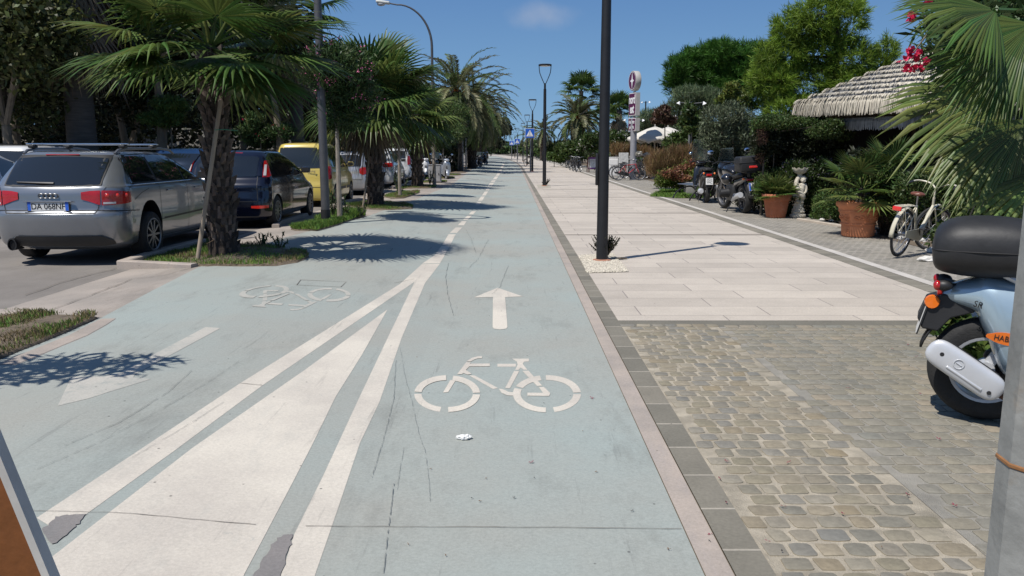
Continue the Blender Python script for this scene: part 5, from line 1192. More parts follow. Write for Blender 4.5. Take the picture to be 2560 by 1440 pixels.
# crossing signs
def crossing_sign(label, px, py, s=.62, zc=2.55, dx=0, pole=True):
    p = at(px, py); t = thing('crossing_sign', label, 'road sign', (p.x, p.y, 0), 0, 'blue pedestrian crossing signs')
    m = MB(); m.tube([(0, 0, 0), (0, 0, zc+s*.5)], .045 if s < .65 else .05, 12); m.build('pole', m_greym, t)
    b = MB(); b.mat(1).rbox((dx, -.06, zc), (s, .02, s), .009); b.mat(0).box((dx, -.0725, zc), (s-.03, .004, s-.03)); b = b.build('sign_plate', [m_sblue, m_swhite], t, smooth=False)
    k = s*.38; m = MB(); m.prism([(dx-k, zc-k*.85), (dx+k, zc-k*.85), (dx, zc+k*.95)], 'y', -.079, -.0745); m.build('white_triangle', m_swhite, b, smooth=False)
    m = MB(); y0, y1 = -.084, -.0795
    m.prism([(dx+.028*s/.6*math.cos(a), zc+k*.42+.028*math.sin(a)) for a in [2*math.pi*i/10 for i in range(10)]], 'y', y0, y1)
    for pl in ([(-.02, .28), (.03, .28), (.045, -.05), (-.03, -.05)], [(-.03, -.04), (.0, -.04), (-.09, -.62), (-.15, -.62)], [(.01, -.04), (.045, -.04), (.15, -.62), (.09, -.62)], [(-.03, .26), (-.01, .20), (-.13, .0), (-.16, .03)], [(.03, .26), (.02, .18), (.12, .02), (.15, .06)],
               [(-.42, -.72), (-.33, -.72), (-.24, -.5), (-.30, -.5)], [(-.22, -.75), (-.14, -.75), (-.1, -.66), (-.17, -.66)], [(.14, -.75), (.22, -.75), (.17, -.66), (.1, -.66)], [(.33, -.72), (.42, -.72), (.30, -.5), (.24, -.5)]):
        m.prism([(dx+u*k, zc+v*k) for u, v in pl], 'y', y0, y1)
    m.build('walking_figure', m_ink, b, smooth=False); return t
crossing_sign('nearest blue pedestrian crossing sign on a thick grey post by the kerb', 1326, 430, .64, 2.63, -.05)
crossing_sign('second blue crossing sign, smaller, between lamp posts', 1293, 405.5, .66, 2.55)
crossing_sign('third and smallest blue crossing sign, far along the kerb', 1279, 399.5, .66, 2.55)
# restaurant sign tower
m_plum = M('plum_sign', (.085, .012, .055), .4, var=.06); m_creamp = M('sign_casing', (.42, .40, .37), .5, var=.08)
SY = 42.0; sp_ = aty(1583, 385, SY)
t = thing('restaurant_sign', 'tall sign tower with a star disc above plum panels reading nord est', 'sign', (sp_.x, SY, 0))
a_ = R(15); sx_ = Vector((math.sin(a_), -math.cos(a_), 0)); sn = Vector((-math.cos(a_), -math.sin(a_), 0)); zz_ = Vector((0, 0, 1))
def sz(py): return CAMH+(375-py)/2079*SY
m = MB(); m.tube([(0, 0, 0), (0, 0, sz(300))], .16, 14); m.tube([(0, 0, sz(300)), (0, 0, sz(232))], .07, 12); m.build('pole', M('sign_post_grey', (.30, .30, .32), .5, metal=.3), t)
def sbox(z0, z1, w_, off=0, cut=.12):
    zc_ = (z0+z1)/2; h_ = z1-z0; m = MB(); mt = Matrix.Identity(3); mt.col[0] = sx_; mt.col[1] = -sn; mt.col[2] = zz_
    m.box((0, 0, 0), (w_, .22, h_)); m.v = [tuple(mt@Vector(v)+Vector((0, 0, zc_))) for v in m.v]; b = m.build('panel_casing', m_creamp, t, smooth=False)
    k = w_/2-.03; hh = h_/2-.03; m = MB(); m.mat(0).prism([(-k, hh), (k, hh*.98), (k, -hh+cut), (k-cut*.8, -hh), (-k, -hh*.98)], 'y', -.119, -.112); m.mat(1).prism([(-k-.02, hh+.02), (k+.02, hh+.02), (k+.02, -hh+cut), (k-cut*.8, -hh-.02), (-k-.02, -hh-.02)], 'y', -.1135, -.108)
    m.v = [tuple(mt@Vector(v)+Vector((0, 0, zc_))) for v in m.v]; m.build('panel_face', [m_plum, m_swhite], b, smooth=False); return b, zc_
b, zc_ = sbox(sz(291), sz(236), .88)
for s_, zo in (('nord', .22), ('est', -.25)): text_mesh(s_, .60, m_swhite, 'sign_lettering', b, .006, basis(sn*.128+Vector((0, 0, zc_+zo)), sx_, zz_), sx=.66, offset=.012)
b, zc_ = sbox(sz(329), sz(297), .92)
for s_, zo in (('ristorante', .13), ('pizzeria', -.13)): text_mesh(s_, .26, m_swhite, 'sign_lettering', b, .006, basis(sn*.128+Vector((0, 0, zc_+zo)), sx_, zz_), sx=.68)
m = MB(); mt = Matrix.Identity(3); mt.col[0] = sx_; mt.col[1] = -sn; mt.col[2] = zz_; zc_ = (sz(183)+sz(231))/2; rr_ = (sz(183)-sz(231))/2
m.lathe([(0, -.14), (rr_*.98, -.14), (rr_, -.12), (rr_, .12), (rr_*.98, .14), (0, .14)], n=36, axis='y'); m.v = [tuple(mt@Vector(v)+Vector((0, 0, zc_))) for v in m.v]; d_ = m.build('disc_casing', m_creamp, t)
m = MB(); m.mat(0).lathe([(0, -.152), (rr_*.93, -.152), (rr_*.93, -.142)], n=36, axis='y'); m.mat(1).prism([(rr_*.62*math.cos(R(45*i))*(1.1 if i % 4 == 2 else .78 if i % 2 == 0 else .30), rr_*.80*math.sin(R(45*i))*(1.1 if i % 4 == 2 else .8 if i % 2 == 0 else .26)) for i in range(8)], 'y', -.158, -.153); m.lathe([(rr_*.86, -.155), (rr_*.90, -.155)], n=36, axis='y', cap=False)
m.v = [tuple(mt@Vector(v)+Vector((0, 0, zc_))) for v in m.v]; m.build('star_emblem', [m_plum, m_swhite], d_, smooth=False)
# ================================================================ BICYCLES
m_tyreb = M('bicycle_tyre', (.03, .03, .03), .8); m_spoke = M('spokes', (.40, .40, .42), .35, metal=.8)
m_saddle = M('brown_leather', (.14, .045, .025), .45, var=.2)
def bike(label, x, y, heading, col, lean=0, group=None, cream=False, step=False, basket=False, saddle=None, spokes=24, fork_turn=0, r=.335, guards=True):
    t = thing('bicycle', label, 'bicycle', (x, y, .02), heading, group); t.rotation_euler = (lean, 0, heading); WB = 1.06; fm = col
    def whl(cx_, turn=0):
        w_ = thing('wheel', None, None); w_.parent = t; w_.location = (cx_, 0, r); w_.rotation_euler = (0, 0, turn)
        m = MB(); m.tube([(math.cos(a)*(r-.018), 0, math.sin(a)*(r-.018)) for a in [2*math.pi*i/36 for i in range(36)]], .019, 8, closed=True); m.build('tyre', m_tyreb, w_)
        m = MB(); m.tube([(math.cos(a)*(r-.045), 0, math.sin(a)*(r-.045)) for a in [2*math.pi*i/36 for i in range(36)]], .011, 6, closed=True); m.tube([(0, -.045, 0), (0, .045, 0)], .02, 8)
        for i in range(spokes): a = 2*math.pi*i/spokes; a2 = a+.35*(-1)**i; m.tube([(math.cos(a2)*.02, .03*(-1)**(i//2), math.sin(a2)*.02), (math.cos(a)*(r-.045), 0, math.sin(a)*(r-.045))], .0022, 3, cap=False)
        m.build('rim', m_spoke, w_); return w_
    whl(0); whl(WB, fork_turn)
    bb = Vector((.45, 0, .29)); st = Vector((.30, 0, .72)); sd_ = Vector((.27, 0, .86)); ht = Vector((.86, 0, .80)); hb = Vector((.90, 0, .64)); ax = Vector((WB, 0, r)); ra = Vector((0, 0, r)); m = MB()
    if step: m.tube(smooth_curve([ht*.3+hb*.7, (.74, 0, .50), (.60, 0, .36), bb], 4), .021, 8); m.tube(smooth_curve([hb, (.78, 0, .44), (.62, 0, .30), bb+Vector((0, 0, .02))], 4), .015, 8)
    else: m.tube([st, ht], .015, 8); m.tube([hb, bb], .018, 8)
    m.tube([bb, st], .016, 8); m.tube([hb, ht], .019, 8)
    for sg in (-1, 1): m.tube([bb+Vector((0, sg*.02, 0)), ra+Vector((0, sg*.055, 0))], .009, 6); m.tube([st+Vector((0, sg*.01, -.03)), ra+Vector((0, sg*.055, 0))], .008, 6)
    m.build('frame', fm, t)
    f = MB(); cf, sf = math.cos(fork_turn), math.sin(fork_turn)
    for sg in (-1, 1): f.tube([hb+Vector((0, sg*.03, 0)), hb*.45+ax*.55+Vector((.0, sg*.05, 0)), ax+Vector((0, sg*.05, 0))], .011, 7)
    f.build('fork', fm, t)
    m = MB(); m.tube([st, sd_], .012, 7); m.build('seat_post', m_spoke, t)
    m = MB(); m.lathe([(0, -.13), (.07, -.11), (.10, -.04), (.085, .02), (.04, .09), (.022, .15), (0, .165)], n=14, axis='x', sq=(1, .32)); m.v = [tuple(Vector(v)+sd_+Vector((.02, 0, .02))) for v in m.v]; m.build('saddle', saddle or m_dark, t)
    m = MB(); top = ht+Vector((-.02, 0, .14)); m.tube([ht, top], .012, 8)
    for sg in (-1, 1): m.tube(smooth_curve([top, top+Vector((.05, sg*.1, .06)), top+Vector((.02, sg*.26, .08)), top+Vector((-.16, sg*.31, .05))], 4), .011, 7)
    hbk = m.build('handlebar', fm if cream else m_spoke, t)
    for sg in (-1, 1): g = MB(); g.tube([top+Vector((-.08, sg*.30, .062)), top+Vector((-.20, sg*.315, .045))], .016, 8); g.build('grip', m_dark, hbk)
    if guards:
        for cx_, a0, a1 in ((0, 20, 185), (WB, 5, 150)):
            m = MB(); rg = r+.022; rows = []
            for i in range(15):
                a = R(lerp(a0, a1, i/14)); rows.append([(cx_+math.cos(a)*(rg+.012*(1-abs(k))), k*.03, r+math.sin(a)*(rg+.012*(1-abs(k)))) for k in (-1, -.5, 0, .5, 1)])
            m.grid(rows); o = m.build('mudguard', fm if cream else m_dark, t); thick(o, .003)
        m = MB(); m.tube([(-.02, .0, r), (-.18, .035, r+.30)], .004, 4); m.tube([(-.02, 0, r), (-.18, -.035, r+.30)], .004, 4)
        for sg in (-1, 1): m.tube([(.20, sg*.05, .72), (-.10, sg*.06, .73), (-.30, sg*.05, .73)], .007, 6); m.tube([(-.22, sg*.055, .73), (0, sg*.055, r)], .006, 5)
        for k in range(5): m.tube([(-.30+.1*k, -.05, .732), (-.30+.1*k, .05, .732)], .005, 5)
        m.build('rear_rack', fm if cream else m_dark, t)
        if cream: m = MB(); m.rbox((-.33, 0, .70), (.03, .12, .06), .01); m.build('rear_reflector', m_redl, t)
    m = MB(); m.lathe([(0, -.006), (.085, -.006), (.085, .006), (0, .006)], (bb.x, -.05, bb.z), 20, 'y'); m.build('chainring', m_spoke, t)
    m = MB(); m.prism([(-.04, r-.04), (-.04, r+.045), (bb.x, bb.z+.10), (bb.x+.09, bb.z+.05), (bb.x+.09, bb.z-.06), (bb.x, bb.z-.09)], 'y', -.072, -.058); m.build('chain_guard', fm if cream else m_dark, t, smooth=False)
    for sg in (-1, 1):
        m = MB(); c = bb+Vector((sg*.12, sg*.09, -sg*.11)); m.tube([bb+Vector((0, sg*.07, 0)), c], .009, 6); m.rbox(c+Vector((0, sg*.05, 0)), (.09, .08, .022), .008); m.build('pedal', m_dark, t)
    m = MB(); m.tube([(.38, .04, .27), (.32, .16, .02)], .008, 6); m.build('kick_stand', m_spoke, t)
    if basket:
        m = MB(); bc = Vector((1.08, 0, .82)); rows = []
        for z, s in ((-.12, .8), (.12, 1)): rows.append([bc+Vector((.15*s*math.cos(a), .17*s*math.sin(a), z)) for a in [2*math.pi*i/14 for i in range(15)]])
        for i in range(14): m.tube([rows[0][i], rows[1][i]], .004, 4)
        for zf in (0, .33, .66, 1): m.tube([rows[0][i].lerp(rows[1][i], zf) for i in range(14)], .0045, 4, closed=True)
        for k in range(6): y_ = -.13+.052*k; m.tube([bc+Vector((-.10, y_, -.12)), bc+Vector((.10, y_, -.12))], .004, 4)
        m.build('basket', m_dark, t)
    return t
m_cream = M('cream_paint', (.58, .54, .42), .35, coat=.6, var=.06, scale=4); m_redp = M('red_frame', (.45, .02, .03), .3, coat=.6); m_bkp = M('black_frame', (.02, .02, .025), .3, coat=.6); m_grp = M('grey_frame', (.30, .30, .32), .35, metal=.4)
q = at(2243, 645); tb = bike('cream city bicycle with brown saddle leaning on its stand between the terracotta pot and the blue scooter', q.x, q.y, R(42), m_cream, R(7), None, True, True, False, m_saddle, 28, -.5)
tb['label'] = 'cream city bicycle with brown saddle, right of the big ornamented terracotta pot'
BG = 'bicycles parked along the right edge of the promenade'
def bikeat(label, px, py, hd, col, **k): q = at(px, py); return bike(label, q.x, q.y, hd, col, group=BG, **k)
bikeat('red bicycle standing side-on behind the nearest lamp post', 1545, 452, R(4), m_redp, basket=True, spokes=14)
bikeat('grey bicycle with a light frame just left of the red one', 1537, 449, R(10), m_grp, spokes=14)
bikeat('black bicycle overlapping the red one on its right', 1562, 447, R(-6), m_bkp, basket=True, spokes=14)
bikeat('black bicycle with a front basket at the right end of the red group', 1585, 450, R(12), m_bkp, basket=True, spokes=14)
for i, (px, py, h, c, lb) in enumerate(((1441, 431, 70, m_bkp, 'nearest dark bicycle beside the purple and white advertising board'), (1433, 429, 74, m_bkp, 'dark bicycle second from the advertising board'), (1425, 426, 68, m_bkp, 'black bicycle third from the advertising board'), (1416, 420, 72, m_grp, 'greyish bicycle fourth from the advertising board'), (1404, 415, 60, m_bkp, 'leftmost bicycle of the rack group beside the low green bush'),
                                        (1352, 401, 50, m_bkp, 'distant dark bicycle right of the second lamp post'), (1343, 400, 55, m_bkp, 'distant dark bicycle behind the second lamp post'))):
    bikeat(lb, px, py, R(h), c, spokes=10, basket=i in (1, 3))
bikeat('dark bicycle leaning against the fourth lamp post', 1314, 417, R(60), m_bkp, spokes=10, basket=True)
# advertising board
q = at(1482, 431); t = thing('advertising_board', 'white and purple advertising board on a dark wooden frame beside the bicycles', 'advertising board', (q.x, q.y, .01), R(6))
m = MB()
for sg in (-1, 1): m.box((sg*.33, 0, .52), (.045, .03, 1.04)); m.box((sg*.33, .3, .50), (.04, .03, 1.02), Matrix.Rotation(R(18), 3, 'X'))
m.box((0, 0, 1.02), (.70, .03, .045)); m.box((0, 0, .22), (.70, .03, .045)); m.build('wooden_frame', M('dark_wood', (.09, .03, .025), .6, var=.2), t, smooth=False)
m = MB(); m.mat(0).box((0, -.006, .62), (.61, .012, .76)); m.mat(1).box((0, -.014, .94), (.61, .004, .11)); m.mat(1).box((0, -.014, .28), (.61, .004, .08)); b = m.build('poster', [m_swhite, M('purple_print', (.20, .07, .28), .5)], t, smooth=False)
for s_, z_, h_ in (('RISTORANTE', .80, .075), ('BAR - PIZZERIA', .70, .06), ('menu del giorno', .60, .05), ('pesce', .51, .06), ('primi - secondi', .42, .045)): text_mesh(s_, h_, m_ink, 'poster_lettering', b, .001, basis((0, -.015, z_), (1, 0, 0), (0, 0, 1)), sx=.8)
# utility cabinets
def cabinet(name, label, px, py, w_, h_, d_, mat, cat, rz=0, z=.02):
    q = at(px, py, z); t = thing(name, label, cat, (q.x, q.y+d_/2, z), rz); m = MB(); m.rbox((0, 0, h_/2), (w_, d_, h_), .02); m.build('body', mat, t)
    m = MB(); m.rbox((0, 0, h_+.015), (w_+.04, d_+.04, .04), .015); m.build('lid', mat, t)
    m = MB(); m.box((0, -d_/2-.006, h_*.5), (w_*.86, .012, h_*.82)); dd = m.build('door', mat, t, smooth=False, bev=.004); m = MB(); m.rbox((w_*.33, -d_/2-.02, h_*.5), (.03, .03, .09), .01); m.build('handle', m_dark, dd); return t
cabinet('utility_cabinet', 'grey utility cabinet at the foot of the third oleander on the left', 1087, 456, .52, .72, .35, M('cabinet_grey', (.28, .28, .29), .7, var=.2), 'cabinet', z=PZ)
cabinet('drinks_fridge', 'white cabinet standing behind the bicycles right of the nearest lamp post', 1533, 441, .55, 1.05, .5, m_swhite, 'cabinet')
m = MB(); q = aty(1559, 395, 41.5); m.rbox((q.x, 41.5, q.z), (.48, .04, .52), .01); m.tube([(q.x-.2, 41.52, 0), (q.x-.2, 41.52, q.z)], .02, 6); m.tube([(q.x+.2, 41.52, 0), (q.x+.2, 41.52, q.z)], .02, 6); tag(m.build('menu_board', M('menu_white', (.5, .5, .48), .5, var=.3, scale=12), smooth=False), 'grey white menu board on two posts behind the red bicycle', 'menu board')
# ================================================================ WHITE PARASOLS, SPOTLIGHT MASTS
m_canvas = M('white_canvas', (.66, .63, .57), .8, var=.06, trans=.15)
def parasol(label, px, Y, r, z0, z1, rz=0, group='white parasols of the restaurant'):
    q = aty(px, 385, Y); t = thing('parasol', label, 'parasol', (q.x, Y, 0), rz, group); m = MB(); n = 8; rows = []
    for f, z in ((.02, z1), (.3, lerp(z1, z0, .22)), (.62, lerp(z1, z0, .58)), (1, z0)):
        rows.append([(r*f*math.cos(a)*(1 if i % 4 == 0 else .955), r*f*math.sin(a)*(1 if i % 4 == 0 else .955), z-(.06*r*f if i % 4 == 2 else 0)) for i, a in [(i, 2*math.pi*i/(n*4)) for i in range(n*4+1)]])
    m.grid(rows); o = m.build('canopy', m_canvas, t); thick(o, .01)
    m = MB(); rows = []
    for k in range(2): rows.append([(r*1.0*math.cos(a)*(1 if i % 4 == 0 else .955), r*math.sin(a)*(1 if i % 4 == 0 else .955), z0-(.06*r if i % 4 == 2 else 0)-k*(.20+.05*math.cos(i*math.pi/2+math.pi))) for i, a in [(i, 2*math.pi*i/(n*4)) for i in range(n*4+1)]])
    m.grid(rows); o = m.build('valance', m_canvas, t); thick(o, .008)
    m = MB(); m.tube([(0, 0, 0), (0, 0, z1+.12)], .035, 10); m.build('pole', m_creamp, t)
    for i in range(n): a = 2*math.pi*i/n; m = MB(); m.tube([(0, 0, z0-.1), (r*.6*math.cos(a), r*.6*math.sin(a), lerp(z1, z0, .6)-.05)], .012, 5); m.build('rib', m_creamp, t)
    return t
parasol('large white parasol with a scalloped edge right of the sign tower', 1636, 44, 1.45, 2.15, 2.72)
parasol('white parasol partly hidden behind the larger one', 1668, 47.5, 1.4, 2.2, 2.8)
for i, (px, Y) in enumerate(((1618, 45), (1650, 45.5), (1672, 46))):
    q = aty(px, 385, Y); t = thing('cafe_table', ['cafe table under the left side of the white parasol', 'cafe table under the middle of the white parasols', 'cafe table under the right white parasol'][i], 'table', (q.x, Y, 0), 0, 'cafe tables under the parasols'); m = MB(); m.lathe([(0, .72), (.4, .72), (.4, .75), (0, .75)], n=20); m.build('table_top', m_swhite, t); m = MB(); m.lathe([(.22, 0), (.2, .03), (.03, .05), (.03, .72)], n=12); m.build('pedestal', m_dark, t)
def chair(label, px, Y, rz, col):
    q = aty(px, 385, Y); t = thing('cafe_chair', label, 'chair', (q.x, Y, 0), rz, 'cafe chairs under the parasols'); m = MB(); m.rbox((0, 0, .45), (.42, .42, .03), .01); m.build('seat', col, t); m = MB(); m.rbox((0, .2, .70), (.40, .03, .36), .012); m.build('backrest', col, t)
    for sx2 in (-1, 1):
        for sy2 in (-1, 1): m = MB(); m.tube([(sx2*.19, sy2*.19, 0), (sx2*.19, sy2*.19, .45 if sy2 < 0 else .86)], .014, 6); m.build('leg', col, t)
    return t
for i, (px, Y, rz) in enumerate(((1610, 44, 1.2), (1628, 43.6, -.5), (1660, 44.2, .7), (1681, 45, 2.5))):
    chair(['dark chair at the left end under the white parasol', 'dark chair in front of the left cafe table', 'dark chair in front of the middle cafe table', 'dark chair at the right end under the parasols'][i], px, Y, rz, m_dark)
def spot_mast(label, px, Y, ztop, arms, mat=None):
    q = aty(px, 385, Y); t = thing('spotlight_mast', label, 'lamp', (q.x, Y, 0), 0, 'spotlight masts among the plants'); m = MB(); m.tube([(0, 0, 0), (0, 0, ztop)], .05, 10); m.build('mast', mat or m_greym, t)
    for (x1, z1) in arms:
        m = MB(); m.tube([(0, 0, z1-.05), (x1*.9, 0, z1)], .014, 6); a = m.build('arm', mat or m_greym, t)
        m = MB(); sgn = 1 if x1 > 0 else -1; m.lathe([(.02, .04), (.04, .0), (.09, -.07), (.085, -.07), (.0, -.02)], (x1, 0, z1), 14, rot=Matrix.Rotation(R(-25*sgn), 3, 'Y')); m.build('lamp_shade', m_swhite, a)
    return t
def zy(py, Y): return CAMH+(375-py)/2079*Y
spot_mast('mast with two white spotlights left and right, between the small trees', 1722, 33, zy(258, 33), [(-.45, zy(259, 33)), (.52, zy(259, 33))])
spot_mast('mast with white spotlights at different heights right of the parasols', 1701, 36, zy(280, 36), [(-.28, zy(292, 36)), (.6, zy(279, 36))])
spot_mast('mast with two small white spotlights behind the sign tower', 1583, 47, zy(300, 47), [(-.5, zy(301, 47)), (.5, zy(301, 47))])
spot_mast('far twin spotlight mast showing against the sky right of the sign', 1611, 60, zy(256, 60), [(-.25, zy(258, 60)), (.25, zy(257, 60))], m_blackm)
q = at(1731, 445); m = MB(); m.tube([(q.x, 31, 0), (q.x, 31, zy(332, 31))], .055, 10); tag(m.build('wooden_post', M('orange_wood', (.42, .20, .11), .8, var=.2, stretch=(1, 1, .1))), 'reddish brown round wooden post behind the rusty flowering bush', 'post')
# white thin posts on the left row
for i, (px, py, top) in enumerate(((1165, 424, 372), (1157, 427, 372), (1178, 416, 372), (958, 505, 370))):
    pass
for i, (px, py, pt, lb) in enumerate(((1165, 425, 345, 'thin grey post under the arching date palm fronds'), (1156, 428, 350, 'thicker pale post just left of the thin grey post'), (1175, 418, 352, 'far thin pole beside the black scooters'))):
    q = at(px, py, PZ); m = MB(); m.tube([(q.x, q.y, PZ-.02), (q.x, q.y, CAMH+(375-pt)/2079*q.y)], [.05, .08, .05][i] if False else (.09 if i == 1 else .05), 10); tag(m.build('post', m_greym), lb, 'post', 'posts in the left planting strip')
# ================================================================ RIGHT-HAND GARDEN
def pxclumps(L_, Y, dy=.9): 
    o = []
    for i, (x, y, rx_, ry_) in enumerate(L_):
        p = aty(x, y, Y+((i*37) % 11-5)*.12*dy); s = Y/2079; o.append((p.x, p.y-Y, p.z, rx_*s, max(rx_, ry_)*s*dy, ry_*s))
    return o
def rel(cl, x): return [(c[0]-x, *c[1:]) for c in cl]
q = aty(2070, 385, 30); cl = rel(pxclumps([(2045, 35, 50, 38), (1985, 75, 45, 35), (2030, 85, 40, 30), (2115, 55, 38, 45), (1958, 140, 50, 32), (2050, 135, 60, 40), (2130, 150, 50, 38), (1935, 205, 55, 34), (2030, 215, 75, 48), (2125, 225, 65, 45), (2185, 175, 38, 34), (2195, 235, 50, 38), (1975, 280, 60, 30), (2060, 280, 70, 30), (2160, 285, 60, 30), (2215, 145, 12, 40), (1915, 170, 30, 22), (2060, 5, 30, 24), (2125, 10, 25, 26), (1960, 100, 26, 20)], 30), q.x)
pine('pine_tree', 'light green Aleppo pine rising highest above the thatched roof', (q.x, 30, 0), cl, 4600, .24, .011, m_pineA, [(.4, 0, 0), (.2, 0, 1.5), (-.1, 0, 3.2), (.1, 0, 5.2), (-.1, 0, 6.5)], .2, 16, .7, 3, 'pines behind the restaurant garden')
q = aty(1800, 385, 42); cl = rel(pxclumps([(1695, 185, 26, 32), (1725, 165, 28, 28), (1765, 150, 32, 28), (1805, 140, 38, 26), (1850, 142, 34, 24), (1895, 140, 30, 22), (1930, 150, 26, 22), (1740, 200, 50, 34), (1800, 190, 60, 38), (1860, 190, 55, 36), (1910, 195, 45, 34), (1695, 215, 22, 22), (1820, 230, 60, 26), (1890, 240, 50, 30)], 42), q.x)
pine('pine_tree', 'rounded deep green stone pine left of the taller light green pine', (q.x, 42, 0), cl, 4200, .30, .017, m_pineB, [(0, 0, 0), (.1, 0, 2), (0, 0, 4.2)], .22, 16, 1.2, 4, 'pines behind the restaurant garden', .75)
def pxshrub(name, label, L_, Y, n, lf, mat, flowers=None, seed=1, cat='shrub', group='shrubs of the right-hand garden', up=.3, shell=.3, tr=.03, dy=.9, trunkpx=None, part='foliage'):
    x0 = sum(c[0] for c in L_)/len(L_) if trunkpx is None else trunkpx; q = aty(x0, 385, Y); cl = rel(pxclumps(L_, Y, dy), q.x)
    fl = None
    if flowers: fl = flowers
    return broadtree(name, label, (q.x, Y, 0), cl, n, lf, mat, None, cat, group, fl, tr, m_bark, shell, up, part, seed)
pxshrub('tamarisk', 'feathery grey green tamarisk below the stone pine', [(1720, 235, 40, 22), (1765, 240, 40, 24), (1695, 262, 30, 22), (1790, 265, 35, 24), (1740, 270, 50, 24), (1720, 300, 40, 25)], 38, 9000, (.30, .025), m_greyg, None, 1, up=1.2)
pxshrub('tamarisk', 'feathery green tamarisk behind the white parasols', [(1625, 295, 34, 22), (1660, 290, 30, 24), (1640, 325, 40, 22), (1690, 320, 30, 24), (1600, 325, 22, 20)], 55, 7000, (.40, .035), m_greyg, None, 2, up=1.2)
pxshrub('shrub', 'yellow green leafy shrub under the pines', [(1830, 225, 22, 20), (1815, 255, 25, 22), (1850, 250, 22, 25)], 26, 2200, (.13, .07), m_bushy, None, 3)
pxshrub('olive_shrub', 'grey green olive shrub behind the scooters', [(1790, 295, 38, 32), (1830, 285, 36, 32), (1860, 310, 40, 35), (1790, 345, 42, 35), (1840, 350, 45, 38), (1885, 350, 35, 35), (1770, 320, 22, 25), (1790, 390, 40, 30), (1840, 400, 40, 30), (1880, 400, 30, 30), (1800, 430, 45, 30), (1850, 440, 40, 30), (1770, 440, 30, 25)], 25, 20000, (.12, .026), m_olive, None, 4, up=.8)
pxshrub('hedge_shrub', 'dense green climber topping the dark arch left of the thatched roof', [(1920, 305, 40, 18), (1970, 305, 45, 18), (2030, 308, 45, 18), (2080, 312, 30, 16), (1900, 330, 25, 18), (1960, 335, 40, 20), (2060, 330, 45, 18), (2105, 335, 30, 18)], 19.0, 13000, (.065, .03), m_bush, None, 5, trunkpx=1935, tr=.015)
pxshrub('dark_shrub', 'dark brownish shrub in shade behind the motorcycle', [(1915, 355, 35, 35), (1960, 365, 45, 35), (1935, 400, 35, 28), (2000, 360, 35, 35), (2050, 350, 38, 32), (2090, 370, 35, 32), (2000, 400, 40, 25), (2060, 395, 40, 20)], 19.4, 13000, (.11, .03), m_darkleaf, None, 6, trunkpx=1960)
pxshrub('creeper', 'reddish stemmed creeper on the dark arch behind the motorcycle', [(1905, 340, 14, 22), (1900, 380, 10, 30), (1925, 330, 18, 12)], 19.0, 700, (.12, .02), m_redleaf, None, 7)
pxshrub('flowering_shrub', 'green shrub dotted with lilac flowers behind the statue', [(1990, 430, 40, 30), (2040, 420, 42, 30), (2085, 435, 35, 32), (1950, 450, 40, 30), (2020, 470, 50, 40), (2075, 480, 40, 40), (1910, 470, 30, 35), (1950, 490, 35, 40), (2010, 520, 45, 30), (1960, 530, 30, 20)], 19.15, 21000, (.075, .022), m_bush, (m_lilac, 95, .022, lambda c: c[2] > 1.0), 8, up=.9)
pxshrub('shrub', 'lower bright green shrub between the statue and the big ornamented pot', [(2060, 510, 30, 30), (2090, 525, 28, 25), (2050, 540, 25, 15), (2110, 500, 25, 40), (2100, 550, 22, 14), (2130, 470, 30, 35), (2140, 430, 30, 25)], 17.6, 8500, (.065, .02), m_oleb, None, 9)
pxshrub('shrub', 'green shrub behind the motorcycle and the first terracotta pot', [(1900, 430, 30, 25), (1900, 480, 30, 35), (1895, 520, 24, 24), (1930, 500, 25, 30), (1870, 450, 30, 40), (1860, 500, 25, 25)], 20.3, 6000, (.07, .022), m_bush, None, 10)
pxshrub('shrub', 'dark green shrub behind the cream bicycle', [(2290, 470, 50, 40), (2350, 480, 50, 50), (2330, 550, 60, 45), (2400, 540, 55, 50), (2250, 520, 40, 40), (2420, 470, 50, 45), (2470, 540, 50, 60), (2220, 450, 35, 35), (2260, 580, 30, 20)], 13.9, 14000, (.08, .026), m_bush, None, 11)
pxshrub('shrub', 'leafy green shrub at the right edge behind the top case of the scooter', [(2480, 500, 60, 50), (2560, 520, 70, 60), (2500, 580, 60, 40), (2380, 590, 50, 35)], 11.6, 10000, (.085, .035), m_bush, None, 12)
pxshrub('vine', 'bright green vine leaves showing between the scooter wheel and its body', [(2370, 800, 42, 35), (2420, 850, 50, 45), (2340, 770, 28, 22), (2470, 880, 50, 40)], 5.6, 620, (.085, .07), m_oleb, None, 13, tr=.008)
pxshrub('rusty_bush', 'low bush with rust red flowers left of the bench', [(1668, 440, 28, 18), (1700, 430, 30, 18), (1730, 415, 26, 18), (1720, 440, 30, 20), (1655, 450, 20, 12), (1690, 450, 35, 14), (1660, 460, 25, 10), (1700, 462, 40, 10), (1740, 455, 25, 14), (1750, 430, 20, 20)], 28.5, 8000, (.09, .035), m_bushy, None, 14)
pxshrub('rusty_bush', 'rust red flower heads crowning the low bush by the bench', [(1672, 434, 24, 12), (1705, 424, 26, 12), (1735, 410, 22, 14), (1700, 444, 30, 10)], 28.2, 1900, (.07, .05), m_rusty, None, 15)
pxshrub('ornamental_grass', 'tall brown ornamental grass behind the rusty bush', [(1650, 395, 28, 18), (1690, 390, 30, 22), (1630, 405, 22, 12), (1720, 385, 22, 20), (1650, 425, 35, 14), (1700, 420, 35, 14), (1740, 410, 25, 20)], 32, 7500, (.42, .012), m_brown, None, 16, up=3)
pxshrub('ornamental_grass', 'brown seed grass below the white parasols', [(1545, 372, 22, 10), (1575, 375, 22, 10), (1605, 378, 22, 9)], 46, 2500, (.5, .02), m_brown, None, 17, up=3)
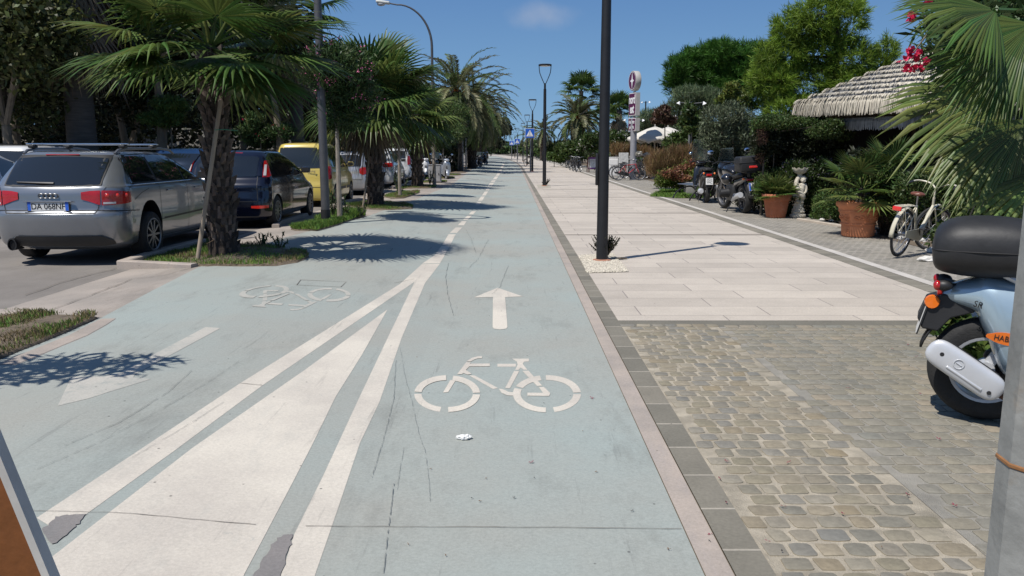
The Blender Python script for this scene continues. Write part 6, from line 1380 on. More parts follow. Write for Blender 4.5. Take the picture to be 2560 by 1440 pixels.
pxshrub('ornamental_grass', 'silvery grass tussock left of the nearest lamp post', [(1478, 372, 16, 12), (1496, 372, 12, 14)], 62, 2500, (.6, .02), m_greyg, None, 18, up=3)
pxshrub('oleander_shrub', 'white flowering oleander left of the nearest lamp post', [(1470, 350, 18, 18), (1490, 348, 14, 20), (1455, 365, 14, 15), (1480, 370, 16, 12)], 56, 3500, (.24, .06), m_bush, (m_whitef, 60, .06, None), 19)
pxshrub('oleander_shrub', 'oleander with white flowers between the nearest lamp post and the sign tower', [(1535, 345, 18, 20), (1555, 350, 16, 20), (1540, 370, 22, 14), (1572, 365, 14, 14)], 52, 3500, (.24, .06), m_bush, (m_whitef, 40, .06, None), 20)
pxshrub('bush', 'low green bush left of the dark rack of bicycles', [(1385, 392, 18, 11), (1400, 396, 16, 10), (1372, 390, 10, 10)], 74, 2500, (.3, .09), m_oleb, None, 21)
pxshrub('shrub', 'dark green shrubs behind the dark bicycles', [(1425, 380, 22, 16), (1450, 385, 18, 14), (1405, 372, 18, 14), (1437, 365, 20, 14)], 70, 4500, (.34, .12), m_bush, None, 22)
pxshrub('hydrangea', 'pale cream hydrangea heads behind the red bicycle', [(1595, 385, 10, 6), (1618, 388, 9, 5), (1583, 392, 8, 5)], 42.5, 1300, (.09, .07), m_whitef, None, 23)
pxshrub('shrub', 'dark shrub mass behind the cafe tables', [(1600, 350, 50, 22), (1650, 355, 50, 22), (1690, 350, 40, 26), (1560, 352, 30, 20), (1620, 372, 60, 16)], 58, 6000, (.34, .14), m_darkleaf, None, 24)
pxshrub('shrub', 'dark shrubs behind the spotlight masts and bench', [(1740, 340, 40, 40), (1700, 360, 40, 30), (1760, 380, 40, 35), (1730, 300, 30, 30), (1710, 395, 30, 20), (1760, 420, 40, 20), (1700, 425, 40, 12)], 34, 11000, (.2, .07), m_bush, None, 25)
# small standard trees
def std_tree(label, px, Y, pts, seed, mat): 
    q = aty(px, 385, Y); cl = rel(pxclumps(pts, Y), q.x); top = min(c[2]-c[5]*.3 for c in cl)
    return broadtree('small_tree', label, (q.x, Y, 0), cl, 1500, (.16, .07), mat, [((0, 0, 0), (.02, 0, top*.5), (0, 0, top))], 'tree', 'small staked trees in the garden', None, .03, m_barkg, .3, seed=seed)
std_tree('small tree with a sparse brownish crown above the white parasols', 1660, 36, [(1655, 285, 22, 14), (1672, 300, 18, 12), (1642, 300, 16, 12), (1662, 272, 14, 10)], 2, m_redleaf)
std_tree('small tree with reddish green crown in front of the spotlight mast', 1727, 32, [(1722, 275, 16, 18), (1735, 300, 18, 12), (1712, 305, 16, 12), (1728, 322, 18, 8)], 3, m_bush)
# palms on the right
def dp(px, Y, zpy): q = aty(px, 385, Y); return q.x, zy(zpy, Y)
x_, h_ = dp(1441, 74, 292); date_palm('date_palm', 'date palm with orange fruit stalks left of the nearest lamp post', (x_, 74, 0), h_, .38, 46, 2.9, 51, 'palms on the right side', 6, ll=.6, nl=38, lw=.13, lo=-45)
x_, h_ = dp(1357, 118, 325); date_palm('date_palm', 'distant date palm just left of the second lamp post', (x_, 118, 0), h_, .38, 30, 2.9, 52, 'palms on the right side', 0, ll=.6, nl=26, lw=.18)
x_, h_ = dp(1325, 165, 340); date_palm('date_palm', 'very distant palm behind the crossing signs', (x_, 165, 0), h_, .38, 24, 3.4, 53, 'palms on the right side', 0, ll=.7, nl=20, lw=.26)
def wash2(label, px, Y, zpy, R_, seed): x_, h_ = dp(px, Y, zpy); t = washingtonia(label, px, Y, h_, .28, R_, 22, seed, True, 'palms on the right side', 26, (), m_skirt); return t
wash2('tall fan palm with a brown skirt rising behind the date palm', 1451, 92, 232, 1.7, 61)
wash2('slender fan palm between the nearest lamp post and the sign tower', 1546, 70, 278, 1.2, 62)
wash2('small distant fan palm partly behind the nearest lamp post', 1512, 85, 300, 1.4, 63)
# distant tree masses that close the view
for i, (px, Y, zt_, r_, lb) in enumerate(((1500, 95, 330, 5, 'distant dark tree behind the white oleander'), (1400, 120, 345, 5, 'distant tree behind the low green bush'), (1300, 240, 355, 7, 'far tree left of the lamp posts at the bend'), (1262, 300, 352, 8, 'far tree at the very end of the path'), (1225, 270, 350, 8, 'far tree where the left palms end'), (1340, 200, 352, 6, 'far tree under the distant date palm'), (1375, 150, 350, 6, 'far tree right of the second lamp post'), (1560, 90, 325, 5, 'distant tree behind the sign tower'), (1640, 80, 310, 6, 'distant tree behind the parasols'), (1720, 66, 290, 5.5, 'dark tree under the stone pine'), (1820, 60, 270, 6, 'dark tree behind the stone pine'), (1190, 200, 345, 8, 'far dark tree behind the left palms'), (1130, 150, 335, 7, 'far dark tree left of the date palms'))):
    q = aty(px, 385, Y); zt2 = zy(zt_, Y); cl = rand_clumps((0, 0, zt2*.5), (r_, r_*.7, zt2*.5), 9, .45, np.random.RandomState(200+i)); broadtree('distant_tree', lb, (q.x, Y, 0), cl, 2200, (.012*Y**.85*.6+.2, .012*Y**.85*.35+.1), m_bush if i % 2 else m_ole, None, 'tree', 'distant trees closing the view', None, .2, m_bark, .2, seed=300+i)
# dark hedge added on the right, backdrop to the gazebo's shaded interior
t = thing('hedge', 'long dark green hedge added as backdrop behind the thatched roof and the garden', 'hedge', (16, 24, 0)); rs_ = np.random.RandomState(5)
n_ = 26000; P = np.stack([rs_.uniform(-8, 18, n_), rs_.uniform(-.8, .8, n_), rs_.uniform(0, 2.6, n_)], 1); P[:, 1] -= (P[:, 0]-0)*.35; V, Fc = leaves(P, np.zeros_like(P)+[0, -1, .3], .2, .11, rs_); mesh_np('foliage', V, Fc, m_darkleaf, t)
m = MB()
for i in range(24): x = -8+26*i/23; m.tube([(x, -.35*x, 0), (x+.1, -.35*x, 1.8)], .04, 5)
m.build('stems', m_bark, t)
# planting ground on the right
flat('garden_soil', [[(6.9, 6.9), (60, 6.9), (60, 26), (6.7, 26)], [(6.6, 26.01), (60, 26.01), (60, 120), (7.6, 120)], [(6.3, 8.2), (6.9, 8.2), (6.9, 17.2), (6.35, 16)]], .018, m_soil, zabs=0, **ST)
flat('lawn', [G([(1625, 492), (1655, 478), (1745, 470), (1790, 480), (1770, 496), (1700, 497)])], .022, M('lawn_green', (.10, .14, .035), .9, var=.3, scale=6, bump=1, bscale=60), zabs=0, **ST)
g = blades('grass', [G([(1625, 492), (1655, 478), (1745, 470), (1790, 480), (1770, 496), (1700, 497)])], 900, .10, .008, m_grass, .1, 21, .02); tag(g, 'small lawn of green grass in front of the rusty bush', 'grass')
# ================================================================ THATCHED ROOF
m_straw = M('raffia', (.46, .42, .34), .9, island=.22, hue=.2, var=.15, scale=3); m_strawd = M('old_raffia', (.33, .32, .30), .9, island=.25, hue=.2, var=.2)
m_band = M('grey_roof_cloth', (.20, .20, .20), .9, var=.2)
GXc, GYc, GRr = 10.35, 19.9, 3.65
t = thing('thatched_gazebo', 'large octagonal gazebo with a fringed raffia roof, above the shrubs on the right', 'gazebo', (GXc, GYc, 0))
def octp(r, f, z, off=R(5)):
    a0 = int(f) % 8; u = f-int(f); A = off+math.pi/4*a0; B_ = A+math.pi/4; return Vector((lerp(math.cos(A), math.cos(B_), u)*r, lerp(math.sin(A), math.sin(B_), u)*r, z))
def fringe(r0, z0, r1, z1, n, m, rr, w_=.02, jit=.05):
    for i in range(n):
        f = 8*i/n+rr.uniform(-.02, .02); a = octp(r0, f % 8, z0); b = octp(r1*(1+rr.uniform(-.012, .012)), (f+rr.uniform(-.015, .015)) % 8, z1+rr.uniform(-jit, jit)); tg = Vector((-a.y, a.x, 0)).normalized()*w_; md_ = a.lerp(b, .45)+Vector((a.x, a.y, 0)).normalized()*.035+Vector((0, 0, .02))
        o = len(m.v); m.add([a-tg, a+tg, md_+tg, md_-tg, b+tg*.5, b-tg*.5], [(0, 1, 2, 3), (3, 2, 4, 5)])
rr = random.Random(9); zr0, zap = 2.56, 3.98; rows_n = 11
cone = MB(); cr = []
for k in range(rows_n+1):
    f = k/rows_n; r = GRr*(1-f)+.05; z = lerp(zr0, zap, f)
    cr.append([octp(r, i/2, z) for i in range(17)]); cr.append([octp(r-.02, i/2, z+.05) for i in range(17)])
cone.grid(cr); o = cone.build('roof_cloth', m_band, t, ang=30); thick(o, .02)
m = MB()
for k in range(rows_n):
    f = k/rows_n; f2 = (k+.42)/rows_n; r = GRr*(1-f2)+.07; z = lerp(zr0, zap, f2)+.05; r1 = GRr*(1-f)+.10; z1 = lerp(zr0, zap, f)+.055
    fringe(r, z, r1, z1-.01, int(1100*(1-f)+60), m, rr, .016, .02)
m.build('raffia_rows', m_straw, t, smooth=False, fix=False)
m = MB()
for lay in range(3): fringe(GRr+.02, zr0+.10-.02*lay, GRr+.13-.05*lay, 2.27+.03*lay, 3000, m, rr, .009, .04)
m.build('rim_fringe', m_straw, t, smooth=False, fix=False)
m = MB()
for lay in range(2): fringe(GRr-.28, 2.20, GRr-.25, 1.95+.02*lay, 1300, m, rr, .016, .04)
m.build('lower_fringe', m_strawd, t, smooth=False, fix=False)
m = MB(); m.tube([octp(GRr, i, zr0) for i in range(8)], .03, 6, closed=True); m.build('rim_frame', m_stake, t)
for i in (0, 1, 2, 3, 7): m = MB(); p = octp(GRr-.75, i, 0); m.tube([p, p+Vector((0, 0, 2.5))], .05, 8); m.build('post', m_bark, t); 
m = MB(); m.lathe([(.0, 4.08), (.16, 4.10), (.12, 4.24), (.03, 4.35), (0, 4.45)], n=12); m.build('finial', m_straw, t)
# counter and black backdrop added to darken the shade under the roof
t = thing('backdrop_counter', 'dark counter added as backdrop to the deep shade under the thatched roof', 'counter', (GXc+.2, GYc+1.2, 0)); m = MB(); m.box((0, 0, .52), (3.6, .6, 1.04)); m.build('counter', M('dark_boards', (.03, .022, .016), .8, var=.3), t, smooth=False); m = MB(); m.rbox((0, 0, 1.07), (3.8, .75, .05), .015); m.build('counter_top', m_bark, t)
t = thing('dark_backdrop', 'black backdrop added behind the thatched gazebo to stand for its dark interior', 'screen', (GXc+.5, GYc+2.7, 0)); m = MB(); m.box((0, 0, 1.15), (5.6, .06, 2.3)); m.build('backdrop_sheet', M('shade_black', (.012, .010, .008), .9, var=.4, scale=3, stretch=(20, 1, .3)), t, smooth=False)
m = MB()
for x in (-2.8, 0, 2.8): m.box((x, -.05, 1.2), (.08, .06, 2.4))
m.build('backdrop_posts', m_bark, t, smooth=False)
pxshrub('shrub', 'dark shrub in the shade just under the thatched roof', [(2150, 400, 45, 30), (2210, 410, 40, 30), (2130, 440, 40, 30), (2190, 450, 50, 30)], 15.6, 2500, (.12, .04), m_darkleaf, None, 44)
# ================================================================ POTS, STATUE
m_terra = M('terracotta', (.40, .135, .065), .8, var=.16, scale=7, bump=.3, dirt=((.52, .33, .25), 5, .55, .75, .5)); m_terra2 = M('orange_terracotta', (.62, .235, .11), .75, var=.10, scale=5, bump=.3, dirt=((.42, .17, .09), 4, .5, .7, .5))
q = at(1946, 547); t = thing('flower_pot', 'plain terracotta pot with a small fan palm left of the cherub statue', 'flower pot', (q.x, q.y+.2, .02), 0, 'terracotta pots by the garden edge')
m = MB(); m.lathe([(0, 0), (.205, 0), (.215, .02), (.27, .37), (.31, .38), (.325, .50), (.315, .52), (.28, .52), (.265, .45), (0, .45)], n=32); m.build('pot', m_terra, t, ang=50)
m = MB(); m.lathe([(.262, .455), (.15, .475), (0, .48)], n=20); m.build('soil', m_soil, t)
fan_palm('potted_fan_palm', 'small spiky fan palm growing in the plain terracotta pot', (q.x, q.y+.2, .47), .10, .05, .04, 26, .22, .36, 31, lo=-10, hi=80, dead=2, nseg=18, boots=False, split=.4, droop=.1, cat='plant')
q2 = at(2160, 597); t = thing('flower_pot', 'large ornamented terracotta pot with garlands, left of the cream bicycle', 'flower pot', (q2.x, q2.y+.28, .02), 0, 'terracotta pots by the garden edge')
m = MB(); m.lathe([(0, 0), (.255, 0), (.27, .02), (.275, .20), (.295, .205), (.298, .225), (.28, .235), (.318, .42), (.335, .425), (.338, .45), (.33, .46), (.345, .50), (.375, .52), (.385, .56), (.375, .595), (.345, .605), (.32, .59), (.31, .5), (0, .5)], n=40); pt = m.build('pot', m_terra2, t, ang=50)
def on_pot(a, z, r=None): rr_ = r or interp([0, .2, .42, .5], [.27, .28, .318, .345], z); return Vector((math.sin(a)*rr_, -math.cos(a)*rr_, z))
for a0 in (R(8), R(-62), R(75)):
    m = MB()
    for rr_, th_ in ((.052, .010), (.03, .009)): m.tube([on_pot(a0+rr_*math.cos(u)/.3, .325+rr_*math.sin(u)) for u in [2*math.pi*k/16 for k in range(16)]], th_, 6, closed=True)
    m.ball(on_pot(a0, .325), .016, 8, 6); m.build('rosette', m_terra2, pt)
    m = MB(); m.tube(smooth_curve([on_pot(a0-.75, .31), on_pot(a0-.6, .355), on_pot(a0-.48, .32), on_pot(a0-.35, .37), on_pot(a0-.24, .33)], 4), [.004]+[.013]*15+[.005], 6)
    for k in range(8): u = a0-.72+.06*k; m.ball(on_pot(u, .325+.022*math.sin(k*1.7)), (.022, .014, .013), 7, 5)
    m.build('garland', m_terra2, pt)
m = MB()
for k in range(14): u = -1.4+.2*k; m.tube([on_pot(u, .10+.0)+Vector((0, 0, .03*math.sin(v))) + Vector((.03*math.cos(v), 0, 0)) for v in [2*math.pi*j/10 for j in range(10)]], .005, 5, closed=True) if k in (2, 11) else None
m.build('lower_rosettes', m_terra2, pt)
m = MB(); m.lathe([(.315, .53), (.2, .55), (0, .56)], n=24); m.build('soil', m_soil, t)
fan_palm('potted_fan_palm', 'fan palm with a short dark trunk growing in the large ornamented pot', (q2.x-.02, q2.y+.28, .55), .30, .06, .05, 24, .38, .42, 33, lean=(.05, 0), lo=-20, hi=75, dead=3, nseg=20, boots=False, split=.35, droop=.15, cat='plant')
fan_palm('fan_palm', 'shrubby fan palm with a dark trunk right behind the large ornamented pot', (q2.x+.62, q2.y+.55, .02), 1.05, .12, .09, 26, .42, .46, 35, lo=-35, hi=80, dead=8, nseg=20, split=.35, droop=.15, brow=10)
m_stone = M('statue_stone', (.50, .455, .37), .85, var=.14, scale=8, bump=.5, bscale=60, dirt=((.24, .20, .15), 9, .52, .68, .7))
q = at(2000, 547); t = thing('cherub_statue', 'pale stone statue of a cherub hugging a dolphin that carries a shell bowl', 'statue', (q.x, q.y+.16, .02))
m = MB(); m.lathe([(0, 0), (.165, 0), (.175, .02), (.175, .06), (.16, .075), (.14, .08), (.135, .10), (.15, .115), (.15, .13), (.12, .145), (0, .15)], n=30); m.build('base', m_stone, t, ang=50)
m = MB(); rr = random.Random(4)
m.tube([(0, 0, .13), (0, 0, .22), (.01, 0, .33), (.0, 0, .38)], [.125, .10, .075, .05], 14)
for k in range(46): a = rr.uniform(0, 6.28); z = rr.uniform(.15, .36); r_ = interp([.13, .38], [.115, .06], z); m.ball((math.cos(a)*r_, math.sin(a)*r_, z), (rr.uniform(.018, .036), rr.uniform(.018, .036), rr.uniform(.02, .045)), 7, 5)
# child: legs, belly, chest, arms, head with curls and a face
m.tube(smooth_curve([(-.045, -.03, .36), (-.05, -.055, .43), (-.035, -.05, .50), (.0, -.03, .56)], 4), [.032, .036, .040, .042, .042, .043, .045, .05, .052, .054, .056, .058, .058], 10)
m.tube(smooth_curve([(.055, -.035, .34), (.07, -.05, .42), (.065, -.045, .50), (.04, -.03, .56)], 4), [.032, .034, .038, .042, .042, .043, .045, .05, .052, .054, .056, .058, .058], 10)
m.ball((-.055, -.075, .355), (.03, .048, .022)); m.ball((.06, -.08, .335), (.03, .048, .022))
m.tube(smooth_curve([(.02, -.03, .54), (.035, -.04, .62), (.045, -.035, .70), (.05, -.03, .755)], 4), [.075, .08, .082, .082, .08, .078, .074, .072, .072, .07, .065, .05, .04], 12)
m.ball((.062, -.045, .83), (.062, .062, .068), 14, 10); m.ball((.055, -.098, .825), (.011, .014, .011), 8, 6); m.ball((.088, -.085, .80), (.022, .018, .016)); m.ball((.035, -.088, .80), (.022, .018, .016)); m.ball((.062, -.09, .783), (.018, .012, .008))
for k in range(26): a = rr.uniform(0, 6.28); e = rr.uniform(-.1, 1.5); m.ball((.062+.062*math.cos(a)*math.cos(e), -.035+.062*math.sin(a)*math.cos(e), .845+.06*math.sin(e)), rr.uniform(.014, .022), 6, 5) if not (math.sin(a) < -.55 and e < .75) else None
m.tube(smooth_curve([(.105, -.03, .74), (.135, -.05, .66), (.12, -.085, .57), (.06, -.11, .52)], 4), [.032, .032, .031, .03, .029, .028, .027, .025, .024, .023, .022, .02, .018], 9)
m.tube(smooth_curve([(-.01, -.03, .74), (-.06, -.04, .70), (-.09, -.08, .72), (-.07, -.11, .76)], 4), [.03, .03, .029, .028, .027, .026, .025, .024, .022, .021, .02, .019, .018], 9)
for k in range(4): m.tube([(.06+.004*k, -.112, .525-.010*k), (.035, -.122, .52-.010*k), (.02, -.115, .515-.009*k)], [.0065, .006, .005], 6); m.tube([(-.07, -.112, .765-.009*k), (-.09, -.12, .775-.009*k), (-.10, -.105, .78-.009*k)], [.006, .0055, .005], 6)
# dolphin: snout low at the right, body rising left, tail up to the bowl
m.tube(smooth_curve([(.10, -.10, .42), (.06, -.115, .46), (.0, -.11, .53), (-.06, -.085, .62), (-.09, -.05, .72), (-.07, -.02, .82), (-.01, 0, .90), (.0, 0, .97)], 4), [.018, .026, .035, .044, .052, .058, .062, .064, .065, .065, .064, .063, .062, .060, .058, .056, .054, .052, .05, .048, .047, .046, .046, .048, .05, .052, .056, .06, .064], 12)
m.ball((-.12, -.06, .50), (.05, .02, .03)); m.ball((-.13, -.05, .46), (.035, .03, .04)); m.ball((-.11, -.03, .78), (.02, .03, .05)); m.ball((-.01, -.14, .56), (.02, .012, .035))
o = m.build('figure', m_stone, t); md = o.modifiers.new('remesh', 'REMESH'); md.mode = 'VOXEL'; md.voxel_size = .0075; md.use_smooth_shade = True; sm = o.modifiers.new('smooth', 'SMOOTH'); sm.iterations = 2
m = MB(); rows = []
for f, z in ((.25, .95), (.55, .97), (.8, 1.0), (1.0, 1.06), (1.02, 1.085), (.94, 1.08), (.7, 1.03), (.1, 1.0)): rows.append([(.165*f*(1+.05*math.cos(a*9))*math.cos(a), .165*f*(1+.05*math.cos(a*9))*math.sin(a), z+.016*f*math.cos(a*9)*(1 if f > .8 else .3)) for a in [2*math.pi*i/72 for i in range(73)]])
m.grid(rows); m.build('shell_bowl', m_stone, t)
# white rocks edging the garden
m_rock = M('white_rock', (.60, .58, .54), .9, var=.15, bump=1, bscale=20)
def rock(label, px, py, s, seed, name='white_rock'):
    q = at(px, py); bm = bmesh.new(); bmesh.ops.create_icosphere(bm, subdivisions=3, radius=1)
    for v in bm.verts: n_ = noise.noise(v.co*1.6+Vector((seed, 0, 0)))*.35+noise.noise(v.co*5+Vector((seed, 3, 0)))*.10; v.co *= (1+n_); v.co = Vector((v.co.x*s, v.co.y*s*.7, max(-.1, v.co.z)*s*.55))
    me = bpy.data.meshes.new(name); bm.to_mesh(me); bm.free(); me.materials.append(m_rock); o = bpy.data.objects.new(name, me); COL.objects.link(o); o.location = (q.x, q.y, .02+s*.05); return tag(o, label, 'rock', 'white rocks edging the garden')
for i, (px, py, s, lb) in enumerate(((2315, 655, .11, 'white rock in front of the cream bicycle, near the scooter top case'), (2330, 632, .10, 'white rock just behind the one nearest the scooter'), (2255, 600, .09, 'white rock seen between the wheels of the cream bicycle'), (2300, 606, .10, 'white rock beside the front wheel of the cream bicycle'), (1808, 518, .09, 'small white rock left of the motorcycle'), (1892, 522, .07, 'small white rock right of the motorcycle rear wheel'), (2055, 552, .06, 'small pale stone right of the statue base'), (2078, 555, .05, 'smallest pale stone before the green shrub'))): rock(lb, px, py, s, i*3.1)
kerb_run('garden_kerb', [(6.15, 17.6), (6.5, 15.6), (6.9, 13.4), (7.2, 11)], .08, 0, .06, M('garden_edge_stone', (.42, .36, .29), .9, var=.2))
kerb_run('garden_kerb', [(3.58, 7.0), (3.62, 6.6), (3.75, 6.1), (4.2, 5.7), (5.2, 5.5)], .10, 0, .035, bpy.data.materials['garden_edge_stone'])
# ================================================================ NEAR PALM AND OLEANDER ON THE RIGHT
rr = random.Random(12); nx, ny, nz_ = 4.95, 6.9, 2.25
t = thing('fan_palm', 'fan palm at the right edge whose pale green fans hang over the gazebo', 'palm tree', (nx, ny, 0)); palm_trunk(t, nz_, .17, .13, True, (0, 0), 44, 18, fib=True)
A = []; B_ = []
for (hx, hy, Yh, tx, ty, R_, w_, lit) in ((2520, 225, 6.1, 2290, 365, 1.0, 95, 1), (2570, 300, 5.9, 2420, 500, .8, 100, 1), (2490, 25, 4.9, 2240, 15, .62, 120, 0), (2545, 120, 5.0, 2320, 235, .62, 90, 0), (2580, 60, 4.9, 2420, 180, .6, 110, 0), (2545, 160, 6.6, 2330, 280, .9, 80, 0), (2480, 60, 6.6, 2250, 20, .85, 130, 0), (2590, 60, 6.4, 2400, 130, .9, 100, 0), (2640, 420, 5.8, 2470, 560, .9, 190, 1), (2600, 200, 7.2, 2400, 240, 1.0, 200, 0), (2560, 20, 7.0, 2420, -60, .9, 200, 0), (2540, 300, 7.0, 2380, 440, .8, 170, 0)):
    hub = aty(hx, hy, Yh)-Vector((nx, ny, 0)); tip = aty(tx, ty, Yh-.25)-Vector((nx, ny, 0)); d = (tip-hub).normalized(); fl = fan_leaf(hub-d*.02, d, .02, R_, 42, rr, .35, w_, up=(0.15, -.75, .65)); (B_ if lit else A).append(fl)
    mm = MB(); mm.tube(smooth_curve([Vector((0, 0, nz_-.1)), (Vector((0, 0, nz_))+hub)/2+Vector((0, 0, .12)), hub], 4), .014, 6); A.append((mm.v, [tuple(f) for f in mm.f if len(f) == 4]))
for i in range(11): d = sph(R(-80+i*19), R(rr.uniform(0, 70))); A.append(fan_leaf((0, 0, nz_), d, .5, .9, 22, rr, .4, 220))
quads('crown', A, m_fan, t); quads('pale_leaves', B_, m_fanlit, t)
D = [fan_leaf(aty(2600, 330, 6.6)-Vector((nx, ny, 0)), (aty(x_, y_, 6.4)-aty(2600, 330, 6.6)), .02, .85, 12, rr, .9, 60, wd=.02) for x_, y_ in ((2480, 560), (2440, 520))]; quads('dead_leaves', D, m_dead, t)
cl = [(c.x-4.15, c.y-6.5, c.z, r1, r1, r2) for c, r1, r2 in ((aty(2420, 10, 5.3), .16, .12), (aty(2430, 90, 5.3), .24, .2), (aty(2500, 40, 5.4), .26, .24), (aty(2480, 130, 5.5), .2, .16), (aty(2360, 50, 6.1), .22, .20), (aty(2430, 20, 6.3), .28, .22), (aty(2500, 70, 6.4), .3, .25), (aty(2340, 120, 6.0), .14, .14), (aty(2410, 110, 6.3), .22, .2), (aty(2520, -20, 6.4), .35, .25), (aty(2560, 130, 6.5), .3, .3), (aty(2450, 180, 6.5), .18, .15))]
t = broadtree('oleander_tree', 'tall oleander with crimson flowers at the top right corner', (4.15, 6.5, 0), cl, 2300, (.14, .024), m_ole, [((.15, 0, 0), (.1, 0, 1.2), (-.1, 0, 2.1))], 'tree', None, None, .03, m_barkg, .2, seed=3)
rs_ = np.random.RandomState(8)
for k, (pts_, Yf) in enumerate((([(2275, 128), (2262, 145), (2290, 148), (2270, 165), (2300, 160), (2315, 150), (2285, 172), (2266, 175), (2308, 172), (2280, 140), (2295, 135)], 5.9), ([(2280, 42), (2276, 38), (2286, 45), (2318, 8)], 5.9))):
    C_ = np.array([tuple(aty(x_, y_, Yf)) for x_, y_ in pts_])-np.array([4.15, 6.5, 0]); PP = np.repeat(C_, 9, 0)+rs_.normal(size=(len(C_)*9, 3))*.012; V, Fc = leaves(PP, unit(rs_.normal(size=PP.shape)), .04, .034, rs_, 0, .8, .1); mesh_np('flowers', V, Fc, m_redf, t, kind='stuff')
m = MB(); a = aty(2360, 60, 6.1)-Vector((4.15, 6.5, 0)); b = aty(2285, 130, 5.9)-Vector((4.15, 6.5, 0)); m.tube([a, (a+b)/2+Vector((0, 0, .05)), b], .006, 5); b2_ = aty(2285, 30, 5.9)-Vector((4.15, 6.5, 0)); m.tube([a, (a+b2_)/2, b2_], .005, 5); m.build('flower_stems', m_bark, t)
# ================================================================ SCOOTERS AND THE MOTORCYCLE
m_sblu = paint('pale_blue_paint', (.33, .43, .50), .35, .28); m_silv = M('silver_cover', (.60, .61, .63), .4, metal=.3, var=.06, coat=.4); m_blkp = paint('black_gloss', (.012, .012, .014), .2, .25); m_blkm = M('matt_black_plastic', (.018, .018, .019), .55, var=.3, scale=6, bump=.15)
m_silp = paint('silver_scooter_paint', (.40, .42, .45), .5, .3); m_rust = M('rusty_pipe', (.10, .045, .03), .7, metal=.3, var=.3); m_screen = glass_mat('clear_screen', (.10, .13, .12), .35, .05); m_mirror = M('mirror_glass', (.55, .62, .72), .05, metal=1, var=.02)
def loft(st, n=20, p=2.6, axis='x', y0=0):
    m = MB(); S = [Vector(s) for s in st]; C = []
    for i in range(len(S)-1):
        a, b, c, d = S[max(i-1, 0)], S[i], S[i+1], S[min(i+2, len(S)-1)]
        for k in range(4): t = k/4; C.append(.5*((2*b)+(c-a)*t+(2*a-5*b+4*c-d)*t*t+(3*b-a-3*c+d)*t**3))
    C.append(S[-1]); vs = []; fs = []
    for x, zb, zt, w_ in C:
        zc = (zb+zt)/2; h = max(.002, (zt-zb)/2); w_ = max(.002, w_)
        for j in range(n):
            a = 2*math.pi*j/n; vs.append((x, y0+math.copysign(abs(math.cos(a))**(2/p), math.cos(a))*w_, zc+math.copysign(abs(math.sin(a))**(2/p), math.sin(a))*h))
    k = len(C)
    for i in range(k-1):
        for j in range(n): fs.append((i*n+j, i*n+(j+1) % n, (i+1)*n+(j+1) % n, (i+1)*n+j))
    fs.append(tuple(reversed(range(n)))); fs.append(tuple((k-1)*n+j for j in range(n))); m.add(vs, fs); return m
def mwheel(t, x, r, wd, rimr=.62, spokes=3, mat=None, turn=0, sp=.05):
    w_ = thing('wheel', None, None); w_.parent = t; w_.location = (x, 0, r); w_.rotation_euler = (0, 0, turn); m = MB()
    m.lathe([(r*rimr, -wd*.42), (r*.80, -wd*.5), (r*.92, -wd*.44), (r*.985, -wd*.22), (r, 0), (r*.985, wd*.22), (r*.92, wd*.44), (r*.80, wd*.5), (r*rimr, wd*.42)], n=40, axis='y', cap=False); m.build('tyre', m_tyre, w_, ang=60)
    m = MB(); m.lathe([(r*rimr+.004, -wd*.44), (r*rimr-.012, -wd*.40), (r*rimr-.02, -wd*.2), (r*rimr-.02, wd*.2), (r*rimr-.012, wd*.40), (r*rimr+.004, wd*.44)], n=36, axis='y', cap=False); m.lathe([(0, -wd*.42), (.045, -wd*.42), (.05, wd*.42), (0, wd*.42)], n=16, axis='y')
    for i in range(spokes): a = 2*math.pi*i/spokes+.5; c = Vector((math.sin(a), 0, math.cos(a)))*(r*rimr*.52); m.box(c, (sp, wd*.35, r*rimr*.95), Matrix.Rotation(a, 3, 'Y'))
    m.build('rim', mat or m_alloy, w_, ang=40); return w_
def topcase(t, x, z, L_, W_, H_, label='top_case'):
    m = loft([(x-L_/2, z+H_*.35, z+H_*.55, W_*.30), (x-L_*.46, z+H_*.12, z+H_*.80, W_*.40), (x-L_*.30, z+.01, z+H_*.96, W_*.48), (x, z, z+H_, W_*.5), (x+L_*.30, z+.01, z+H_*.95, W_*.48), (x+L_*.46, z+H_*.12, z+H_*.78, W_*.40), (x+L_/2, z+H_*.35, z+H_*.55, W_*.28)], 28, 2.7); c = m.build(label, m_blkm, t, ang=60)
    m = loft([(x-L_*.505, z+H_*.44, z+H_*.49, W_*.33), (x-L_*.40, z+H_*.43, z+H_*.50, W_*.455), (x, z+H_*.43, z+H_*.50, W_*.515), (x+L_*.40, z+H_*.43, z+H_*.50, W_*.455), (x+L_*.505, z+H_*.44, z+H_*.49, W_*.31)], 28, 2.7); m.build('case_seam', m_trim, c, ang=60); return c
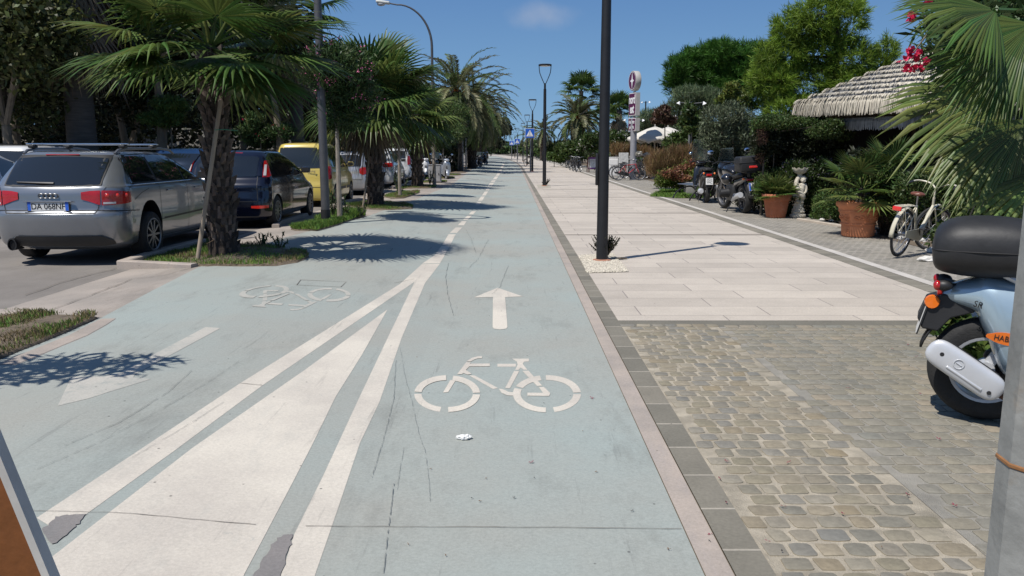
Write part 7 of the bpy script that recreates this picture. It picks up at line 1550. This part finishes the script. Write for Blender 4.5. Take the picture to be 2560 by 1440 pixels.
def scooter(label, x, y, hd, col, group=None, r=.285, case=None, screen=0, plate_t=None, lean=0, detail=0, pscale=1.0, square=False):
    t = thing('scooter', label, 'scooter', (x, y, .02), hd, group); t.rotation_euler = (lean, 0, hd)
    mwheel(t, -.12, r, .12, mat=m_silv if detail else None); mwheel(t, 1.20, r, .11, turn=.12, mat=m_silv if detail else None)
    m = loft([(-.38, .67, .71, .05), (-.31, .645, .76, .10), (-.2, .61, .80, .14), (-.17, .55, .825, .155), (-.125, .46, .825, .172), (-.085, .36, .82, .183), (-.03, .27, .815, .188), (.09, .235, .80, .188), (.2, .235, .76, .18), (.4, .22, .70, .17), (.56, .22, .52, .16), (.72, .22, .34, .15), (.95, .22, .31, .15), (1.0, .23, .30, .10)], 26, 2.5); body = m.build('body', col, t, ang=60)
    m = loft([(.93, .24, .34, .14), (.96, .26, .70, .20), (1.02, .30, .92, .20), (1.07, .55, .96, .15), (1.12, .70, .90, .08)], 22, 2.6); m.build('leg_shield', col, t, ang=60)
    m = loft([(.0, .81, .85, .10), (.07, .80, .885, .145), (.25, .79, .905, .155), (.42, .76, .86, .14), (.62, .71, .815, .12), (.74, .68, .75, .08)], 22, 2.8); m.build('seat', m_blkm, t, ang=60)
    m = MB(); m.tube([(1.02, 0, .9), (1.17, 0, .5), (1.19, 0, .33)], [.03, .03, .028], 10)
    for sg in (-1, 1): m.tube([(1.15, sg*.0, .55), (1.2, sg*.07, .50), (1.20, sg*.075, r)], .018, 8)
    m.build('fork', m_dark, t); m = MB(); rows = []
    for i in range(13): a = R(lerp(-5, 150, i/12)); rows.append([(1.20+math.cos(a)*(r+.03), k*.07, r+math.sin(a)*(r+.03)-abs(k)*.025) for k in (-1, -.5, 0, .5, 1)])
    m.grid(rows); thick(m.build('front_mudguard', col, t), .006)
    m = MB(); m.tube([(.93, -.32, 1.02), (1.0, -.2, 1.05), (1.03, 0, 1.0), (1.0, .2, 1.05), (.93, .32, 1.02)], .014, 8); h = m.build('handlebar', m_dark, t)
    m = loft([(.93, .99, 1.02, .08), (.99, .93, 1.07, .14), (1.08, .93, 1.05, .12), (1.14, .96, 1.02, .06)], 18); hc = m.build('handlebar_cover', col, t, ang=60); m = MB(); m.lathe([(0, 1.155), (.05, 1.15), (.06, 1.12)], (0, 0, .99), 16, 'x'); m.build('headlight', m_clear, hc)
    for sg in (-1, 1):
        m = MB(); m.tube([(1.0, sg*.2, 1.05), (1.02, sg*.25, 1.17), (1.0, sg*.27, 1.24)], .006, 6); mm = m.build('mirror', m_dark, t); m = MB(); m.ball((1.0, sg*.28, 1.26), (.02, .055, .04), 12, 8); m.build('mirror_glass', m_mirror, mm)
        m = MB(); m.ball((-.36, sg*.13, .755), (.045, .03, .03)); m.tube([(-.30, sg*.05, .75), (-.35, sg*.11, .755)], .012, 6); i_ = m.build('rear_indicator', m_dark, t); m = MB(); m.ball((-.392, sg*.135, .755), (.022, .028, .028)); m.build('indicator_lens', m_red if detail else m_orange, i_)
    if detail:
        m = MB(); m.prism([(-.478, .56), (-.44, .67), (-.36, .70), (-.2, .70), (-.2, .61), (-.31, .57), (-.37, .49), (-.45, .50)], 'y', -.085, .085); m.build('inner_fender', m_blkm, t, smooth=False, bev=.008)
    m = MB(); m.rbox((-.375, 0, .715), (.03, .14, .06), .012); m.build('tail_light', m_red, t)
    # plate on its hanging guard
    m = MB(); rows = []
    for i in range(8): f = i/7; rows.append([(-.24-.22*math.sin(f*1.35), k*(.085-.015*f), .68-.30*f+.02*math.cos(k)) for k in (-1, 0, 1)])
    m.grid(rows); gd = m.build('rear_mudguard', m_blkm, t); thick(gd, .012)
    p = MB(); p.mat(0).box((0, 0, 0), (.178*pscale, .006, .178*pscale)); p.mat(1).box((0, .005, 0), (.19*pscale, .008, .19*pscale)); po = p.build('number_plate', [m_platew, m_dark], t, smooth=False); po.location = (-.455, 0, .56); po.rotation_euler = (R(-14), 0, R(-90))
    if plate_t:
        for k, s_ in enumerate(plate_t): text_mesh(s_, .085, m_ink, 'plate_lettering', po, .001, basis((0, -.005, .04-.075*k), (1, 0, 0), (0, 0, 1)), sx=.8)
    if not plate_t: po.data.materials[0] = m_platew
    # engine, exhaust
    m = MB(); m.rbox((.16, .05, .26), (.42, .16, .16), .05); m.rbox((.02, .10, .29), (.3, .07, .18), .05); m.tube([(.28, -.05, .22), (.2, -.08, .30), (.22, -.09, .38)], .05, 10)
    for k in range(6): m.box((.16+.022*k, -.06, .33), (.007, .13, .12))
    m.build('engine', m_dark, t)
    e0, e1 = Vector((-.37, -.19, .41)), Vector((-.085, -.17, .225)); dx = (e1-e0); m = MB(); L_ = dx.length; ax_ = dx.normalized(); up_ = Vector((0, 1, 0)).cross(ax_)*-1; mt = Matrix.Identity(3); mt.col[0] = ax_; mt.col[1] = Vector((0, 1, 0)); mt.col[2] = ax_.cross(Vector((0, 1, 0)))
    m.rbox((0, 0, 0), (L_+.04, .09, .15), .055); m.v = [tuple(mt@Vector(v)+(e0+e1)/2+Vector((0, .025, 0))) for v in m.v]; ex = m.build('exhaust', m_dark, t)
    m = loft([(-L_/2-.045, -.02, .02, .008), (-L_/2-.03, -.052, .052, .022), (-L_/2+.01, -.072, .072, .030), (-L_*.2, -.076, .076, .034), (L_*.2, -.076, .076, .034), (L_/2-.01, -.072, .072, .030), (L_/2+.03, -.052, .052, .022), (L_/2+.045, -.02, .02, .008)], 28, 2.9, y0=-.022) if detail else MB()
    if not detail: m.prism([(sg_*(L_/2-.04)+.072*math.cos(a)*1.0, .074*math.sin(a)) for sg_, a in [(1, R(-90+15*k)) for k in range(13)]+[(-1, R(90+15*k)) for k in range(13)]], 'y', -.048, -.012)
    m.rbox((.02, -.052, -.035), (L_*.62, .014, .018), .007); m.v = [tuple(mt@Vector(v)+(e0+e1)/2) for v in m.v]; c = m.build('heat_shield', m_silv, ex, ang=60)
    if detail:
        for (u, v_) in ((-.14, .005), (.04, .02), (.16, -.025)):
            m = MB(); m.lathe([(0, -.055), (.011, -.055), (.013, -.045)], (u, 0, v_), 12, 'y'); m.v = [tuple(mt@Vector(q_)+(e0+e1)/2) for q_ in m.v]; m.build('screw', m_dark, c)
        m = MB(); m.tube([(-.045+.026*math.cos(a), -.0575, .012+.026*math.sin(a)) for a in [2*math.pi*i/14 for i in range(14)]], .003, 5, closed=True); m.tube([(-.06, -.0575, .012), (-.03, -.0575, .012)], .004, 5); m.v = [tuple(mt@Vector(q_)+(e0+e1)/2) for q_ in m.v]; m.build('embossed_mark', m_silv, c)
    m = MB(); m.tube(smooth_curve([e1+Vector((.0, .0, -.01)), (.05, -.15, .15), (.2, -.12, .13), (.33, -.04, .2)], 4), .022, 8); m.build('exhaust_pipe', m_rust, t)
    m = MB(); m.tube([(.0, .09, r), (-.08, .1, .45), (-.1, .1, .62)], .022, 8); m.tube([(.02, -.10, r+.02), (-.05, -.10, .5)], [.028, .018], 8); m.build('shock_absorber', m_silv, t)
    m = MB(); m.tube([(.35, .08, .2), (.25, .15, .02), (.22, .15, .015)], .01, 6); m.tube([(.35, -.08, .2), (.25, -.15, .02)], .01, 6); m.build('stand', m_dark, t)
    m = MB(); m.tube(smooth_curve([(-.02, .13, .80), (-.16, .13, .86), (-.28, .08, .86), (-.30, 0, .86), (-.28, -.08, .86), (-.16, -.13, .86), (-.02, -.13, .80)], 4), .016, 8); m.rbox((-.16, 0, .855), (.26, .2, .02), .01); m.build('grab_rail', m_silv if detail else m_dark, t)
    if case: topcase(t, *case)
    if screen:
        m = MB(); rows = []
        for k in range(9): z = k/8; rows.append([(1.10-.25*z*screen*.5-.08*(abs(u)**2)*(1), u*.27*(1-.35*abs(z-.45)), 1.02+screen*z) for u in [-1+.2*i for i in range(11)]])
        m.grid(rows); thick(m.build('windscreen', m_screen, t), .004)
    return t
SX, SY2 = at(2450, 1055).x+.12*math.cos(R(-27)), at(2450, 1055).y+.12*math.sin(R(-27))
ts = scooter('pale blue scooter with a big black top box and silver exhaust at the right edge', SX, SY2, R(-27), m_sblu, None, .29, (-.16, .80, .54, .48, .33), 0, None, R(0), 1)
m = MB(); m.prism([(.098*math.cos(a)*(1 if abs(math.cos(a)) < .95 else 1.12), .034*math.sin(a)) for a in [2*math.pi*i/24 for i in range(24)]], 'z', 0, .006); b_ = m.build('badge', m_orange, ts, smooth=False)
bm_ = basis((-.035, -.1845, .50), (1, -.06, -.10), (.10, -.10, 1)); b_.data.transform(bm_)
text_mesh('HABANA', .042, m_ink, 'badge_lettering', b_, .001, bm_@Matrix.Translation((0, 0, .008)), sx=.85)
text_mesh('SR', .05, m_ink, 'side_lettering', ts, .0008, basis((-.19, -.150, .665), (1, -.12, -.25), (.25, -.25, 1)), sx=.9)
m = MB(); m.lathe([(0, -.105), (.035, -.104), (.04, -.09)], (-.41, 0, .655), 14, 'y'); m.build('side_reflector', m_orange, ts)
# scooter with the tall screen, seen from behind
q = at(1766, 508)
tq = scooter('black scooter with a tall windscreen parked beside the bench, seen from behind', q.x, q.y+.1, R(86), m_blkp, 'two-wheelers parked by the garden', .27, None, .62, ('X23', 'YMC'), 0, 0)
m = MB(); m.lathe([(0, -.40), (.05, -.40), (.075, -.33), (.075, -.2), (.05, -.12)], (.05, .17, .30), 14, 'x'); m.build('silencer', m_silv, tq)
tq.scale = (1.1, 1.1, 1.1)
# touring motorcycle
q = at(1866, 535); hdg = R(93)
t = thing('motorcycle', 'large black touring motorcycle with a black top box and a helmet hanging at its side', 'motorcycle', (q.x-.0, q.y+.08, .02), hdg, 'two-wheelers parked by the garden'); t.rotation_euler = (R(-4), 0, hdg); t.scale = (1.08, 1.08, 1.08)
mwheel(t, 0, .32, .17, .70, 5, m_alloy, sp=.03); mwheel(t, 1.50, .32, .12, .72, 5, m_alloy, .15, sp=.03)
for nm, st, mt_ in (('tank', [(.55, .80, .92, .10), (.70, .78, 1.02, .17), (.95, .76, 1.06, .19), (1.15, .75, 1.0, .15), (1.25, .78, .92, .08)], m_blkp), ('seat', [(-.15, .80, .87, .11), (0, .78, .90, .15), (.3, .74, .86, .16), (.5, .72, .82, .14), (.64, .76, .86, .10)], m_blkm), ('tail', [(-.32, .74, .80, .06), (-.2, .68, .82, .10), (.1, .60, .78, .12), (.4, .52, .74, .12)], m_blkp), ('front_fairing', [(1.05, .60, 1.0, .16), (1.2, .62, 1.10, .20), (1.38, .72, 1.12, .18), (1.50, .80, 1.02, .10), (1.56, .85, .95, .04)], m_blkp)): loft(st, 22, 2.5).build(nm, mt_, t, ang=60)
m = MB(); m.rbox((.68, 0, .42), (.48, .30, .38), .06)
for sg in (-1, 1): m.tube([(.72, sg*.12, .42), (.72, sg*.36, .42)], [.11, .085], 12); m.rbox((.72, sg*.36, .42), (.16, .04, .17), .03)
m.build('engine', m_dark, t); m = MB(); m.tube([(0, .1, .32), (.4, .1, .38)], .045, 10); m.tube([(0, -.1, .32), (.45, -.1, .42)], .03, 10); m.build('swing_arm', m_alloy, t)
m = MB(); m.tube([(-.20, .17, .42), (.15, .17, .36), (.42, .15, .26)], [.062, .062, .035], 14); m.build('exhaust', m_silv, t)
for sg in (-1, 1): m = MB(); m.tube([(1.20, sg*.09, 1.0), (1.50, sg*.09, .32)], .026, 10); m.build('fork_leg', m_alloy, t)
m = MB(); m.tube([(.98, .42, 1.08), (1.08, .25, 1.12), (1.14, 0, 1.08), (1.08, -.25, 1.12), (.98, -.42, 1.08)], .014, 8); m.build('handlebar', m_dark, t)
m = MB(); rows = []
for k in range(7): z = k/6; rows.append([(1.40-.16*z-.06*u*u, u*.20*(1-.25*z), 1.06+.36*z) for u in [-1+.25*i for i in range(9)]])
m.grid(rows); thick(m.build('windscreen', m_screen, t), .004)
for sg in (-1, 1):
    m = MB(); m.tube([(1.06, sg*.3, 1.12), (1.08, sg*.38, 1.24), (1.06, sg*.42, 1.32)], .007, 6); mm = m.build('mirror', m_dark, t); m = MB(); m.ball((1.06, sg*.43, 1.35), (.025, .075, .05), 12, 8); m.build('mirror_glass', m_mirror, mm)
    m = MB(); m.ball((-.33, sg*.14, .77), (.04, .035, .025)); m.build('rear_indicator', m_orange, t)
m = MB(); m.mat(0).rbox((-.30, 0, 1.08), (.42, .54, .33), .05); m.mat(1).rbox((-.30, 0, 1.115), (.435, .555, .025), .01); c = m.build('top_case', [m_blkm, m_trim], t); m = MB(); m.rbox((-.515, -.02, 1.02), (.012, .18, .05), .005); m.build('case_reflector', m_redl, c)
m = MB(); m.tube([(-.3, 0, .80), (-.3, 0, .92)], .05, 8); m.rbox((-.25, 0, .90), (.4, .22, .03), .01); m.build('case_rack', m_dark, t)
m = MB(); m.rbox((-.36, 0, .74), (.03, .16, .05), .012); m.build('tail_light', m_red, t)
m = loft([(-.55, .38, .42, .07), (-.46, .34, .56, .09), (-.36, .45, .68, .10), (-.25, .60, .72, .10)], 16, 3); m.build('rear_mudguard', m_blkm, t)
p = MB(); p.mat(0).box((0, 0, 0), (.20, .006, .17)); p.mat(2).box((-.078, -.004, .0), (.036, .003, .165)); p.mat(2).box((.085, -.004, .0), (.025, .003, .165)); p.mat(1).box((0, .005, 0), (.215, .008, .185)); po = p.build('number_plate', [m_platew, m_dark, m_plateb], t, smooth=False); po.location = (-.56, 0, .60); po.rotation_euler = (R(-12), 0, R(-90))
for k, s_ in enumerate(('EC', '52341')): text_mesh(s_, .085, m_ink, 'plate_lettering', po, .001, basis((.0, -.007, .04-.078*k), (1, 0, 0), (0, 0, 1)), sx=.72)
m = MB(); m.tube([(.45, .12, .3), (.40, .30, .02)], .012, 6); m.build('side_stand', m_dark, t)
for sg in (-1, 1): m = MB(); rows = []; 
m = MB(); rows = []
for i in range(12): a = R(lerp(10, 150, i/11)); rows.append([(1.5+math.cos(a)*.36, k*.075, .32+math.sin(a)*.36-abs(k)*.02) for k in (-1, -.5, 0, .5, 1)])
m.grid(rows); thick(m.build('front_mudguard', m_blkp, t), .006)
hm = aty(1817, 448, q.y+.1); th_ = thing('helmet', 'glossy black helmet hanging from the left side of the motorcycle', 'helmet', hm); m = MB(); m.ball((0, 0, 0), (.135, .16, .135), 20, 14); m.build('shell', m_blkp, th_); m = MB(); m.tube([(.07*math.cos(a)+.05, -.135, .02+.05*math.sin(a)) for a in [R(-60+12*i) for i in range(11)]], .008, 6); m.build('visor_edge', m_dark, th_)
# left side two-wheelers
q = at(1110, 446, .1); scooter('silver scooter with a raised blue tinted mirror beside the grey cabinet', q.x, q.y, R(-78), m_silp, 'two-wheelers parked on the left', .27, None, .0, None)
q = at(1089, 440, .1); scooter('dark scooter half hidden behind the silver one', q.x-.2, q.y+1.2, R(-80), m_blkp, 'two-wheelers parked on the left', .27, None, .35, None)
for i, (px, py, lb) in enumerate(((1193, 417, 'black scooter nearest in the distant left group'), (1186, 414, 'second black scooter in the distant left group'), (1200, 411, 'third black scooter in the distant left group'))):
    q = at(px, py, .1); scooter(lb, q.x, q.y, R(-75+8*i), m_blkp, 'two-wheelers parked on the left', .27, (-.04, .86, .4, .4, .28) if i == 0 else None, .3, None)
q = at(1066, 445, .05); scooter('white faced scooter between the white off-roader and the cabinet', q.x, q.y, R(-85), m_swhite, 'two-wheelers parked on the left', .27, None, .0, None)
# ================================================================ BENCH
m_slat = M('grey_blue_slats', (.14, .17, .22), .45, metal=.4, var=.12)
q = at(1720, 501); t = thing('bench', 'black metal bench with curved legs and blue grey seat slats beside the black scooter', 'bench', (q.x+.25, q.y+.35, .015), R(-78))
sts = []
for k in range(7): y_ = -.2+.065*k; m = MB(); m.rbox((0, y_, .44+.004*k), (1.5, .045, .018), .006); sts.append(m)
mm = MB()
for s_ in sts: mm.add(s_.v, s_.f)
mm.build('seat', m_slat, t)
mm = MB()
for k in range(8): z = .52+.058*k; mm.rbox((0, .26+.035*k, z), (1.5, .018, .038), .006)
mm.build('backrest', m_blackm, t)
for x_ in (-.62, .62):
    m = MB(); m.tube(smooth_curve([(x_, -.42, .0), (x_, -.30, .20), (x_, -.05, .34), (x_, .20, .36), (x_, .34, .22), (x_, .42, .0)], 4), .024, 8); m.tube(smooth_curve([(x_, -.22, .42), (x_, .15, .43), (x_, .28, .55), (x_, .50, .98)], 4), .018, 8); m.build('leg', m_blackm, t)
m = MB(); q = at(1722, 490); m.rbox((q.x+.25, q.y+.5, .22), (.55, .55, .44), .02); tag(m.build('concrete_block', M('concrete_block', (.26, .25, .24), .9, var=.15)), 'low grey concrete block behind the bench', 'block')
# ================================================================ FOREGROUND POLE, ORANGE BARRIER, LITTER
m_galv = M('weathered_galvanised_steel', (.25, .25, .235), .6, metal=.1, var=.3, scale=4, bump=.25, bscale=40, dirt=((.22, .13, .055), 2.4, .54, .72, .7))
cxp, cyp = 1.205, 1.75; t = thing('metal_post', 'weathered grey steel post with a rusty ring, cut by the right edge of the photo', 'post', (cxp, cyp, 0)); m = MB(); m.lathe([(.104, 0), (.101, .9), (.097, 1.8), (.092, 3.2), (0, 3.2)], n=10, rot=Matrix.Rotation(.2, 3, 'Z')); m.build('pole', m_galv, t, ang=20)
zr_ = aty(2540, 1195, 1.66).z; m = MB(); m.lathe([(.101, zr_-.006), (.1045, zr_-.003), (.1045, zr_+.003), (.101, zr_+.006)], n=10, rot=Matrix.Rotation(.2, 3, 'Z')); m.build('rust_ring', M('rust', (.26, .12, .045), .9, var=.4, scale=20), t)
m = MB(); m.lathe([(.13, 0), (.13, .03), (.11, .05)], n=16); m.build('base_collar', m_galv, t)
m_orb = M('orange_barrier', (.20, .07, .018), .55, var=.28, scale=7, bump=.2, dirt=((.16, .06, .03), 6, .52, .72, .6)); 
Yb = 1.15; P0 = aty(-45, 1070, Yb); P1 = aty(112, 1450, Yb); dd = (P1-P0).normalized(); P2 = P0+dd*1.15; P_1 = P0-dd*.28
t = thing('orange_barrier', 'orange brown painted barrier board with a grey edge at the bottom left corner', 'barrier', (0, 0, 0)); m = MB(); m.prism([(P_1.x, P_1.z), (P2.x, P2.z), (P2.x-.75, P2.z), (P_1.x-.75, P_1.z)], 'y', Yb, Yb+.012); m.build('board', m_orb, t, smooth=False)
nn_ = Vector((-dd.z, 0, dd.x)); nn_ = nn_ if nn_.x > 0 else -nn_; m = MB(); e_ = nn_*.012; m.prism([(P_1.x, P_1.z), (P_1.x+e_.x, P_1.z+e_.z), (P2.x+e_.x, P2.z+e_.z), (P2.x, P2.z)], 'y', Yb-.004, Yb+.018); m.build('edge_strip', M('grey_edge', (.50, .48, .44), .6, var=.2), t, smooth=False)
m = MB(); m.box((P2.x-.55, Yb+.01, P2.z/2), (.06, .04, max(.02, P2.z))); m.build('leg', m_dark, t, smooth=False)
q = at(1161, 1102); bm = bmesh.new(); bmesh.ops.create_icosphere(bm, subdivisions=4, radius=1)
for v in bm.verts: f = 1+.45*noise.noise(v.co*2.2)+.30*noise.noise(v.co*5+Vector((4, 0, 0)))+.12*abs(noise.noise(v.co*11)); v.co = Vector((v.co.x*.030*f, v.co.y*.020*f, v.co.z*.013*f)); 
for v in bm.verts:
    if v.co.x < -.018: v.co.y *= .6; v.co.x *= 1.25
me = bpy.data.meshes.new('crumpled_tissue'); bm.to_mesh(me); bm.free(); me.materials.append(M('tissue', (.72, .72, .70), .9, var=.08, scale=60)); o = bpy.data.objects.new('crumpled_tissue', me); COL.objects.link(o); o.location = (q.x, q.y, .02); tag(o, 'crumpled white tissue lying on the bicycle path below the painted bicycle', 'litter')
m_petal = M('fallen_petal', (.20, .012, .035), .8, var=.4, island=.3); m_leafd = M('dry_leaf', (.17, .09, .04), .9, var=.4)
PT = [(1815, 1165), (1972, 1168), (1796, 1208), (1958, 1280), (2108, 1300), (2266, 1250), (2385, 1278), (1918, 1368), (1776, 1344), (1816, 1268), (1327, 1163), (2120, 980), (2302, 995), (2345, 1110), (2180, 830), (2155, 830), (2290, 900), (2270, 870), (2230, 880), (1480, 1000)]
def scatter_item(name, label, px, py, s, mat, seed, cat, group):
    q = at(px, py); rs = random.Random(seed); m = MB(); z = .026 if q.x > .9 else .014
    for k in range(rs.randint(3, 5)):
        a = rs.uniform(0, 6.28); l = s*rs.uniform(.6, 1.2); w_ = l*.35; d = Vector((math.cos(a), math.sin(a), rs.uniform(0, .6))); n_ = Vector((-d.y, d.x, .3)); c = Vector((0, 0, 0)); m.add([c, c+d*l*.5+n_*w_*.5, c+d*l+Vector((0, 0, -.001)), c+d*l*.5-n_*w_*.5+Vector((0, 0, .002))], [(0, 1, 2, 3)])
    o = m.build(name, mat, smooth=False, fix=False); o.location = (q.x, q.y, z); return tag(o, label, cat, group)
PLC = ['on the tan cobbles', 'on the grey cobbles', 'near the scooter']
for i, (px, py) in enumerate(PT):
    if px < 1500 and py > 1100: lab = 'small crimson petal lying alone on the bicycle path'
    elif i == 19: lab = 'small red petal on the pale strip beside the painted bicycle'
    else: lab = 'small fallen crimson flower lying on the cobbles'
    scatter_item('fallen_flower', lab, px, py, .016, m_petal, i, 'petal', 'crimson flowers fallen on the cobbles')
rs = random.Random(31)
for i in range(70):
    px, py = rs.uniform(300, 2280), rs.uniform(700, 1400)
    scatter_item('leaf_fragment', 'tiny dry brown leaf fragment lying on the paving', px, py, .009, m_leafd if i % 2 else m_ink, 100+i, 'leaf', 'dry leaf fragments scattered on the paving')
